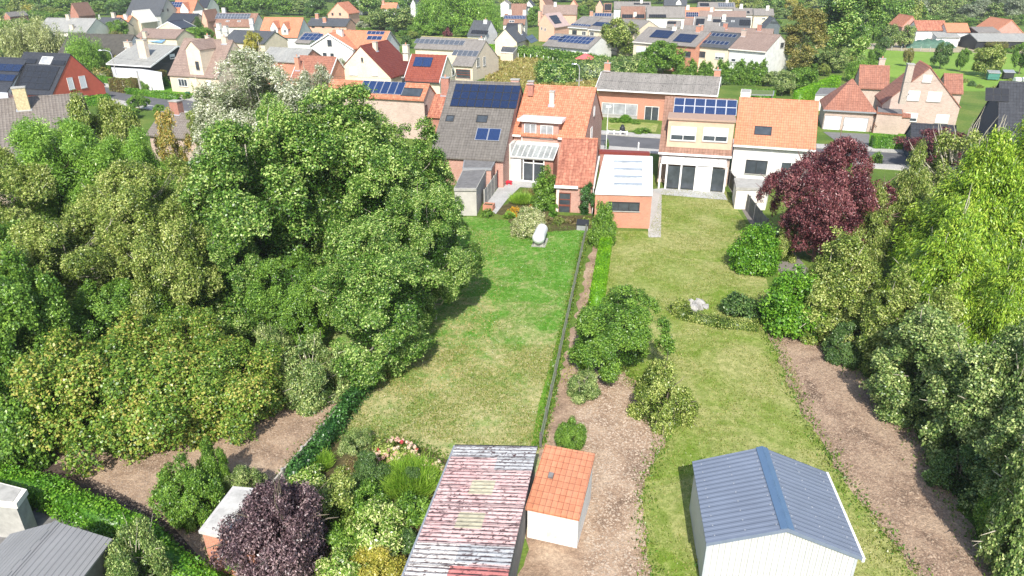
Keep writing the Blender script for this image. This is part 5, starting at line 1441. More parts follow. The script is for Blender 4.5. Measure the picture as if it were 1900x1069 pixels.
for sg in (-1, 1):
    vd = Vector((0, 0, 1)); sl_ = (wm.zr - wm.ze) / wm.rv
    a = [fr.p(0, wm.rv, wm.zr + .03), fr.p(wm.w, wm.rv, wm.zr + .03), fr.p(wm.w, wm.rv + sg * .24, wm.zr + .03 - .24 * sl_), fr.p(0, wm.rv + sg * .24, wm.zr + .03 - .24 * sl_)]
    b = [p + Vector((0, 0, .02)) for p in a]
    m.prism(a if sg > 0 else list(reversed(a)), b if sg > 0 else list(reversed(b)))
m.build('ridge_flashing', plain('blue_ridge_metal', (.09, .15, .24)), Hm.root)
m = MB()
for v in (wm.v0, wm.v1):
    m.box(fr, wm.u0 - .02, wm.u0 + .1, v - .05, v + .05, 0, wm.ze - .12)
m.build('corner_trim', plain('trim_grey', (.40, .42, .45), .5, .1), Hm.root)
m = MB()
for sg in (0, 1):
    a0, a1 = ((0, wm.ze), (wm.rv, wm.zr)) if sg == 0 else ((wm.rv, wm.zr), (wm.d, wm.zb))
    m.prism([fr.p(-.03, a0[0], a0[1] - .14), fr.p(.03, a0[0], a0[1] - .14), fr.p(.03, a1[0], a1[1] - .14), fr.p(-.03, a1[0], a1[1] - .14)], [fr.p(-.03, a0[0], a0[1] + .015), fr.p(.03, a0[0], a0[1] + .015), fr.p(.03, a1[0], a1[1] + .015), fr.p(-.03, a1[0], a1[1] + .015)])
m.build('verge_trim', plain('blue_grey_trim', (.16, .19, .25), .4, .1), Hm.root)
m = MB()
for k in range(9):
    for sg in (0, 1):
        for t in (.12, .5, .88):
            u = .3 + (wm.w - .6) * k / 8; v = (t * wm.rv) if sg == 0 else wm.d - t * (wm.d - wm.rv); z = wm.ze + (wm.zr - wm.ze) * t
            m.box(fr, u - .02, u + .02, v - .02, v + .02, z, z + .025)
m.build('screw_heads', plain('screw_grey', (.3, .32, .35), .4, .1), Hm.root)

# ------------------------------------------------------------------ low garden walls and hedges near the camera
a, b = G(682, 716), G(396, 1047)
e = panel_fence('garden_wall', a, b, .7, 8, plain('lichen_concrete', (.42, .39, .33), .9, .3, 6), 'low grey concrete wall overgrown with ivy along the left of the lawn', cat='wall', th=.09)
hedge('ivy_hedge', [(686, 716), (652, 758), (590, 850), (545, 900)], .6, .9, L_IVY, 'ivy hedge growing over the concrete wall left of the lawn', leaf=.12, dens=260, seed=3, bulge=.16)
hedge('hedge', [(1128, 432), (1106, 575)], .95, 1.1, L_HEDGEB, 'long bright lime clipped hedge beside the reddish path', leaf=.08, dens=420, seed=4, bulge=.04)
hedge('clipped_hedge', [(-40, 900), (110, 938), (250, 1005), (390, 1120)], 1.0, 1.1, L_HEDGE, 'bright green hedge crossing the lower left corner of the gardens', leaf=.11, dens=300, seed=5, bulge=.15)
tree('balld', 1117, 456, 378, 24, 'rounded dark green clipped shrub at the far end of the lime hedge', 'topiary', 'shrub')
tree('green1', 1142, 700, 548, 92, 'dense bright green small tree at the near end of the lime hedge', 'garden_tree')
tree('shrubo', 1222, 775, 672, 62, 'thin pale olive shrub leaning over the bare soil patch', 'shrub', 'shrub')
tree('shrubg', 1058, 832, 775, 28, 'small yellow-green shrub behind the tiled hut', 'shrub', 'shrub')
tree('shrubs', 1080, 735, 690, 34, 'small grey-green shrub by the reddish path', 'shrub', 'shrub')
tree('ball', 1396, 500, 418, 44, 'round bright green shrub beside the dark gravel path of the dry lawn', 'shrub', 'shrub')
tree('ball', 1470, 612, 506, 60, 'big round yellow-green shrub at the head of the dug soil', 'shrub', 'shrub')
hedge('low_hedge', [(1250, 575), (1272, 592), (1330, 604), (1405, 612)], .9, .55, L_OLIVE, 'low olive hedge curving around the rock garden', leaf=.09, dens=300, seed=6)
tree('mshrubd', 1372, 582, 545, 38, 'low dark juniper beside the rock garden', 'shrub', 'shrub')
tree('mshrubo', 1262, 580, 552, 20, 'small yellow shrub left of the rock garden', 'shrub', 'shrub')
rr = random.Random(8)
for i in range(9):
    g = G(1285 + rr.uniform(-16, 40), 572 + rr.uniform(-10, 6)); s = rr.uniform(.2, .42)
    m = MB(); pts = [Vector((rr.gauss(0, 1), rr.gauss(0, 1), rr.gauss(0, .7))).normalized() * s * rr.uniform(.8, 1.2) for _ in range(16)]
    import bmesh
    bm = bmesh.new(); [bm.verts.new(p) for p in pts]; bmesh.ops.convex_hull(bm, input=bm.verts); me = bpy.data.meshes.new('rock'); bm.to_mesh(me); bm.free()
    me.materials.append(plain('pale_rock', (.34, .33, .31), .9, .25, 5)); o = bpy.data.objects.new('rock', me); o.location = (g.x, g.y, s * .4); C.objects.link(o)
    tag(o, 'pale rock in the rock garden on the dry lawn', 'rock', 'rocks of the rock garden')
panel_fence('garden_fence', (1345, 335), (1420, 440), 1.6, 8, CONCD, 'dark concrete fence running from the white-walled house past the lawn', post=CONCD)

# garden bed of the foreground
tree('purp', 540, 1046, 902, 110, 'broad dark purple leaved shrub in the lower left of the garden bed', 'purple_shrub', 'shrub')
tree('shrubd', 690, 905, 845, 42, 'dark glossy shrub in the middle of the garden bed', 'shrub', 'shrub')
tree('shrubd', 765, 905, 868, 30, 'dark shrub behind the tall grass clump', 'shrub', 'shrub')
patch('laurel', 700, 1010, 62, 78, L_LAUREL, 'bright speckled laurel between the purple shrub and the shed', n=15000, leaf=.14, cat='shrub', seed=21, aspect=.42)
patch('laurel', 765, 965, 36, 60, L_GREEN, 'mid green laurel against the left wall of the shed', n=8000, leaf=.14, cat='shrub', seed=22, aspect=.42)
patch('golden_shrub', 705, 1085, 62, 78, L_YELLOW, 'golden yellow shrub at the bottom edge beside the shed', n=17000, leaf=.085, cat='shrub', seed=23)
patch('laurel', 640, 1075, 45, 60, L_LAUREL, 'lime speckled laurel right below the purple shrub', n=9000, leaf=.13, cat='shrub', seed=24, aspect=.42)
patch('tall_grass', 762, 905, 50, 52, L_REED, 'clump of tall upright green grass beside the shed', n=9000, leaf=.035, cat='plant', seed=25, style='blades', spike=1.4)
patch('iris', 595, 868, 22, 36, L_REED, 'dark spiky leaves by the concrete wall', n=2500, leaf=.035, cat='plant', seed=26, style='blades')
patch('pine_shrub', 660, 832, 34, 40, L_GREY, 'grey-green needled shrub at the end of the ivy hedge', n=9000, leaf=.08, cat='shrub', seed=27, aspect=.25)
patch('olive_shrub', 620, 960, 50, 88, L_OLIVE, 'olive green shrub behind the purple one', n=13000, leaf=.10, cat='shrub', seed=28)
patch('leafy_shrub', 685, 950, 44, 60, L_GREEN, 'fresh green shrub in the centre of the bed', n=10000, leaf=.12, cat='shrub', seed=29, aspect=.4)
patch('leafy_shrub', 575, 910, 36, 46, L_LAUREL, 'pale green shrub by the wall above the purple shrub', n=7000, leaf=.11, cat='shrub', seed=30)
patch('low_shrub', 660, 882, 26, 36, L_STRAWB, 'brownish small shrub left of the hydrangeas', n=4500, leaf=.08, cat='shrub', seed=31)
patch('leafy_shrub', 800, 905, 26, 34, L_LAUREL, 'light green shrub touching the shed roof edge', n=5000, leaf=.11, cat='shrub', seed=32)
patch('leafy_shrub', 455, 1062, 26, 60, L_HEDGE, 'green shrub left of the purple shrub by the wall', n=4000, leaf=.1, cat='shrub', seed=33)
def hydrangea(px, py, hw, hp, lab, seed, mats=((L_PINK, 1.0),)):
    g = G(px, py); d = g.y * math.cos(PITCH) + HCAM * math.sin(PITCH); rx = hw * d / FPX; h = hp * d / FPX * .92
    e = empty('hydrangea', (g.x, g.y, 0), lab, 'hydrangea')
    leafpatch('foliage', (g.x, g.y, 0), rx, rx * .8, h, L_OLIVE, None, n=7000, leaf=.12, seed=seed, parent=e)
    rng = np.random.default_rng(seed); k = 70
    for mat, share in mats:
        n = int(k * share); dd = sphere_dirs(rng, n); dd[:, 2] = np.abs(dd[:, 2]) * .8 + .15; dd = unit(dd)
        c = dd * np.array([rx, rx * .8, h]) * 1.03
        ci = np.repeat(np.arange(n), 60); d2 = sphere_dirs(rng, len(ci)); pos_ = c[ci] + d2 * .085
        t = np.stack([rng.uniform(0, 1, len(ci)), rng.uniform(0, 1, n)[ci]], 1)
        me = leafmesh('flower_heads', pos_, unit(d2 + rng.normal(size=d2.shape) * .3), .05 * np.ones(len(ci)), t, mat, .9, rng=rng)
        o = bpy.data.objects.new('flower_heads', me); C.objects.link(o); o.parent = e
hydrangea(735, 858, 44, 50, 'large hydrangea with pale pink heads at the lawn end of the bed', 41, ((L_PINK, 1.0), (L_RED, .12)))
hydrangea(800, 880, 26, 34, 'smaller pale pink hydrangea touching the shed', 42)
hydrangea(682, 872, 20, 26, 'faded straw-pink hydrangea left of the large one', 43)

# ------------------------------------------------------------------ lower left corner: sheds and plot
Hl = House('grey_shed', 'grey corrugated roof of an outbuilding in the bottom left corner', 'shed')
wl = Hl.wing((120, 1115), (209, 1000), 2.2, ridge=(115, 955), pitch=20, roof=ribbed('grey_fibre_sheet', (.26, .26, .26), .2, .85, .9, 1), wall=CONCD, ov=.15, so=.15, thick=.08)
Hl2 = House('flat_shed', 'pale flat-roofed lean-to at the left edge below the hedge', 'shed')
flatroof(Hl2, [(-60, 880), (50, 908), (30, 935), (-80, 925)], 2.0, CONC, CONC, OFFW)
Hs = House('brick_shed', 'small orange brick shed with a pale mossy flat roof behind the purple shrub', 'shed')
flatroof(Hs, [(432, 902), (497, 908), (470, 1010), (368, 985)], 2.1, BR_ORG, plain('mossy_flat_roof', (.46, .45, .42), .9, .35, 2), plain('weathered_board', (.5, .48, .46), .8, .2), th=.14)
tree('shrubg', 360, 958, 855, 62, 'leafy green fruit bush on the vegetable plot', 'shrub', 'shrub')
tree('shrubg', 405, 915, 815, 32, 'yellow-green young bush at the top of the vegetable plot', 'shrub', 'shrub')
tree('shrubs', 460, 925, 862, 34, 'grey-green bush near the brick shed roof', 'shrub', 'shrub')
tree('shrubs', 270, 1110, 985, 58, 'dark grey-green bush behind the bright hedge', 'shrub', 'shrub')

patch('bed_shrub', 642, 892, 26, 30, L_OLIVE, 'small olive plant in the gap below the ivy hedge end', n=4500, leaf=.08, cat='shrub', seed=61)
patch('bed_shrub', 625, 1010, 30, 36, L_GREEN, 'green shrub filling the gap right of the purple one', n=5500, leaf=.09, cat='shrub', seed=62)
patch('bed_shrub', 757, 1010, 24, 40, L_DARK, 'dark shrub in the gap beside the lower shed wall', n=5000, leaf=.09, cat='shrub', seed=63)
patch('bed_shrub', 700, 880, 24, 22, L_STRAWB, 'dry brown seed-head plant under the hydrangeas', n=3500, leaf=.07, cat='shrub', seed=64)
patch('bed_shrub', 655, 1055, 24, 34, L_OLIVE, 'olive low shrub between the two speckled laurels', n=4500, leaf=.08, cat='shrub', seed=65)
# ------------------------------------------------------------------ neighbours of the middle house
A3 = House('grey_roofed_house', 'house with a long grey tile slope and dark solar panels left of the brick house')
w = A3.wing((797, 290), (934, 297), 3.1, ridge=(850, 150), pitch=37, ang=-12, roof=T_GREYD, wall=BR_PINK, so=.1, ov=.3)
w.solar('SF', 846, 156, 958, 203, 8, 3, 'deep')
w.solar('SF', 886, 238, 926, 263, 2, 1, 'blue'); w.win('SF', 829, 214, 841, 226, 'd', 1, 'roof_window'); w.win('SF', 886, 214, 903, 228, 'd', 1, 'roof_window')
w.chimney('SB', 955, 156, .9, .6, .4, BR_PINK, pot=False)
w.chimney('SB', 984, 158, .6, .6, .3, BR_RED, pot=False)
E_ = House('rear_annex', 'low pale rendered annex with a grey flat roof left of the patio fence', 'annex')
flatroof(E_, [(858, 316), (903, 314), (884, 350), (842, 350)], 2.7, plain('grey_beige_render', (.44, .42, .38), .85, .15, 1.2), CONCD, CONC)
A3b = House('brick_extension', 'pinkish brick single-storey extension below the long grey roof', 'annex')
flatroof(A3b, [(862, 288), (924, 290), (912, 312), (858, 312)], 2.9, BR_PINK, CONCD, GREYP)
A2 = House('panel_roof_house', 'pale brick house with an orange roof and six blue solar panels behind the maples')
w = A2.wing((600, 176), (786, 184), 5.3, ridge=(796, 156), pitch=36, ang=-16, roof=T_ORG, wall=BR_PALE, so=.12, verge=None, gut=None)
w = A2.w = w
w.solar('SF', 675, 150, 745, 177, 6, 1, 'blue'); w.win('SF', 749, 163, 780, 180, 'd', 1, 'roof_window')
w.win('R', 788, 196, 793, 213, 'd', 1); w.win('R', 802, 192, 806, 203, 'd', 1)
w.chimney('SF', 748, 155, .3, .3, .7, DARKP, pot=False)
flatroof(A2, [(700, 182), (772, 184), (780, 202), (690, 200)], 3.6, BR_PALE, CONCD, GREYP)
A2b = House('red_chimney_house', 'low house with a tall red brick chimney between the panelled roofs')
w = A2b.wing((770, 215), (835, 218), 3.0, ridge=(836, 176), pitch=35, ang=-14, roof=T_ORGM, wall=BR_RED)
w.chimney('SF', 826, 178, 1.1, .7, 2.3, BR_RED, cap=ALU)
A5 = House('flat_roofed_annex', 'orange brick garage with a white flat roof carrying skylights, right of the brick annex', 'annex')
P, Q = flatroof(A5, [(1121, 287), (1211, 290), (1211, 360), (1104, 357)], 3.3, BR_ORG, plain('white_roof_felt', (.66, .66, .66), .7, .08, 1), WHITE, th=.2)
pl = quadplane(Q[3], Q[2])
window(A5.root, pl, 1128, 374, 1186, 392, 'd', 3)
for i in range(4):
    z = 3.34; a, b = G(1140, 302 + 14 * i, z), G(1192, 303 + 14 * i, z); f = Fr(a, math.atan2(b.y - a.y, b.x - a.x))
    m = MB(); m.box(f, 0, (b - a).length, 0, .55, z - .04, z + .1); m.build('skylight', glass('grey_skylight', (.3, .32, .33), .2), A5.root)
# wall and roof edge between the houses
W1 = House('yard_wall', 'dark red edged brick yard wall between the two row houses', 'wall')
flatroof(W1, [(1112, 277), (1205, 281), (1206, 285), (1112, 282)], 2.6, BR_RED, plain('red_coping', (.2, .04, .03), .6, .1), plain('red_coping', (.2, .04, .03)))
A6 = House('blue_panel_house', 'house with a wide deep blue solar array above two white dormer windows')
w = A6.wing((1222, 282), (1358, 288), 3.4, ridge=(1250, 180), pitch=46, ang=-14, roof=T_BRN, wall=BR_PALE, so=.1, gut=WHITE)
w.solar('SF', 1252, 182, 1366, 216, 6, 2, 'blue', gap=.01)
o, ud, vd, n = w.plane('SF')
ua, ub = w.uv('SF', 1236, 268)[0], w.uv('SF', 1358, 268)[0]
w.dormer(1236, 1357, 272, 2.9, wall=plain('salmon_render', (.55, .38, .27), .8, .12, 1), roof=plain('dormer_roof', (.36, .25, .19), .8, .1), flat=True, over=.12,
         win=[(1246, 234, 1290, 262), (1306, 236, 1349, 264)], winkind='hs')
V6 = A6
f = w.fr
a, b = G(1222, 350), G(1342, 356); v6 = loc_in(f, a)[1]; ua = loc_in(f, a)[0]; ub = loc_in(f, b)[0]
m = MB(); m.box(f, ua, ub, v6, w.v0 - .02, 2.7, 2.95); m.build('veranda_roof', WHITE, A6.root)
m = MB()
for k in range(9): m.box(f, ua + (ub - ua) * k / 8 - .04, ua + (ub - ua) * k / 8 + .04, v6 + .1, w.v0 - .1, 2.952, 3.02)
m.build('glazing_bar', ALU, A6.root)
m = MB()
for t in (0, .1, .32, .55, .78, 1): m.box(f, ua + (ub - ua) * t - .09, ua + (ub - ua) * t + .09, v6 + .05, v6 + .2, 0, 2.69)
m.build('post', WHITE, A6.root)
for t0, t1 in ((.1, .32), (.32, .55), (.78, 1)):
    m = MB(); m.box(f, ua + (ub - ua) * t0 + .1, ua + (ub - ua) * t1 - .1, v6 + .1, v6 + .14, .15, 2.5); m.build('glass_door', GLASS, A6.root)
m = MB(); m.box(f, ua + (ub - ua) * .55 + .1, ua + (ub - ua) * .78 - .1, v6 + .1, v6 + .16, 0, 2.6); m.build('white_panel', SHUT, A6.root)
sheet('terrace', [(1206, 352), (1228, 350), (1342, 356), (1350, 372), (1228, 362)], .04, PATIO)
m = MB(); m.box(f, w.w - .05, w.w + .1, .2, w.d - .3, 0, 4.4)
A7 = House('white_walled_house', 'white-walled house with a plain orange slope and one roof window beside the blue array')
w = A7.wing((1361, 268), (1514, 275), 4.1, ridge=(1380, 181), pitch=42, ang=-17, roof=T_ORGL, wall=WHITEW, so=.1, gut=WHITE, capmat=T_ORG)
w.win('SF', 1401, 234, 1431, 252, 'd', 1, 'roof_window')
w.win('F', 1385, 296, 1421, 324, 'd', 2); w.win('F', 1450, 300, 1485, 325, 'w', 2)
W7 = House('low_extension', 'low pale extension with beige walls below the white-walled house', 'annex')
flatroof(W7, [(1362, 330), (1432, 334), (1428, 350), (1366, 348)], 2.2, OFFW, CONC, CONC)

# ------------------------------------------------------------------ left foreground houses
A0 = House('ribbed_roof_house', 'house with a wide grey-brown ribbed tile slope and mossy chimney at the left edge')
w = A0.wing((-120, 350), (165, 268), 3.0, ridge=(97, 177), pitch=30, ang=28, roof=T_GRBR, wall=BR_PALE, so=.2, thick=.2, gut=CONCD)
w.chimney('SF', 45, 205, 1.15, .8, 2.2, plain('lichen_chimney', (.5, .42, .25), .9, .4, 6), pot=False)
A1 = House('brown_roofed_house', 'house half hidden by trees with a red brick chimney showing beside the road')
w = A1.wing((270, 250), (400, 255), 3.2, ridge=(330, 209), pitch=35, ang=-18, roof=T_GRBR, wall=BR_PALE)
w.chimney('SF', 325, 213, 1.2, .9, 1.5, BR_RED, pot=False)
B1 = House('red_gable_house', 'bright red rendered gable house with dark roof covered in black solar panels')
w = B1.wing((8, 172), (95, 175), 2.3, ridge=(53, 97), pitch=46, ang=-16, roof=T_DARK, wall=RENDER_RED, so=.06, ov=.25, capmat=T_DARK)
w.solar('SF', 42, 121, 92, 168, 5, 4, 'black')
w.solar('SF', 47, 109, 66, 119, 1, 1, 'black'); w.solar('SF', 100, 112, 119, 122, 1, 1, 'black')
w.win('SF', 79, 105, 93, 120, 'cur', 1, 'roof_window')
w.win('R', 123, 145, 139, 165, 'sh'); w.win('R', 145, 142, 162, 162, 'sh')
w.win('R', 152, 178, 164, 192, 'sh', 1, 'door'); w.win('R', 168, 177, 177, 189, 'd', 1); w.win('R', 182, 175, 191, 187, 'd', 1)
B1b = House('purple_panel_house', 'dark tiled wing with purple-blue solar panels joined to the red gable house')
w = B1b.wing((-70, 166), (12, 169), 2.6, ridge=(40, 108), pitch=40, ang=-16, roof=T_DARK, wall=WHITEW)
w.solar('SF', -30, 117, 36, 134, 5, 1, 'deep'); w.solar('SF', -36, 136, 24, 152, 4, 1, 'deep')
flatroof(B1b, [(-40, 170), (14, 171), (16, 186), (-40, 186)], 2.5, WHITEW, plain('white_felt', (.6, .61, .62), .7, .05), WHITE)

B2 = House('low_slate_house', 'low light slate house with tall beige chimney, white eaves and dark gable')
w = B2.wing((197, 118), (281, 131), 3.3, ridge=(333, 85), pitch=21, ang=-20, roof=T_SLATEL, wall=DARKP, so=.3, ov=.6, verge=WHITE, gut=WHITE)
w.chimney('SF', 266, 108, 1.9, .9, 3.4, BR_BEIGE, pot=True); w.chimney('SF', 236, 88, 1.5, .8, 1.0, BR_BEIGE)
w.win('R', 314, 101, 325, 108, 'hs', 1)
g_ = House('white_garage', 'white flat-roofed garage in front of the low slate house', 'garage')
flatroof(g_, [(206, 125), (262, 128), (300, 134), (300, 141), (214, 141)], 2.6, WHITEW, plain('white_felt', (.6, .61, .62)), WHITE, th=.35)

B3 = House('dormer_house', 'beige brick house with a broad brown roof and one tall gabled dormer by the road')
w = B3.wing((311, 139), (403, 146), 3.0, ridge=(345, 71), pitch=46, ang=-20, roof=T_PINKB, wall=BR_BEIGE, so=.08, ov=.3, capmat=T_PINKB)
w.win('F', 330, 146, 349, 161, 'w', 3); w.win('F', 383, 149, 394, 166, 'hs', 1)
w.win('R', 441, 116, 453, 131, 'hs', 1); w.win('R', 469, 108, 474, 122, 'hs', 1)
w.dormer(353, 379, 138, 4.3, 1.4, BR_CREAM, T_PINKB, win=(362, 114, 371, 130), winkind='d', verge=WHITE, over=.12)
w.chimney('SF', 385, 80, .8, .6, 1.2, BR_BEIGE); w.chimney('SF', 416, 82, 1.0, .6, 1.2, BR_BEIGE)
B3.block(w.fr, w.w * .42, w.w * .56, .2, .5, -.2, 2.9, BR_CREAM, 'porch_wall')

B4 = House('grey_red_roof_house', 'house behind the silver tree with grey roof, red tile wing and slim chimneys')
w = B4.wing((480, 112), (560, 116), 4.5, ridge=(516, 88), pitch=28, ang=-20, roof=T_SLATEL, wall=BR_ORG)
w = B4.wing((538, 148), (608, 150), 3.0, ridge=(560, 103), pitch=44, ang=-18, roof=T_RUST, wall=BR_ORG, verge=WHITE)
w.chimney('SF', 552, 131, .8, .6, 2.2, BR_ORG)

B5 = House('white_gable_house', 'white rendered gable house with orange roof and a brick chimney, panels at its right end')
w = B5.gable((573, 88), (656, 95), 5.2, (609, 62), 9, ang=-18, roof=T_ORGL, wall=WHITEW, so=.25, verge=WHITE)
w.win('L', 607, 74, 616, 86, 'd', 2); w.win('L', 599, 98, 607, 110, 'd', 2); w.win('L', 613, 99, 620, 110, 'd', 2)
w = B5.wing((600, 90), (708, 86), 5.0, ridge=(640, 56), pitch=33, ang=-14, roof=T_ORGL, wall=WHITEW, verge=GREYP)
w.solar('SF', 683, 58, 712, 65, 4, 1, 'blue'); w.solar('SF', 683, 67, 707, 75, 3, 1, 'blue')
w.chimney('SF', 631, 80, 1.3, .8, 2.6, OFFW)
B5b = House('grey_wing_house', 'low grey roofed wing with one block of blue solar panels, left of the white gable')
w = B5b.wing((546, 79), (575, 88), 3.0, ridge=(577, 60), pitch=25, ang=-20, roof=T_GREY, wall=WHITEW)
w2 = w
B5b2 = w.solar('SF', 566, 62, 590, 76, 4, 2, 'blue')

B6 = House('burgundy_roof_house', 'cream brick house with dark burgundy roofs and two solar thermal panels')
w = B6.gable((630, 140), (727, 151), 3.2, (668, 85), 10.5, ang=-18, roof=T_BRGD, wall=BR_CREAM, so=.1, ov=.2, capmat=T_BRGD)
w.win('L', 648, 125, 663, 140, 'sh'); w.win('L', 690, 127, 701, 141, 'sh'); w.win('L', 670, 107, 674, 115, 'd', 1)
w.chimney('SF', 700, 95, .7, .7, 1.5, BR_CREAM)
w = B6.wing((748, 150), (815, 154), 3.0, ridge=(780, 101), pitch=44, ang=-17, roof=tiles('burgundy_ribbed_tiles', (.24, .06, .035), (.2, .045, .028), (.06, .015, .01), .3, .42, (.3, .1, .07), .3, wave=.9), wall=BR_CREAM, verge=WHITE, so=.1, gut=DARKP)
w.solar('SF', 771, 106, 799, 125, 2, 1, 'bluedark')
w.chimney('SB', 752, 100, 1.0, .8, 1.4, BR_CREAM)
w.win('R', 838, 128, 843, 140, 'w', 1)

B7 = House('long_panel_house', 'long beige house with twelve grey solar panels in one row under the ridge')
w = B7.wing((768, 89), (884, 98), 5.2, ridge=(777, 67), pitch=30, ang=-22, roof=T_GREY, wall=BR_CREAM, so=.1, capmat=plain('moss_cap', (.34, .3, .13), .9, .3))
w.solar('SF', 773, 72, 878, 86, 12, 1, 'grey', gap=.12)
w.chimney('SF', 892, 84, .9, .7, 1.3, OFFW)
w = B7.wing((838, 121), (876, 124), 3.0, ridge=(893, 75), pitch=31, ang=-22, roof=T_GREY, wall=BR_CREAM, so=.08)
w.solar('SF', 843, 93, 884, 106, 5, 1, 'grey', gap=.1)
w.win('R', 884, 108, 890, 123, 'w', 2); w.win('R', 896, 106, 901, 121, 'w', 2)
w.win('F', 846, 128, 873, 146, 'brown', 1, 'garage_door')

M_ = House('bungalow', 'long orange brick bungalow with a lichen spotted grey roof beyond the road')
w = M_.wing((1104, 165), (1330, 192), 4.3, ridge=(1117, 133), pitch=24, ang=-18, roof=T_GREYS, wall=BR_ORG, so=.35, ov=.9, verge=WHITE, gut=WHITE)
w.win('F', 1117, 190, 1182, 215, 'cur', 3); w.win('F', 1197, 197, 1221, 225, 'w', 2, 'door')
w.chimney('SB', 1126, 133, .9, .7, 1.2, BR_ORG); w.chimney('SB', 1330, 144, .9, .7, 1.0, BR_ORG)
m = MB(); slab(m, w.plane('F'), *[x for x in (w.uv('F', 1117, 200)[0] - .15, w.uv('F', 1182, 200)[0] + .15)], .0, .55, 0, .06); m.build('plinth', CONC, M_.root)

# ------------------------------------------------------------------ right: brick house, garage, blue-black house
L1 = House('brick_gable_house', 'large pale brick gable house with white shutters, tall chimney and red-brown side roofs')
w = L1.gable((1637, 192), (1784, 197), 3.6, (1727, 124), 7.0, ang=-17, roof=T_RUST, wall=BR_PALE, so=.12, ov=.1, verge=None, capmat=T_ORG)
w.win('L', 1683, 168, 1704, 187, 'sh'); w.win('L', 1723, 170, 1744, 189, 'sh'); w.win('L', 1714, 139, 1727, 153, 'sh')
w.win('L', 1680, 209, 1700, 226, 'hs', 1); w.win('L', 1738, 212, 1758, 229, 'sh')
w.chimney('SB', 1683, 176, 1.1, .8, 3.9, plain('grey_beige_brickwork', (.42, .36, .30), .9, .25, 7), pot=False)
w = L1.wing((1593, 163), (1650, 166), 3.0, ridge=(1640, 122), pitch=42, ang=-17, roof=T_RUST, wall=BR_PALE, so=.1)
w.chimney('SB', 1635, 124, .9, .7, 1.2, BR_PALE)
w = L1.wing((1752, 172), (1788, 174), 2.9, ridge=(1745, 136), pitch=40, ang=-17, roof=T_RUST, wall=BR_PALE)
flatroof(L1, [(1627, 197), (1674, 200), (1676, 212), (1627, 208)], 2.9, BR_PALE, CONCD, T_RUST, z0=0)
L2 = House('double_garage', 'pyramid-roofed brick garage with two white arched doors', 'garage')
w = L2.wing((1528, 203), (1627, 209), 2.8, ridge=(1578, 147), pitch=43, ang=-18, roof=T_RUST, wall=BR_PALE, so=.3, ov=.3, hipL=3.3, hipR=3.3, gut=GREYP)
for x0, y0, x1, y1 in ((1531, 214, 1557, 246), (1567, 217, 1606, 249)): w.win('F', x0, y0, x1, y1, 'garage', 1, 'garage_door')
gw = L2.wing((1620, 213), (1690, 219), 2.4, rise=.3, depth=1.2, rv=.6, ang=-18, roof=T_RUST, wall=BR_PALE, so=.02, ov=.2)
L3 = House('blue_black_house', 'blue-black clad house with dark glazed roof behind the yellow-green conifer')
w = L3.wing((1850, 298), (1990, 305), 2.2, ridge=(1813, 149), pitch=50, ang=-17, roof=T_DARK, wall=BLUEP, so=.12, ov=.2, capmat=T_DARK)
w.solar('SF', 1828, 163, 1872, 190, 3, 2, 'black')
L3b = House('dark_tiled_shed', 'low dark tiled roof behind the second purple tree', 'shed')
w = L3b.wing((1690, 262), (1775, 270), 2.2, ridge=(1702, 229), pitch=38, ang=-18, roof=T_DARK, wall=BLUEP, capmat=T_DARK)
L3c = House('front_porch_house', 'pinkish brick house corner showing through the conifer at the right edge')
w = L3c.wing((1868, 320), (1990, 330), 2.6, ridge=(1890, 270), pitch=35, ang=-18, roof=T_RUST, wall=BR_PINK)
L4 = House('flat_shed', 'grey flat-roofed shed at the end of the clipped hedge behind the garage', 'shed')
flatroof(L4, [(1522, 163), (1552, 163), (1548, 175), (1513, 175)], 2.6, OFFW, CONCD, GREYP)
L5 = House('flat_pergola', 'low flat-roofed garden pavilion behind the white-walled house', 'pavilion')
flatroof(L5, [(1382, 166), (1437, 168), (1436, 176), (1378, 175)], 2.5, None, plain('green_roof', (.12, .16, .05), .9, .3, 3), GREYP, th=.15)
for x, y in ((1384, 176), (1432, 177), (1386, 168), (1434, 169)):
    p = G(x, y, 2.3); m = MB(); m.box(Fr((p.x, p.y), 0), -.08, .08, -.08, .08, 0, 2.34); m.build('post', GREYP, L5.root)
L6 = House('garden_shed', 'small beige flat-topped shed left of the flat pavilion', 'shed')
flatroof(L6, [(1376, 165), (1394, 166), (1394, 172), (1374, 172)], 3.0, OFFW, CONC, OFFW, th=.15)

# ------------------------------------------------------------------ the terraces beyond the bungalow
def terrace(name, label, L, R, ze, ridge, pitch, ang, roof, wall, group=None, **k):
    h = House(name, label, 'house', group); return h, h.wing(L, R, ze, ridge=ridge, pitch=pitch, ang=ang, roof=roof, wall=wall, **k)
h, w = terrace('terraced_house', 'cream terraced house with one dark solar block, left end of its row', (1174, 77), (1236, 84), 5.5, (1203, 50), 25, -43, T_GREY, BR_CREAM, so=.05, gut=OFFW)
w.solar('SF', 1218, 56, 1239, 72, 3, 3, 'deep', gap=.01)
w.win('F', 1182, 86, 1205, 99, 'sh'); w.win('F', 1210, 88, 1226, 100, 'sh'); w.chimney('SF', 1250, 57, .8, .6, .9, OFFW)
h, w = terrace('terraced_house', 'orange brick terraced house with a dark solar block behind the round tree', (1236, 82), (1291, 86), 5.5, (1240, 53), 25, -43, T_GREY, BR_ORG, so=.02)
w.solar('SF', 1262, 63, 1282, 80, 3, 3, 'deep', gap=.01)
w.win('F', 1270, 95, 1281, 106, 'd', 2); w.chimney('SF', 1294, 60, .9, .7, 1.2, BR_ORG)
h, w = terrace('terraced_house', 'beige terraced house with dark roof and two rows of framed solar panels', (1291, 85), (1351, 90), 5.5, (1318, 58), 25, -43, T_SLATE, BR_CREAM, so=.02)
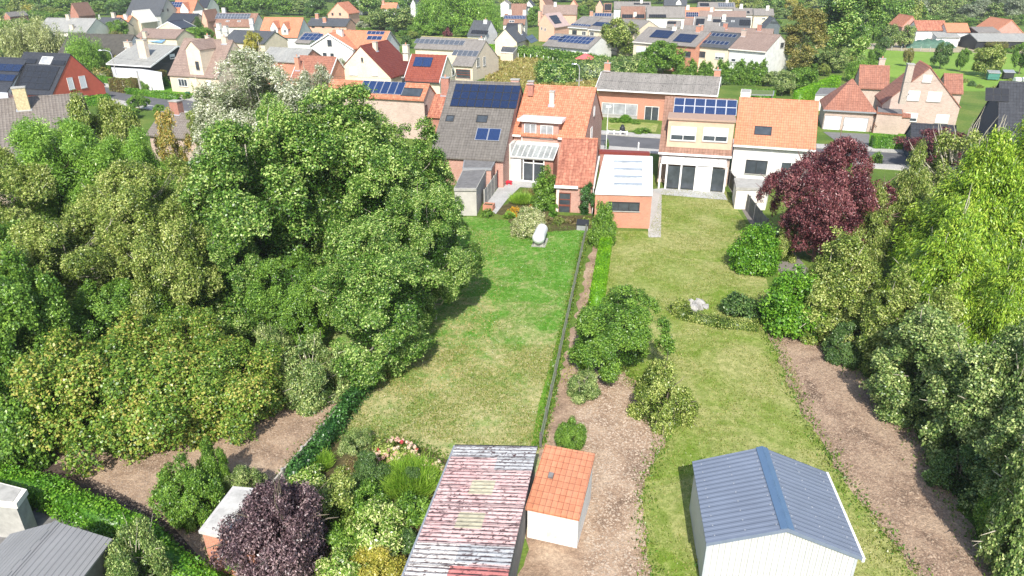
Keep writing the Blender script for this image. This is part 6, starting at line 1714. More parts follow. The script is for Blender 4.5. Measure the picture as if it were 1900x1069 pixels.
w.solar('SF', 1316, 61, 1364, 71, 7, 1, 'deeplight', gap=.1); w.solar('SF', 1300, 74, 1349, 85, 7, 1, 'deeplight', gap=.1)
w.win('F', 1297, 95, 1308, 107, 'd', 2); w.win('F', 1328, 98, 1343, 111, 'hs', 3)
h, w = terrace('terraced_house', 'white terraced house with bare grey-brown roof at the right end of its row', (1352, 90), (1421, 97), 5.5, (1380, 60), 25, -43, T_PINKB, WHITEW, so=.05, gut=OFFW)
w.win('F', 1358, 101, 1365, 115, 'hs', 1); w.win('F', 1376, 103, 1389, 116, 'sh'); w.win('F', 1392, 105, 1415, 119, 'sh'); w.win('R', 1449, 80, 1453, 88, 'd', 1)
w.chimney('SF', 1378, 68, .9, .6, 1.2, BR_PALE)
h, w = terrace('low_house', 'white low house with three rows of bright blue solar panels behind the hedge', (1006, 84), (1092, 94), 3.0, (1028, 62), 24, -40, T_GREY, WHITEW, so=.08, ov=.5)
w.solar('SF', 1024, 67, 1042, 76, 3, 2, 'blue', gap=.01); w.solar('SF', 1047, 66, 1092, 83, 8, 2, 'blue', gap=.02)
w.win('F', 1012, 89, 1023, 100, 'w', 2); w.win('F', 1029, 90, 1038, 101, 'w', 2); w.win('F', 1041, 91, 1050, 101, 'w', 2); w.win('F', 1060, 94, 1066, 107, 'door', 1)
h, w = terrace('row_house', 'cream two-storey row house with a strip of blue panels along its eaves', (1054, 50), (1090, 54), 5.5, (1078, 30), 22, -45, T_GREY, BR_CREAM, so=.04, gut=WHITE)
w.solar('SF', 1062, 44, 1094, 50, 8, 1, 'blue', gap=.08); w.win('F', 1062, 56, 1070, 65, 'd', 2); w.win('F', 1080, 58, 1087, 66, 'w', 2)
h, w = terrace('row_house', 'cream two-storey row house with one square dark blue array', (1091, 54), (1122, 58), 5.5, (1108, 33), 22, -45, T_GREY, BR_CREAM, so=.04, gut=WHITE)
w.solar('SF', 1107, 41, 1127, 50, 3, 2, 'deep', gap=.02); w.win('F', 1095, 59, 1102, 67, 'w', 2)
h, w = terrace('row_house', 'cream row house whose roof disappears behind the yellow-green tree', (1123, 58), (1175, 64), 5.5, (1140, 34), 22, -45, T_GREY, BR_CREAM, so=.04)

h, w = terrace('slate_house', 'house with light slate roof, white chimney and bare white gable', (876, 52), (899, 72), 3.0, (890, 38), 42, None, T_SLATE, WHITEW, so=.05) if False else (None, None)
h = House('slate_gable_house', 'slate roofed house with a blank white gable left of the cream gable house')
w = h.wing((866, 66), (899, 70), 4.2, ridge=(889, 38), pitch=42, ang=-26, roof=T_SLATE, wall=WHITEW, so=.05, capmat=T_SLATE)
w.solar('SF', 876, 56, 904, 64, 3, 1, 'black'); w.chimney('SF', 900, 44, .9, .7, .9, WHITEW)
h = House('cream_gable_house', 'cream gable house with grey slate roof and tall cream chimney by the hay meadow')
w = h.gable((916, 78), (961, 83), 3.4, (937, 53), 12, ang=-16, roof=T_SLATE, wall=CREAM, so=.1, capmat=T_SLATE)
w.win('L', 936, 64, 941, 72, 'sh'); w.chimney('SF', 968, 64, 1.2, .8, 2.4, CREAM, pot=False); w.solar('SF', 974, 69, 998, 76, 4, 2, 'black', gap=.02)
flatroof(h, [(932, 86), (960, 88), (952, 98), (928, 96)], 2.4, CREAM, T_SLATE, OFFW)
h = House('pink_tall_house', 'tall pink rendered gable house with small black solar panels and end chimney')
w = h.gable((998, 50), (1030, 62), 4.0, (1011, 26), 10, ang=-30, roof=plain('pink_grey_roof', (.42, .31, .28), .8, .12, 1), wall=PINKW, so=.05)
w.solar('SF', 1018, 30, 1038, 36, 4, 1, 'black'); w.solar('SF', 1024, 38, 1042, 43, 4, 1, 'black'); w.win('L', 1004, 50, 1007, 56, 'w', 1); w.win('L', 1010, 52, 1013, 58, 'w', 1)
w.chimney('SB', 1004, 40, .9, .8, 2.8, PINKW, pot=False)
h = House('party_tent', 'small garden tent with a red and grey roof behind the meadow hedge', 'tent')
w = h.wing((1066, 109), (1098, 112), 2.0, ridge=(1088, 99), pitch=28, ang=-20, roof=plain('red_canvas', (.62, .12, .12), .7, .2, 1), wall=None, hipL=2.0, hipR=2.0, so=.1, thick=.05)
for u, v in ((.1, .1), (w.w - .1, .1), (.1, w.d - .1), (w.w - .1, w.d - .1)):
    m = MB(); m.box(w.fr, u - .05, u + .05, v - .05, v + .05, 0, 2.0); m.build('post', WHITE, h.root)
h = House('blue_tarpaulin', 'pale blue sheeted store at the foot of the dark round tree', 'shed')
flatroof(h, [(1146, 109), (1174, 108), (1180, 114), (1144, 115)], 1.6, OFFW, plain('pale_blue_sheet', (.42, .5, .55), .5, .15, 2), ALU)

# far rows: (name, label, L, R, eave, ridge, pitch, angle, roof, wall, solar blocks, windows, chimneys)
far = [
 ('grey_row_house', 'grey-brown roof strip with an orange chimney right behind the cream terrace', (1262, 66), (1340, 69), 5.5, (1268, 47), 24, -22, T_GREY, BR_CREAM, [], [], [(1300, 58, BR_ORG)]),
 ('grey_row_house', 'grey-brown roof strip with two red chimneys right behind the white terraced house', (1340, 68), (1432, 72), 5.5, (1345, 51), 24, -22, T_PINKB, BR_CREAM, [], [], [(1345, 55, BR_RED), (1408, 58, BR_RED)]),
 ('dark_panel_house', 'grey roof with an L of black panels and two white chimneys', (1286, 49), (1335, 50), 5.2, (1296, 31), 28, -16, T_GREY, OFFW, [(1292, 35, 1306, 48, 2, 3, 'black'), (1323, 36, 1337, 42, 2, 1, 'black')], [], [(1316, 38, OFFW), (1343, 37, OFFW)]),
 ('slate_clad_house', 'dark slate house with one roof window and one large black solar array', (1336, 51), (1392, 53), 5.0, (1348, 32), 34, -14, T_SLATE, plain('slate_cladding', (.10, .12, .13), .6, .15), [(1372, 37, 1393, 48, 3, 3, 'black')], [('SF', 1357, 38, 1363, 41, 'w')], []),
 ('brown_hip_house', 'faded brown hipped roof seen over the slate clad house', (1297, 31), (1385, 31), 4.2, (1320, 20), 30, -10, T_PINKB, OFFW, [], [], [(1320, 22, OFFW)]),
 ('orange_glass_house', 'orange roof above a low row of dark glass panels', (1271, 33), (1297, 34), 4.0, (1275, 14), 35, -10, T_ORGL, OFFW, [(1273, 23, 1296, 32, 6, 2, 'deeplight')], [], [(1276, 18, WHITEW)]),
 ('cream_far_house', 'cream house under a plain dark grey roof left of the tall poplar', (1399, 28), (1437, 28), 4.8, (1402, 16), 30, -8, T_GREY, CREAM, [], [('F', 1414, 33, 1420, 37, 'w')], [(1424, 19, OFFW)]),
 ('grey_far_house', 'pale grey roof with one small dark panel between brown and dark grey roofs', (1362, 27), (1398, 27), 4.8, (1364, 15), 30, -8, T_GREY, OFFW, [(1386, 21, 1391, 25, 1, 1, 'black')], [], [(1375, 16, OFFW)]),
 ('two_array_house', 'grey roofed far house with a black array left and a pale framed array right', (1296, 15), (1365, 15), 5.0, (1299, 4), 30, -6, T_GREY, OFFW, [(1298, 6, 1316, 12, 4, 2, 'black'), (1332, 6, 1362, 13, 7, 2, 'grey')], [], [(1349, 5, OFFW)]),
 ('far_orange_house', 'small orange roof tucked between the brown hip and the two-array roof', (1296, 22), (1326, 22), 4.0, (1300, 14), 30, -8, T_ORGL, OFFW, [], [], []),
 ('brown_grey_barn', 'very long far roof, reddish at its left end and grey at its right', (1200, 32), (1272, 32), 4.5, (1200, 12), 36, -6, T_GREY, OFFW, [(1204, 27, 1236, 33, 8, 1, 'black')], [], []),
 ('brown_roof_house', 'reddish brown roof above two wide black solar strips left of the long grey roof', (1152, 34), (1198, 34), 3.8, (1156, 12), 34, -6, T_BRN, OFFW, [(1154, 27, 1174, 34, 5, 1, 'black'), (1178, 27, 1196, 34, 4, 1, 'black')], [], [(1178, 31, OFFW)]),
 ('white_grey_house', 'white house with grey roof and dark panels at its right end, near the top edge', (1139, 16), (1208, 16), 5.0, (1141, 3), 33, -6, T_GREY, WHITEW, [(1176, 6, 1205, 9, 8, 1, 'black')], [], [(1190, 7, OFFW)]),
 ('dark_solar_house', 'small house whose front roof is one black solar block between two pink gables', (1120, 20), (1135, 20), 4.0, (1118, 6), 38, -6, T_BRN, BR_PINK, [(1122, 8, 1134, 19, 3, 3, 'black')], [], []),
 ('slate_top_house', 'slate roofed house with a white dormer at the top edge right of centre', (1232, 10), (1275, 10), 4.6, (1235, -3), 38, -8, T_SLATE, BR_PINK, [], [], []),
 ('tilted_panel_house', 'low house with seven tilted blue panels behind the cream row', (1098, 36), (1136, 36), 4.6, (1104, 24), 30, -12, T_GREY, OFFW, [(1104, 25, 1134, 31, 7, 1, 'blue')], [], [(1097, 30, BR_ORG)]),
 ('small_panel_house', 'small roof end with slim dark panels right of the pale round tree', (1236, 50), (1262, 50), 5.0, (1240, 38), 30, -16, T_GREY, OFFW, [(1238, 40, 1254, 45, 3, 1, 'black')], [], []),
 ('brown_corner_house', 'brown roof corner left of the black L-shaped array', (1268, 48), (1288, 49), 5.0, (1276, 33), 34, -16, T_PINKB, OFFW, [], [], []),
 # centre top
 ('red_solar_house', 'red roofed house with one long row of blue solar panels by the tall willow', (933, 45), (974, 45), 4.0, (938, 26), 36, -8, T_BRN, OFFW, [(936, 29, 975, 36, 14, 1, 'blue')], [('SF', 945, 38, 954, 42, 'w')], [(946, 27, OFFW), (973, 28, OFFW)]),
 ('dark_low_house', 'small dark roof directly behind the cream gable house', (938, 52), (967, 53), 4.0, (944, 43), 28, -14, T_DARK, OFFW, [], [], []),
 ('brown_hipped_house', 'brown hipped roof between two white houses at the top edge', (946, 26), (975, 26), 3.6, (960, 7), 38, -8, T_BRN, WHITEW, [], [], []),
 ('long_pink_house', 'long faded pink roof behind the tall pink gable', (1006, 26), (1070, 27), 4.2, (1012, 9), 38, -8, T_PINKB, PINKW, [], [], [(1030, 12, WHITEW)]),
 # left top
 ('wide_slate_house', 'very wide slate roof with a grey gable at the top edge, left of centre', (232, 28), (297, 29), 4.5, (258, -4), 42, -10, T_SLATE, plain('grey_gable', (.38, .38, .34), .8, .1), [], [('R', 300, 17, 304, 22, 'd'), ('R', 309, 16, 313, 21, 'd')], []),
 ('orange_solar_house', 'orange roofed house with fourteen blue panels and a white pointed dormer', (316, 26), (357, 26), 4.4, (312, 0), 42, -8, T_ORG, plain('grey_gable', (.38, .38, .34)), [(311, 4, 340, 14, 7, 2, 'blue')], [], []),
 ('black_corner_house', 'black roof corner right of the orange roof with the white dormer', (364, 14), (384, 14), 4.6, (364, -6), 38, -8, T_DARK, OFFW, [], [], []),
 ('orange_small_house', 'cream gable house with small bright orange roof under the wide slate roof', (268, 31), (296, 30), 4.0, (272, 13), 38, -10, T_ORG, CREAM, [], [], []),
 ('blue_black_roof_house', 'low cream house with a wide blue-black roof among smaller cream gables', (306, 42), (354, 43), 4.0, (296, 24), 28, -14, T_DARK, CREAM, [], [], []),
 ('long_rust_house', 'long rust-red roof with a full row of grey solar panels and two roof windows', (396, 49), (470, 51), 3.6, (390, 24), 38, -8, T_BRN, OFFW, [(403, 25, 462, 36, 11, 2, 'grey')], [('SF', 420, 38, 425, 41, 'w'), ('SF', 441, 38, 446, 41, 'w')], [(415, 24, OFFW)]),
 ('dark_ridge_house', 'broad dark slate roof with cream gable behind the brown dormer house', (412, 77), (490, 86), 4.0, (404, 54), 27, -22, T_SLATE, CREAM, [], [], [(405, 55, OFFW), (418, 60, OFFW)]),
 ('brown_long_house', 'long low brown roof behind the low slate house', (250, 69), (326, 74), 3.6, (242, 52), 26, -16, T_PINKB, CREAM, [], [], [(268, 70, BR_BEIGE)]),
 ('black_corner_roof', 'dark slate roof with beige chimney behind the white aerial mast', (172, 52), (208, 52), 3.4, (180, 32), 30, -12, T_SLATE, CREAM, [], [], [(210, 33, BR_BEIGE)]),
 ('peach_roof_house', 'peach tiled roof right of the aerial mast', (204, 50), (232, 48), 3.2, (222, 29), 36, -12, T_ORGL, CREAM, [], [], [(233, 36, WHITEW)]),
 ('mossy_slate_house', 'mossy grey roof house with two chimneys half hidden by the weeping birch', (66, 58), (160, 59), 3.4, (80, 33), 30, -8, T_SLATEL, OFFW, [], [], [(126, 37, BR_BEIGE), (133, 56, CREAM)]),
 ('thatched_dark_house', 'dark moss-grown roof behind the willow shrubs', (100, 110), (224, 112), 3.0, (115, 62), 38, -10, plain('dark_moss_roof', (.075, .07, .06), .95, .35, 1.5), OFFW, [], [], []),
 ('pink_dormer_house', 'salmon tile roof with two pointed dormers and white gable chimney', (478, 68), (552, 67), 3.2, (472, 32), 40, -8, T_ORGL, WHITEW, [], [], [(466, 45, WHITEW)]),
 ('pink_long_house', 'pink brick house with a low dark roof and three small windows', (568, 47), (642, 50), 4.2, (560, 33), 26, -12, T_SLATE, PINKW, [], [('F', 578, 48, 584, 52, 'd'), ('F', 597, 48, 602, 52, 'd'), ('F', 615, 48, 621, 52, 'd')], [(602, 42, BR_ORG), (588, 35, BR_ORG)]),
 ('orange_treetop_house', 'orange roof showing above the grey-green trees left of the small white gable', (706, 16), (735, 16), 4.0, (710, 5), 36, -8, T_ORGL, WHITEW, [], [], [(711, 8, BR_ORG)]),
 # right farm
 ('orange_barn', 'long white barn with patchy orange and dark tiles beyond the meadow', (1702, 56), (1760, 55), 4.0, (1706, 38), 36, -2, T_ORGM, WHITEW, [], [], []),
 ('orange_barn', 'lower white barn with faded orange tiles at the right end of the farmhouse', (1757, 59), (1801, 59), 3.8, (1762, 43), 36, -4, T_ORGL, WHITEW, [], [], []),
 ('long_shed', 'long low grey roofed open shed at the right edge behind the meadow', (1814, 76), (1925, 77), 2.4, (1820, 62), 18, -3, T_SLATEL, DARKP, [], [], []),
 ('cart_shed', 'dark open cart shed roof behind the red tractor', (1815, 60), (1858, 58), 4.0, (1820, 50), 14, -2, T_GREY, DARKP, [], [], []),
]
for (nm, lab, L, R, ze, ri, pit, an, rf, wl_, sol, wins, chs) in far:
    h = House(nm, lab)
    w = h.wing(L, R, ze, ridge=ri, pitch=pit, ang=an, roof=rf, wall=wl_, so=.1, verge=(WHITE if nm == 'dark_panel_house' else None), thick=.2)
    for s_ in sol: w.solar('SF', *s_, gap=.02)
    for x in wins: w.win(x[0], *x[1:5], x[5], 2)
    for x in chs: w.chimney('SF', x[0], x[1], 1.0, .8, 1.4, x[2], pot=False)
    if nm == 'pink_dormer_house':
        w.dormer(503, 516, 62, 1.5, 1.5, WHITEW, T_ORGL, win=(507, 54, 513, 60), winkind='w'); w.dormer(523, 535, 64, 1.5, 1.5, WHITEW, T_ORGL, win=(526, 55, 532, 61), winkind='w')
    if nm == 'orange_solar_house': w.dormer(335, 350, 24, 1.2, 2.2, WHITEW, T_ORG)
    if nm == 'slate_top_house': w.dormer(1254, 1264, 9, .8, 1.6, WHITEW, T_SLATE)
# far gable-fronted houses
fg = [
 ('white_gable_cottage', 'small white gable with two dark windows at the top edge left of the pink houses', (974, 12), (990, 13), 4.6, (981, 1), 8, -8, T_SLATE, WHITEW, [(978, 12, 984, 16)]),
 ('white_block_house', 'white house corner at the top edge left of the brown hipped roof', (927, 8), (946, 9), 5.4, (936, 1), 7, -8, T_GREY, WHITEW, []),
 ('pink_gable_far', 'pink brick gable with long rust roof at the top edge', (1000, 10), (1014, 14), 5.0, (1004, -6), 11, -20, T_BRN, PINKW, []),
 ('orange_gable_far', 'small orange roof gable with white chimney right of the long pink roof', (1052, 12), (1072, 12), 4.2, (1064, 0), 7, -8, T_ORGL, PINKW, []),
 ('pink_small_gable', 'small pink gable at the top edge left of the black solar roof', (1104, 13), (1120, 14), 4.4, (1113, 0), 8, -8, T_SLATE, PINKW, []),
 ('slate_small_gable', 'grey clad gable with a white slit window at the right end of the rows', (1409, 50), (1450, 46), 3.6, (1437, 33), 8, -8, T_SLATE, plain('slate_cladding', (.10, .12, .13)), [(1430, 40, 1443, 44)]),
 ('brick_gable_far', 'dark brick gable behind the mossy slate house chimney', (112, 30), (146, 26), 4.4, (132, 6), 8, -10, T_BRN, BR_RED, []),
 ('red_barn', 'little dark red barn with pale roof at the far left edge', (5, 31), (19, 31), 3.0, (10, 23), 9, -8, T_GREY, BR_RED, []),
 ('cream_skylight_house', 'cream gable with white verges and a red stripe left of the small orange roof', (230, 42), (262, 40), 4.0, (246, 20), 8, -12, OFFW, CREAM, []),
 ('cream_flat_gable', 'shallow cream gable behind the long brown roof', (289, 52), (336, 52), 4.2, (311, 40), 7, -12, T_DARK, CREAM, []),
 ('cream_small_gable', 'small cream gable with white verge right of the blue-black roof', (343, 31), (368, 35), 4.0, (359, 21), 7, -12, OFFW, CREAM, []),
 ('pale_pink_gable', 'narrow pink gable at the left end of the long rust roof', (366, 40), (386, 42), 4.6, (376, 19), 7, -12, T_BRN, PINKW, []),
 ('pink_villa', 'tall pink gable house with orange roof slope among dark trees', (606, 25), (648, 29), 4.6, (626, 5), 9, -14, T_ORG, PINKW, [(615, 24, 619, 29), (629, 24, 633, 29)]),
 ('white_treetop_gable', 'small white gable with slate roof between grey-green trees and tall willow', (760, 11), (773, 11), 4.4, (766, -2), 8, -8, T_SLATE, WHITEW, []),
 ('white_treetop_house', 'white house fragment at the top edge above the dark trees', (658, 6), (673, 7), 4.8, (664, -6), 8, -8, T_GREY, WHITEW, []),
 ('farmhouse', 'farmhouse with pink brick gable and orange hipped roof beyond the meadow', (1671, 57), (1711, 57), 3.4, (1694, 30), 10, -6, T_ORG, BR_PINK, [(1681, 51, 1685, 54)]),
 ('brick_barn', 'large brick gable barn with orange verge roof at the right edge', (1842, 64), (1903, 64), 3.0, (1878, 37), 12, -6, T_ORGL, BR_PINK, []),
]
for (nm, lab, L, R, ze, ap, dep, an, rf, wl_, wins) in fg:
    h = House(nm, lab)
    w = h.gable(L, R, ze, ap, dep, ang=an, roof=rf, wall=wl_, so=.1, verge=(WHITE if nm in ('cream_small_gable', 'cream_skylight_house', 'cream_flat_gable') else None), thick=.2)
    for x in wins: w.win('L', *x, 'd', 2)
h = House('lean_to', 'grey roofed white lean-to in front of the white barns', 'shed')
h.wing((1738, 69), (1783, 69), 2.6, rise=1.0, depth=3.2, rv=3.2, ang=-2, roof=T_SLATEL, wall=WHITEW)
h = House('conservatory_house', 'blue glass conservatory roof beside the low slate house', 'conservatory')
h.wing((276, 77), (300, 79), 2.6, ridge=(306, 59), pitch=26, ang=-30, roof=cells('blue_glass_roof', (.16, .3, .52), (.5, .55, .6), 1.0), wall=OFFW, thick=.08)
h = House('solar_lean_to', 'pale blue glazed roof below the cream gable with the red stripe', 'conservatory')
h.wing((250, 43), (270, 43), 2.6, ridge=(268, 32), pitch=26, ang=-16, roof=cells('blue_glass_roof', (.16, .3, .52), (.5, .55, .6), 1.0), wall=OFFW, thick=.08)
h = House('flat_white_roof', 'long white flat roof in front of the long rust roof', 'house')
flatroof(h, [(420, 47), (466, 48), (466, 53), (414, 53)], 3.0, OFFW, plain('white_felt', (.6, .61, .62)), WHITE)
# ------------------------------------------------------------------ trees: (sort, foot x, foot y, top y, half width, label, name)
near = [
 ('maple1', 655, 520, 170, 170, 'tallest dense green maple at the left edge of the lawn'),
 ('maple2', 505, 560, 215, 165, 'broad green maple standing left of the tallest one'),
 ('maple2', 745, 545, 240, 135, 'maple whose right side overhangs the lawn by the middle house'),
 ('maple1', 712, 670, 420, 130, 'lower maple overhanging the dry part of the lawn'),
 ('maple2', 425, 610, 400, 100, 'small maple left of the lit grass gap under the trees'),
 ('silver1', 505, 440, 94, 128, 'silvery white poplar rising behind the maples'),
 ('silver1', 612, 400, 128, 62, 'slim silvery tree just right of the white poplar'),
 ('lime1', 170, 510, 222, 92, 'feathery lime green conifer left of the bare branches'),
 ('lime1', 285, 500, 250, 66, 'second feathery lime green conifer, nearer the road'),
 ('lime1', 120, 400, 235, 42, 'small lime green conifer by the ribbed roof'),
 ('olive2', 258, 440, 176, 62, 'tall thin-leaved tree with pale limbs above the lime conifers'),
 ('maple2', 806, 592, 345, 92, 'maple bough mass leaning furthest out over the lawn'),
 ('maple1', 700, 450, 205, 85, 'maple hiding the foot of the panelled orange-roofed house'),
 ('olive1', 75, 540, 285, 125, 'olive green tree below the ribbed roof at the left edge'),
 ('olive1', 300, 560, 300, 130, 'open olive tree with long bare pale branches'),
 ('autumn1', 352, 420, 205, 30, 'thin tree with orange autumn leaves before the road'),
 ('autumn1', 395, 470, 320, 30, 'thin orange-tinged tree between olive tree and maples'),
 ('olive2', 350, 650, 400, 85, 'dark tree with one long bare grey trunk above the hazels'),
 ('green1', 15, 640, 400, 115, 'dark green tree at the left edge of the thicket'),
 ('olive1', 170, 620, 400, 130, 'broad olive green tree above the left hazel'),
 ('green1', 65, 740, 480, 115, 'bright green tree in the lower left thicket'),
 ('green1', 240, 670, 520, 90, 'small green tree directly behind the yellow hazel'),
 ('hazel1', 265, 795, 620, 150, 'big yellowing hazel bush at the edge of the vegetable plot'),
 ('hazel2', 430, 765, 632, 108, 'second yellowing hazel bush right of the big one'),
 ('hazel2', 345, 740, 588, 88, 'upright yellowing hazel between the two broad ones'),
 ('hazel2', 160, 770, 680, 66, 'low yellow-green hazel bush at the left'),
 ('shrubg', 40, 845, 690, 95, 'mound of bright green leaves in the lower left corner'),
 ('shrubg', -10, 800, 640, 80, 'tall green bush at the far left edge'),
 ('shrubs', 585, 745, 640, 62, 'grey-green feathery bush where the ivy hedge ends'),
 ('shrubs', 520, 690, 600, 40, 'small grey bush behind the hazels'),
 ('shrubd', 655, 705, 640, 40, 'dark low bush in the shade of the lower maple'),
 ('shrubd', 400, 690, 620, 50, 'dark bush in shade above the hazels'),
 ('plum1', 1515, 484, 262, 102, 'large wine red plum tree beside the white-walled house'),
 ('plum2', 1722, 318, 236, 56, 'second wine red tree before the dark tiled shed'),
 ('feoliv', 1596, 505, 345, 46, 'olive conifer right below the wine red plum'),
 ('feoliv', 1660, 470, 268, 48, 'drab olive conifer between plum tree and yellow conifer'),
 ('twiggy', 1745, 420, 245, 75, 'half bare twiggy tree with pale sprigs before the yellow conifer'),
 ('feath1', 1860, 560, 152, 125, 'tallest yellow-green feathery conifer at the right edge'),
 ('feath1', 1765, 560, 250, 120, 'yellow-green feathery conifer left of the tallest one'),
 ('feath2', 1712, 650, 400, 92, 'bright yellow-green feathery conifer in front'),
 ('feath2', 1820, 700, 470, 75, 'shaded lower feathery conifer by the pond garden'),
 ('tallolive', 1540, 620, 440, 75, 'pale olive bush directly below the plum tree'),
 ('shrubo', 1450, 480, 410, 30, 'light green sapling against the plum tree'),
 ('tallolive', 1632, 680, 510, 72, 'olive bush halfway down the right border'),
 ('tallgrey', 1690, 760, 575, 90, 'grey-green shrub beside the dug soil, upper of three'),
 ('tallgrey', 1800, 850, 610, 98, 'grey-green shrub beside the dug soil, middle of three'),
 ('tallgrey', 1885, 960, 750, 95, 'grey-green shrub beside the dug soil, lowest of three'),
 ('shrubd', 1640, 610, 560, 40, 'dark low bush under the front yellow conifer'),
 ('tallolive', 1700, 720, 540, 70, 'olive bush between the front yellow conifer and the grey-green shrubs'),
 ('tallgrey', 1960, 1100, 880, 90, 'grey-green shrub at the bottom right corner'),
 ('shrubd', 1780, 905, 830, 55, 'dark low bush under the grey-green shrubs'),
 ('pondsh', 1850, 900, 640, 90, 'pale twiggy shrub with bent grey stems at the right edge'),
 ('pondsh', 1890, 1060, 800, 95, 'large pale shrub in the lower right corner'),
 ('pondsh', 1880, 720, 560, 60, 'thin pale shrub by the pond garden'),
 ('shrubg', 1850, 1000, 880, 50, 'brighter green shrub inside the lower right thicket'),
 ('twiggy', 1690, 560, 480, 40, 'small twiggy grey bush left of the front yellow conifer'),
 ('shrubd', 1560, 665, 600, 40, 'dark green bush in the shade at the head of the dug soil'),
]
for t in near:
    bush = t[0] in ('hazel1', 'hazel2', 'tallgrey', 'tallolive') or t[0].startswith('shrub') or t[0] == 'pondsh'
    tree(*t, name='bush' if bush else 'garden_tree', cat='bush' if bush else 'tree')

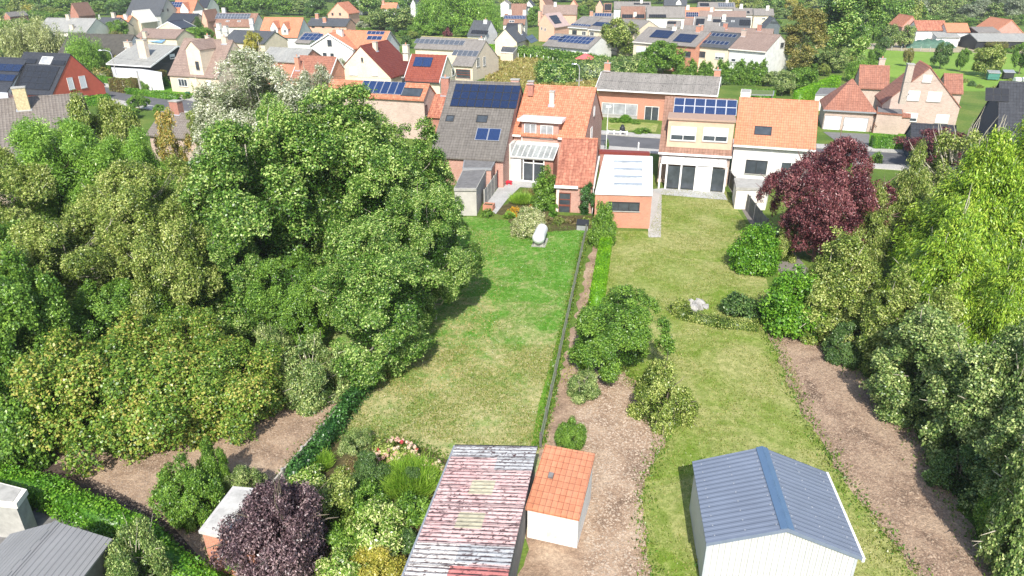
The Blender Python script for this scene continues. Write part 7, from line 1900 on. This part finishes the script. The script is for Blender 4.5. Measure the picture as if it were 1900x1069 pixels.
mid = [
 ('willow', 62, 132, 32, 48, 'weeping birch with hanging pale leaves before the dark moss roof'),
 ('willow', 104, 128, 42, 38, 'second weeping birch touching the first one'),
 ('gwillow', 162, 146, 60, 36, 'round green willow by the dark moss roof'),
 ('gwillow', 192, 142, 72, 24, 'small green willow left of the low slate house'),
 ('mgreen', 20, 100, 40, 30, 'green tree at the left edge behind the panels'),
 ('molive', 10, 104, 66, 26, 'olive tree at the left edge over the purple panels'),
 ('mgreen', 28, 112, 70, 24, 'bright green bush behind the purple panels'),
 ('mgreen', 222, 75, 38, 20, 'dense green tree right of the aerial mast'),
 ('mochre', 218, 90, 58, 13, 'ochre bush left of the brown long house'),
 ('mgreen', 245, 60, 38, 10, 'small green bush below the red-striped gable'),
 ('mgreen', 270, 58, 38, 16, 'green bushes between the cream gables'),
 ('mlime', 358, 84, 52, 30, 'bright leafy tree above the brown dormer house'),
 ('conif', 372, 72, 32, 14, 'dark cone-shaped tree behind the bright leafy one'),
 ('mgreen', 385, 76, 50, 14, 'green tree left of the broad slate roof'),
 ('mgold', 474, 112, 60, 23, 'round golden bush in front of the broad slate roof'),
 ('mgreen', 514, 96, 60, 13, 'clipped dark green ball tree before the salmon house'),
 ('conif', 528, 90, 70, 7, 'small grey-green conifer right of the clipped ball'),
 ('mgreen', 124, 60, 42, 9, 'small bush against the mossy grey roof'),
 ('molive', 640, 135, 98, 22, 'yellow-green bush between white gable and burgundy house'),
 ('msilver', 630, 150, 110, 20, 'silvery bush under the yellow-green one'),
 ('mgreen', 770, 70, 45, 14, 'green bush left of the long panel house'),
 ('mdark', 755, 90, 66, 13, 'dark tree between burgundy chimney and long panel house'),
 ('mgrey', 735, 58, 14, 44, 'large grey-green willow behind the white gable house'),
 ('mgrey', 705, 54, 18, 24, 'grey-green willow left of the largest one'),
 ('columny', 710, 55, 20, 6, 'slim golden cypress among grey-green trees'),
 ('msilver', 675, 54, 40, 16, 'low silvery bush right of the pink villa'),
 ('gwillow', 850, 58, -30, 62, 'huge yellow-green weeping tree at the top centre'),
 ('gwillow', 800, 62, -12, 36, 'left part of the huge weeping tree group'),
 ('gwillow', 905, 60, -6, 30, 'right companion of the huge weeping tree'),
 ('mlime', 800, 66, 44, 22, 'lime bush over the long panel ridge'),
 ('mplum', 832, 68, 52, 10, 'small purple bush over the long panel ridge'),
 ('mlime', 860, 68, 48, 20, 'lime bush left of the slate gable house'),
 ('mgreen', 990, 50, 12, 14, 'leafy green tree left of the tall pink house'),
 ('mgreen', 980, 51, 28, 14, 'green tree behind the slate roof of the cream gable house'),
 ('molive', 1145, 108, 36, 40, 'large yellow-green tree in front of the cream row house'),
 ('molive', 1175, 95, 52, 24, 'right half of the yellow-green tree by the terrace'),
 ('mgreen', 1230, 138, 78, 42, 'big round dark green tree in front of the terraces'),
 ('mgreen', 1190, 130, 96, 16, 'thin green tree left of the big round one'),
 ('molive', 1212, 52, 18, 26, 'pale green round tree behind the cream terrace'),
 ('molive', 1255, 48, 14, 24, 'loose pale green tree right of the pale round one'),
 ('mgreen', 1080, 34, 10, 12, 'dark green tree between pink gables'),
 ('mgreen', 1068, 42, 22, 7, 'dark ball tree right of the tall pink house'),
 ('mdark', 1135, 38, 18, 10, 'small dark tree left of the black solar strips'),
 ('molive', 1095, 28, 0, 18, 'grey-green tree at the top right of the pink gables'),
 ('mgreen', 1408, 48, 36, 6, 'small green tree between slate house and cream house'),
 ('poplar', 1548, 128, -40, 56, 'tall dark poplar right of the white terraced house'),
 ('birch', 1480, 140, 12, 38, 'rusty autumn birch by the white terraced house'),
 ('molive', 1462, 64, 46, 18, 'low green bush at the end of the slate rows'),
 ('mgrey', 1545, 135, 88, 28, 'grey-green willow shrub under the poplar'),
 ('gwillow', 1590, 152, 108, 26, 'weeping green willow above the pyramid garage roof'),
 ('mgrey', 1450, 178, 130, 20, 'pale green bush at the end of the bungalow garden'),
 ('mgreen', 1482, 172, 126, 28, 'bright green bush below the birch'),
 ('mgrey', 1425, 160, 130, 16, 'grey bush in front of the white gable wall'),
 ('mshrubg', 1500, 165, 138, 16, 'small willow shrub left of the clipped diagonal hedge'),
 ('mdark', 1635, 106, 68, 13, 'dark oval tree in the meadow'),
 ('mgreen', 1622, 120, 90, 14, 'bright green round tree in the meadow before the dark one'),
 ('mochre', 1683, 124, 90, 10, 'thin young tree behind the tall brick chimney'),
 ('mdark', 1743, 128, 80, 20, 'dark leafy tree in the middle of the meadow'),
 ('mgreen', 1780, 134, 90, 11, 'slender tree in the meadow, third from the right'),
 ('molive', 1828, 142, 84, 28, 'pale fruit tree with bare white branches in the meadow'),
 ('mgreen', 1890, 138, 80, 18, 'fruit tree at the right edge of the meadow'),
 ('mochre', 1850, 95, 78, 22, 'yellowish scrub before the farm shed'),
 ('mgreen', 1688, 76, 60, 12, 'green bush before the farmhouse gable'),
 ('mgreen', 1738, 78, 58, 10, 'round green bush before the white lean-to'),
 ('mochre', 1728, 78, 62, 8, 'ochre bush before the white lean-to'),
]
for t in mid: tree(*t, name='tree')


# garden trees and bushes between the far houses
def fill(rows, seed):
    r_ = random.Random(seed)
    for (x0, x1, y0, y1, n, hp, hw, kinds, where) in rows:
        for i in range(n):
            x = x0 + (x1 - x0) * (i + r_.uniform(.1, .9)) / n; y = r_.uniform(y0, y1); k_ = kinds[r_.randrange(len(kinds))]
            hh = hp * r_.uniform(.7, 1.25)
            w_ = {'m': 'green', 'g': 'green'}.get('m')
            word = {'mshrub': 'green', 'mshrubd': 'dark green', 'mshrubo': 'olive', 'mshrubg': 'grey-green', 'mgreen': 'green', 'mdark': 'dark green', 'molive': 'olive', 'mgrey': 'grey-green', 'mgold': 'golden', 'mlime': 'lime green', 'fgreen': 'green', 'fdark': 'dark green', 'folive': 'olive', 'fgrey': 'grey-green'}[k_]
            b = k_.startswith('mshrub')
            tree(k_, x, y, y - hh, hw * r_.uniform(.75, 1.3), f"{word} garden {'bush' if b else 'tree'} {where}", 'bush' if b else 'tree', 'bush' if b else 'tree', f"{word} garden {'bushes' if b else 'trees'} {where}")
S3 = ('mshrub', 'mshrubd', 'mshrubo', 'mshrub'); T3 = ('mgreen', 'mdark', 'molive', 'mgreen')
fill([
 (0, 75, 60, 72, 7, 30, 15, T3, 'left of the mossy grey roof'),
 (0, 120, 40, 50, 9, 20, 13, ('fgreen', 'folive', 'mgreen'), 'behind the weeping birch'),
 (60, 130, 84, 96, 5, 22, 14, T3, 'behind the weeping birch trunks'),
 (160, 235, 96, 122, 7, 18, 11, T3, 'between dark moss roof and low slate house'),
 (150, 180, 52, 60, 4, 16, 9, T3, 'left of the aerial mast'),
 (216, 320, 80, 90, 7, 8, 7, S3, 'behind the low slate house'),
 (236, 262, 50, 60, 3, 8, 7, S3, 'below the red-striped gable'),
 (352, 420, 54, 66, 6, 16, 10, T3, 'left of the broad slate roof'),
 (478, 560, 100, 118, 6, 10, 8, S3, 'between slate roof and silver tree'),
 (540, 575, 96, 104, 3, 8, 7, S3, 'before the low grey wing'),
 (640, 770, 66, 78, 8, 16, 12, T3, 'behind the burgundy roofs'),
 (655, 735, 44, 52, 5, 12, 9, T3, 'right of the pink villa'),
 (770, 880, 56, 66, 8, 18, 13, T3, 'below the huge weeping tree'),
 (905, 1000, 34, 46, 5, 10, 8, T3, 'around the red solar roof'),
 (920, 1000, 18, 26, 5, 9, 8, ('fgreen', 'folive'), 'between the white houses at the top'),
 (1006, 1100, 104, 108, 6, 5, 7, S3, 'before the white low house'),
 (1060, 1150, 18, 26, 7, 12, 8, T3, 'between the pink gables'),
 (1185, 1300, 36, 48, 5, 8, 7, S3, 'between the far rows'),
 (1390, 1450, 34, 52, 5, 9, 8, T3, 'at the end of the slate rows'),
 (1430, 1520, 88, 130, 8, 22, 14, T3, 'beside the white terraced house'),
 (1500, 1620, 120, 150, 10, 20, 13, ('mgreen', 'mgrey', 'molive'), 'under the tall poplar'),
 (1420, 1510, 150, 182, 9, 16, 10, S3 + ('mgreen',), 'left of the clipped diagonal hedge'),
 (1200, 1420, 152, 160, 14, 16, 9, ('mshrub', 'mshrubd', 'mgreen'), 'behind the bungalow'),
 (1760, 1900, 152, 170, 8, 8, 7, S3, 'behind the blue-black house'),
 (1790, 1900, 92, 100, 6, 9, 11, ('mshrubo', 'mshrub'), 'before the farm shed'),
 (1560, 1600, 92, 112, 3, 14, 9, T3, 'at the left corner of the meadow'),
 (300, 500, 22, 30, 7, 14, 10, ('fgreen', 'folive', 'fdark'), 'behind the orange solar roof'),
 (560, 600, 30, 34, 3, 14, 9, ('fdark', 'fgreen'), 'behind the pink long house'),
 (0, 60, 14, 26, 4, 22, 15, ('fgreen', 'folive'), 'around the red barn'),
 (205, 330, 205, 235, 5, 26, 17, T3, 'between ribbed roof and hidden house'),
 (1530, 1640, 300, 330, 4, 20, 14, S3, 'behind the plum tree'),
], 9)
for k_, x, y, tp, hw, lab in (('olive1', 420, 300, 190, 55, 'loose olive tree right of the hidden house'), ('maple1', 800, 470, 290, 60, 'small maple by the pale rear annex'), ('green1', 560, 640, 480, 80, 'green tree in the shade below the maples'),
                              ('maple2', 590, 520, 190, 120, 'maple filling the middle of the crown mass'), ('maple1', 420, 520, 300, 95, 'green maple right of the bare-branched tree')):
    tree(k_, x, y, tp, hw, lab, 'garden_tree', 'tree')

# the far trees that close the view, each at its own spot
rr = random.Random(5)
farrows = [   # (x0, x1, step, foot y, top y range, half range, sorts, place words)
 (-30, 240, 26, 20, (-26, -6), (18, 26), ('fgreen', 'fdark', 'folive'), 'in the wood at the top left corner'),
 (10, 110, 24, 32, (6, 14), (16, 24), ('folive', 'fgold', 'fgrey'), 'left of the brick gable'),
 (130, 250, 22, 30, (-6, 6), (15, 22), ('fdark', 'fgreen', 'fdark2'), 'between brick gable and wide slate roof'),
 (380, 600, 22, 27, (-14, 2), (16, 22), ('fdark2', 'fgrey', 'fgreen', 'fdark'), 'above the pink long house'),
 (640, 780, 20, 26, (-12, 4), (14, 20), ('fdark2', 'fgreen', 'fdark'), 'behind the grey-green willows'),
 (780, 1010, 30, 14, (-16, -8), (14, 20), ('fgreen', 'folive'), 'along the top edge above the huge weeping tree'),
 (1020, 1300, 34, 4, (-18, -10), (12, 18), ('fgreen', 'folive', 'fdark2'), 'behind the farthest roofs'),
 (1365, 1500, 17, 20, (-14, 2), (12, 18), ('fdark2', 'fgreen', 'folive', 'fgold'), 'at the end of the far rows'),
 (1400, 1500, 30, 36, (6, 14), (14, 18), ('fgreen', 'fgrey'), 'left of the tall poplar'),
 (1590, 1700, 19, 58, (-10, 12), (18, 24), ('fdark2', 'fgreen', 'folive'), 'between poplar and farmhouse'),
 (1580, 1690, 26, 88, (40, 56), (10, 16), ('fgrey', 'fgreen'), 'at the meadow edge beside the poplar'),
 (1690, 1910, 19, 38, (-8, 8), (17, 22), ('fsilver', 'fgrey', 'fsilver'), 'in the silvery willow row behind the farm'),
 (1700, 1920, 25, 46, (24, 34), (12, 16), ('fgreen', 'fgrey'), 'low before the silvery willow row'),
 (1480, 1920, 26, 14, (-26, -14), (18, 26), ('fgrey', 'fgreen', 'fdark2'), 'at the top right edge'),
]
words = {'fgreen': 'green', 'fdark': 'dark green', 'folive': 'olive green', 'fgold': 'golden', 'fgrey': 'grey-green', 'fsilver': 'silvery', 'fdark2': 'deep green'}
for (x0, x1, st, base, tr_, hr, sorts, where) in farrows:
    x = x0
    while x < x1:
        s_ = sorts[rr.randrange(len(sorts))]
        tree(s_, x + rr.uniform(-5, 5), base + rr.uniform(-2, 3), rr.uniform(*tr_), rr.uniform(*hr), f'{words[s_]} tree {where}', 'tree', 'tree', f'{words[s_]} trees {where}')
        x += st * rr.uniform(.8, 1.2)
# trees that closed the horizon behind everything, ranks of a far wood
for k, (X0, X1, Y, n) in enumerate(((-330, 330, 430, 46), (-420, 420, 520, 40))):
    for i in range(n):
        X = X0 + (X1 - X0) * i / n + rr.uniform(-5, 5)
        s_ = ('fgreen', 'fdark', 'folive', 'fgrey')[rr.randrange(4)]
        r_ = rr.uniform(8, 11)
        put_tree(s_, (X, Y + rr.uniform(-14, 14)), r_, rr.uniform(11, 16), f'{words[s_]} tree of the far wood on the horizon', 'tree', 'tree', f'{words[s_]} trees of the far wood')

# ------------------------------------------------------------------ hedges and small plants beyond the houses
hedge('beech_hedge', [(212, 168), (238, 172), (306, 152)], 1.6, 2.2, L_HEDGEO, 'rusty brown beech hedge at the corner of the dormer house garden', leaf=.22, dens=90, seed=31)
hedge('low_hedge', [(238, 174), (330, 186)], 1.0, 1.0, L_HEDGE, 'low green hedge along the far pavement at the left', leaf=.18, dens=90, seed=32)
hedge('low_hedge', [(184, 150), (208, 156)], 1.2, 1.0, L_HEDGE, 'short bright hedge beside the side road', leaf=.18, dens=90, seed=33)
hedge('scrub_hedge', [(160, 146), (206, 148)], 3.0, 1.8, L_OCHRE, 'yellowish shrub bank behind the red gable house', leaf=.3, dens=40, seed=34, bulge=.4)
hedge('road_hedge', [(120, 202), (205, 192)], 1.2, 1.5, L_HEDGE, 'green hedge below the red gable wall', leaf=.2, dens=90, seed=35)
hedge('clipped_hedge', [(1617, 274), (1690, 276)], 2.0, 1.5, L_HEDGE, 'thick clipped hedge in front of the brick gable house', leaf=.14, dens=160, seed=36, bulge=.05)
hedge('clipped_hedge', [(1478, 192), (1550, 160)], 1.6, 2.0, L_HEDGEB, 'long bright diagonal hedge left of the pyramid garage roof', leaf=.16, dens=120, seed=37, bulge=.05)
hedge('clipped_hedge', [(1380, 183), (1436, 186)], 1.6, 1.6, L_HEDGE, 'dark green hedge under the flat garden pavilion', leaf=.2, dens=90, seed=38)
hedge('meadow_hedge', [(950, 104), (1010, 110), (1120, 126), (1160, 132)], 2.4, 2.2, L_GREEN, 'long green hedge along the far side of the hay meadow', leaf=.32, dens=55, seed=39, bulge=.3)
hedge('clipped_hedge', [(904, 102), (928, 102)], 3.0, 2.4, L_HEDGEB, 'bright square hedge between beige and cream gable houses', leaf=.26, dens=70, seed=40, bulge=.1)
hedge('conifer_hedge', [(998, 155), (1066, 155)], 3.4, 4.0, L_MAPLE, 'tall dark conifer hedge left of the bungalow', leaf=.3, dens=70, seed=41, bulge=.5)
hedge('shrub_hedge', [(1070, 150), (1190, 140)], 3.0, 3.4, L_GREY, 'tall loose green hedge behind the bungalow roof', leaf=.3, dens=60, seed=42, bulge=.6)
for i, x in enumerate((1190, 1205, 1262, 1280, 1302, 1312, 1332, 1345, 1362, 1372, 1388, 1398, 1412)):
    tree('column', x, 152 + i * .6, 110 + (i % 3) * 3, 9 + (i % 2) * 2, 'narrow upright hornbeam in the row before the terraces', 'hornbeam', 'tree', 'upright hornbeams before the terraces')
for x, y, k_, hw, tp, lab in ((268, 168, 'mshrub', 8, 150, 'small green shrub inside the rusty hedge'), (303, 160, 'ball', 11, 143, 'round clipped shrub beside the dormer house'), (286, 163, 'mshrubo', 8, 155, 'low yellow-green shrub beside the round clipped one'),
                              (364, 172, 'column', 6, 140, 'narrow clipped column by the door of the dormer house'), (222, 142, 'columny', 9, 104, 'bright climbing hop column on the lamp post'),
                              (330, 181, 'mshrubo', 7, 173, 'low bush at the end of the roadside hedge'), (346, 184, 'mshrub', 8, 172, 'leafy low bush beside the green bin'), (372, 188, 'mplum', 8, 165, 'small purple bush by the road'),
                              (1160, 227, 'ball', 12, 213, 'round clipped shrub under the bungalow window'), (1140, 227, 'mshrub', 10, 219, 'low plant left of the round shrub by the bungalow'), (1180, 230, 'mshrub', 9, 222, 'low plant right of the round shrub by the bungalow'),
                              (1190, 247, 'mshrub', 18, 237, 'green ground-covering bush at the bungalow kerb'), (1126, 278, 'column', 4, 258, 'dark shrub against the right corner of the brick house'),
                              (992, 104, 'mshrub', 7, 84, 'young round tree in the meadow hedge'), (1030, 108, 'mshrubo', 8, 98, 'yellowish bush before the white low house')):
    tree(k_, x, y, tp, hw, lab, 'shrub', 'shrub')

# ------------------------------------------------------------------ poles, lamps, fences, wires and small things
def pole(name, px, base, top, label, r=.11, cat='pole', mat=CONC, head=None):
    p = G(px, base); q_ = at_dist(px, top, p.y); h = q_.z
    e = empty(name, (p.x, p.y, 0), label, cat)
    m = MB(); m.tube([(p.x, p.y, 0), (p.x, p.y, h)], [r, r * .6], 10); m.build('pole', mat, e, smooth=True)
    if head:
        dx = head; m = MB(); m.tube([(p.x, p.y, h - .1), (p.x + dx * .15, p.y, h + .5), (p.x + dx * .6, p.y, h + .75), (p.x + dx, p.y, h + .7)], [.07, .06, .055, .05], 8); m.build('arm', ALU, e, smooth=True)
        m = MB(); m.tube([(p.x + dx * .95, p.y, h + .7), (p.x + dx * 1.15, p.y, h + .72), (p.x + dx * 1.35, p.y, h + .66)], [.06, .16, .08], 10); m.build('lamp_head', ALU, e, smooth=True)
    return p, h
p1, h1 = pole('street_lamp', 222, 166, 101, 'street lamp with curved arm above the hop column', head=-1.7)
p2, h2 = pole('concrete_post', 263, 174, 131, 'thick pale concrete post beside the far pavement', r=.2)
p3, h3 = pole('utility_pole', 1072, 214, 128, 'slim utility pole with lamp left of the bungalow', r=.12, head=-.9)
p4, h4 = pole('street_lamp', 1124, 282, 199, 'white street lamp at the right corner of the brick house', r=.06, mat=WHITE)
m = MB(); m.box(Fr(p4, 0), -.3, .35, -.15, .15, h4, h4 + .16); o = m.build('lamp_head', WHITE); o.parent = [x for x in C.objects if x.name.startswith('street_lamp')][-1]; o.location = -worldloc(o.parent)
p5, h5 = pole('cable_pole', 1900, 300, 130, 'cable pole at the right edge by the blue-black house', r=.1)
m = MB()
e = [x for x in C.objects if x.name.startswith('utility_pole')][-1]
m = MB(); f_ = Fr(p3, .5); m.box(f_, -.6, .6, -.05, .05, h3 - 1.8, h3 - 1.7)
for u in (-.5, 0, .5): m.box(f_, u - .05, u + .05, -.05, .05, h3 - 1.7, h3 - 1.45)
m.build('cross_arm', GREYP, e)
def wire(a, b, sag, label):
    pts = [a.lerp(b, t / 14) - Vector((0, 0, sag * 4 * (t / 14) * (1 - t / 14))) for t in range(15)]
    m = MB(); m.tube(pts, .014, 5); tag(m.build('cable', DARKP), label, 'cable')
z3 = Vector((p3.x, p3.y, h3 - 1.4)); z5 = Vector((p5.x, p5.y, h5 - .4))
wire(z3, z5, 1.2, 'thin black cable from the utility pole past the garage to the right')
wire(Vector((p1.x, p1.y, h1 - .5)), z3, 1.5, 'thin black cable between the left street lamp and the utility pole')
wire(z3, G(1340, 200, 4.5), .8, 'thin black cable slanting down to the front of the bungalow')
# aerial mast
p = G(192, 62); h = at_dist(187, 27, p.y).z
e = empty('aerial_mast', (p.x, p.y, 0), 'white lattice aerial mast beside the dark slate roof', 'mast')
m = MB(); s = .55
for dx, dy in ((-s, -s), (s, -s), (0, s)): m.tube([(p.x + dx, p.y + dy, 0), (p.x + dx * .3, p.y + dy * .3, h)], .06, 6)
m.build('leg', WHITE, e)
m = MB()
for k in range(9):
    t = k / 9; c = 1 - .7 * t; c2 = 1 - .7 * (t + .11); z = h * t; zz = h * (t + .11)
    m.tube([(p.x - s * c, p.y - s * c, z), (p.x + s * c2, p.y - s * c2, zz)], .035, 5); m.tube([(p.x + s * c, p.y - s * c, z), (p.x, p.y + s * c2, zz)], .035, 5)
m.build('bracing', WHITE, e)
# meadow fence with white posts
def postrow(name, pts, n, h, label, group, cat='fence post', w_=.07, mat=WHITE):
    P = [G(*p) for p in pts]; Ls = [(P[i + 1] - P[i]).length for i in range(len(P) - 1)]; T = sum(Ls)
    for i in range(n):
        d = T * i / (n - 1); k = 0
        while k < len(Ls) - 1 and d > Ls[k]: d -= Ls[k]; k += 1
        q = P[k].lerp(P[k + 1], d / Ls[k]); m = MB()
        m.prism([(q.x - w_, q.y - w_, 0), (q.x + w_, q.y - w_, 0), (q.x + w_, q.y + w_, 0), (q.x - w_, q.y + w_, 0)], [(q.x - w_, q.y - w_, h), (q.x + w_, q.y - w_, h), (q.x + w_, q.y + w_, h - .04), (q.x - w_, q.y + w_, h - .04)])
        o = m.build(name, mat); tag(o, label, cat, group)
postrow('fence_post', [(928, 104), (1010, 113), (1110, 134)], 19, 1.2, 'pale post of the fence around the hay meadow', 'posts of the hay meadow fence')
postrow('fence_post', [(1600, 92), (1690, 95), (1760, 96)], 10, 1.2, 'pale post along the farm track', 'posts along the farm track', w_=.08, mat=CONC)
# low white front fence, black urn, small bollard, green bin
a = G(1126, 250); b = G(1164, 252); f = Fr(a, math.atan2(b.y - a.y, b.x - a.x)); Lf = (b - a).length
e = empty('low_fence', (a.x, a.y, 0), 'low white rail fence at the kerb before the bungalow', 'fence')
m = MB(); m.box(f, 0, Lf, -.05, .05, .42, .58); m.build('rail', WHITE, e)
for i in range(4):
    m = MB(); m.box(f, Lf * i / 3.2, Lf * i / 3.2 + .2, -.1, .1, 0, .66); m.build('post', WHITE, e)
p = G(1155, 250); e = empty('garden_urn', (p.x, p.y, 0), 'black urn standing behind the low white fence', 'urn')
m = MB(); m.tube([(p.x, p.y + .4, z) for z in (0, .1, .2, .5, .9, 1.1, 1.18, 1.35)], [.36, .36, .2, .4, .36, .22, .26, .05], 16); m.build('urn_body', DARKP, e, smooth=True)
p = G(1184, 280); m = MB(); m.tube([(p.x, p.y, 0), (p.x, p.y, 1.0), (p.x, p.y, 1.12)], [.1, .1, .03], 12); o = m.build('bollard', WHITE); tag(o, 'small white bollard on the near pavement right of the brick house', 'bollard')
p = G(350, 182); e = empty('wheelie_bin', (p.x, p.y, 0), 'green wheelie bin at the pavement by the dormer house', 'bin'); f = Fr(p, 0)
GB = plain('green_plastic', (.03, .17, .11), .4, .1)
m = MB(); m.prism([f.p(-.24, -.26, .05), f.p(.24, -.26, .05), f.p(.24, .26, .05), f.p(-.24, .26, .05)], [f.p(-.3, -.34, 1.0), f.p(.3, -.34, 1.0), f.p(.3, .36, 1.0), f.p(-.3, .36, 1.0)]); m.build('bin_body', GB, e)
m = MB(); m.box(f, -.32, .32, -.38, .4, 1.002, 1.07); m.build('lid', GB, e)
# dark wet fence boards near the drive, bench seats and clutter in the right garden
p = G(1618, 247); e = empty('hand_pump', (p.x, p.y, 0), 'small rusty hand pump against the brick garden wall', 'pump'); f = Fr(p, -.3)
m = MB(); m.tube([(p.x, p.y, 0), (p.x, p.y, 1.5)], .08, 8); m.tube([(p.x, p.y, 1.3), (p.x + .4, p.y - .2, .9)], .04, 6); m.build('pump_body', plain('rust', (.12, .05, .03), .7, .2), e)
# tarpaulin mound, tractor, garden boxes in the meadow
p = G(1730, 90); rng = np.random.default_rng(3)
m = MB(); nx, ny = 26, 8; Lx, Ly = 14.0, 5.0; gz = [[0] * (ny + 1) for _ in range(nx + 1)]
for i in range(nx + 1):
    for j in range(ny + 1):
        u, v = i / nx, j / ny; gz[i][j] = 2.0 * (math.sin(math.pi * v) ** .6) * (math.sin(math.pi * min(max(u, 0), 1)) ** .35) * (1 + .12 * math.sin(i * 1.7) + .1 * math.sin(i * .9 + j))
for i in range(nx):
    for j in range(ny): m.poly([(p.x - Lx / 2 + Lx * a_ / nx, p.y + Ly * b_ / ny, gz[a_][b_] + .01) for a_, b_ in ((i, j), (i + 1, j), (i + 1, j + 1), (i, j + 1))])
tag(m.build('tarpaulin_heap', plain('green_tarpaulin', (.07, .14, .10), .6, .3, 1.5), smooth=True), 'long heap under a dark green tarpaulin at the farm', 'tarpaulin')
p = G(1840, 64); e = empty('tractor', (p.x, p.y, 0), 'red farm tractor parked in front of the brick barn', 'tractor'); f = Fr(p, .1); TR = plain('tractor_red', (.55, .02, .04), .4, .1)
m = MB(); m.box(f, -1.8, .3, -.4, .4, .9, 1.6); m.box(f, .3, 1.3, -.6, .6, .8, 1.5); m.build('body', TR, e, bevel=.08)
m = MB(); m.box(f, .2, 1.4, -.7, .7, 2.6, 2.75); m.build('cab_roof', TR, e, bevel=.05)
m = MB(); m.box(f, .3, 1.3, -.62, .62, 1.5, 2.6); m.build('cab_glass', GLASS, e)
for u, r in ((-1.3, .45), (.9, .8)):
    for v in (-.85, .7):
        m = MB(); m.tube([f.p(u, v, r), f.p(u, v + .3, r)], r, 18); m.build('wheel', DARKP, e)
for x, y, w_, hh, mat, lab, nm in ((1842, 150, 2.0, 1.5, plain('green_boards', (.06, .2, .16), .6, .1), 'green hen house in the fruit garden', 'hen_house'), (1870, 148, 1.8, 1.4, DARKP, 'black box shed right of the green hen house', 'garden_shed')):
    p = G(x, y); e = empty(nm, (p.x, p.y, 0), lab, 'hen house' if 'hen' in nm else 'shed'); f = Fr(p, -.3)
    m = MB(); m.box(f, -w_ / 2, w_ / 2, 0, 1.4, .25, hh); m.build('wall', mat, e)
    m = MB(); m.prism([f.p(-w_ / 2 - .1, -.15, hh - .05), f.p(w_ / 2 + .1, -.15, hh - .05), f.p(w_ / 2 + .1, 1.5, hh + .3), f.p(-w_ / 2 - .1, 1.5, hh + .3)], [f.p(-w_ / 2 - .1, -.15, hh + .03), f.p(w_ / 2 + .1, -.15, hh + .03), f.p(w_ / 2 + .1, 1.5, hh + .38), f.p(-w_ / 2 - .1, 1.5, hh + .38)]); m.build('roof', ALU, e)
    for u in (-w_ / 2 + .1, w_ / 2 - .1):
        m = MB(); m.box(f, u - .05, u + .05, .1, .2, 0, .25); m.build('leg', DARKP, e)
p = G(1892, 155)
for dx, lab in ((-.7, 'white film-wrapped round bale at the right edge, left of two'), (.8, 'white film-wrapped round bale at the right edge, right of two')):
    m = MB(); m.tube([(p.x + dx - .55, p.y, .6), (p.x + dx - .5, p.y, .6), (p.x + dx + .5, p.y, .6), (p.x + dx + .55, p.y, .6)], [.45, .6, .6, .45], 18); tag(m.build('bale', WHITE, None, smooth=True), lab, 'bale')

# ------------------------------------------------------------------ the summer haze over the village
hz = bpy.data.materials.new('haze'); hz.use_nodes = True; t_ = hz.node_tree
for n_ in list(t_.nodes):
    if n_.type == 'BSDF_PRINCIPLED': t_.nodes.remove(n_)
pv = t_.nodes.new('ShaderNodeVolumePrincipled'); pv.inputs['Color'].default_value = (.93, .96, 1, 1); pv.inputs['Density'].default_value = 0.00022; pv.inputs['Anisotropy'].default_value = .2
t_.links.new(pv.outputs[0], t_.nodes['Material Output'].inputs['Volume'])
m = MB(); m.box(Fr((0, 0), 0), -2300, 2300, -260, 3100, -1.2, 40); o = m.build('haze', hz); o['kind'] = 'stuff'
_used = None
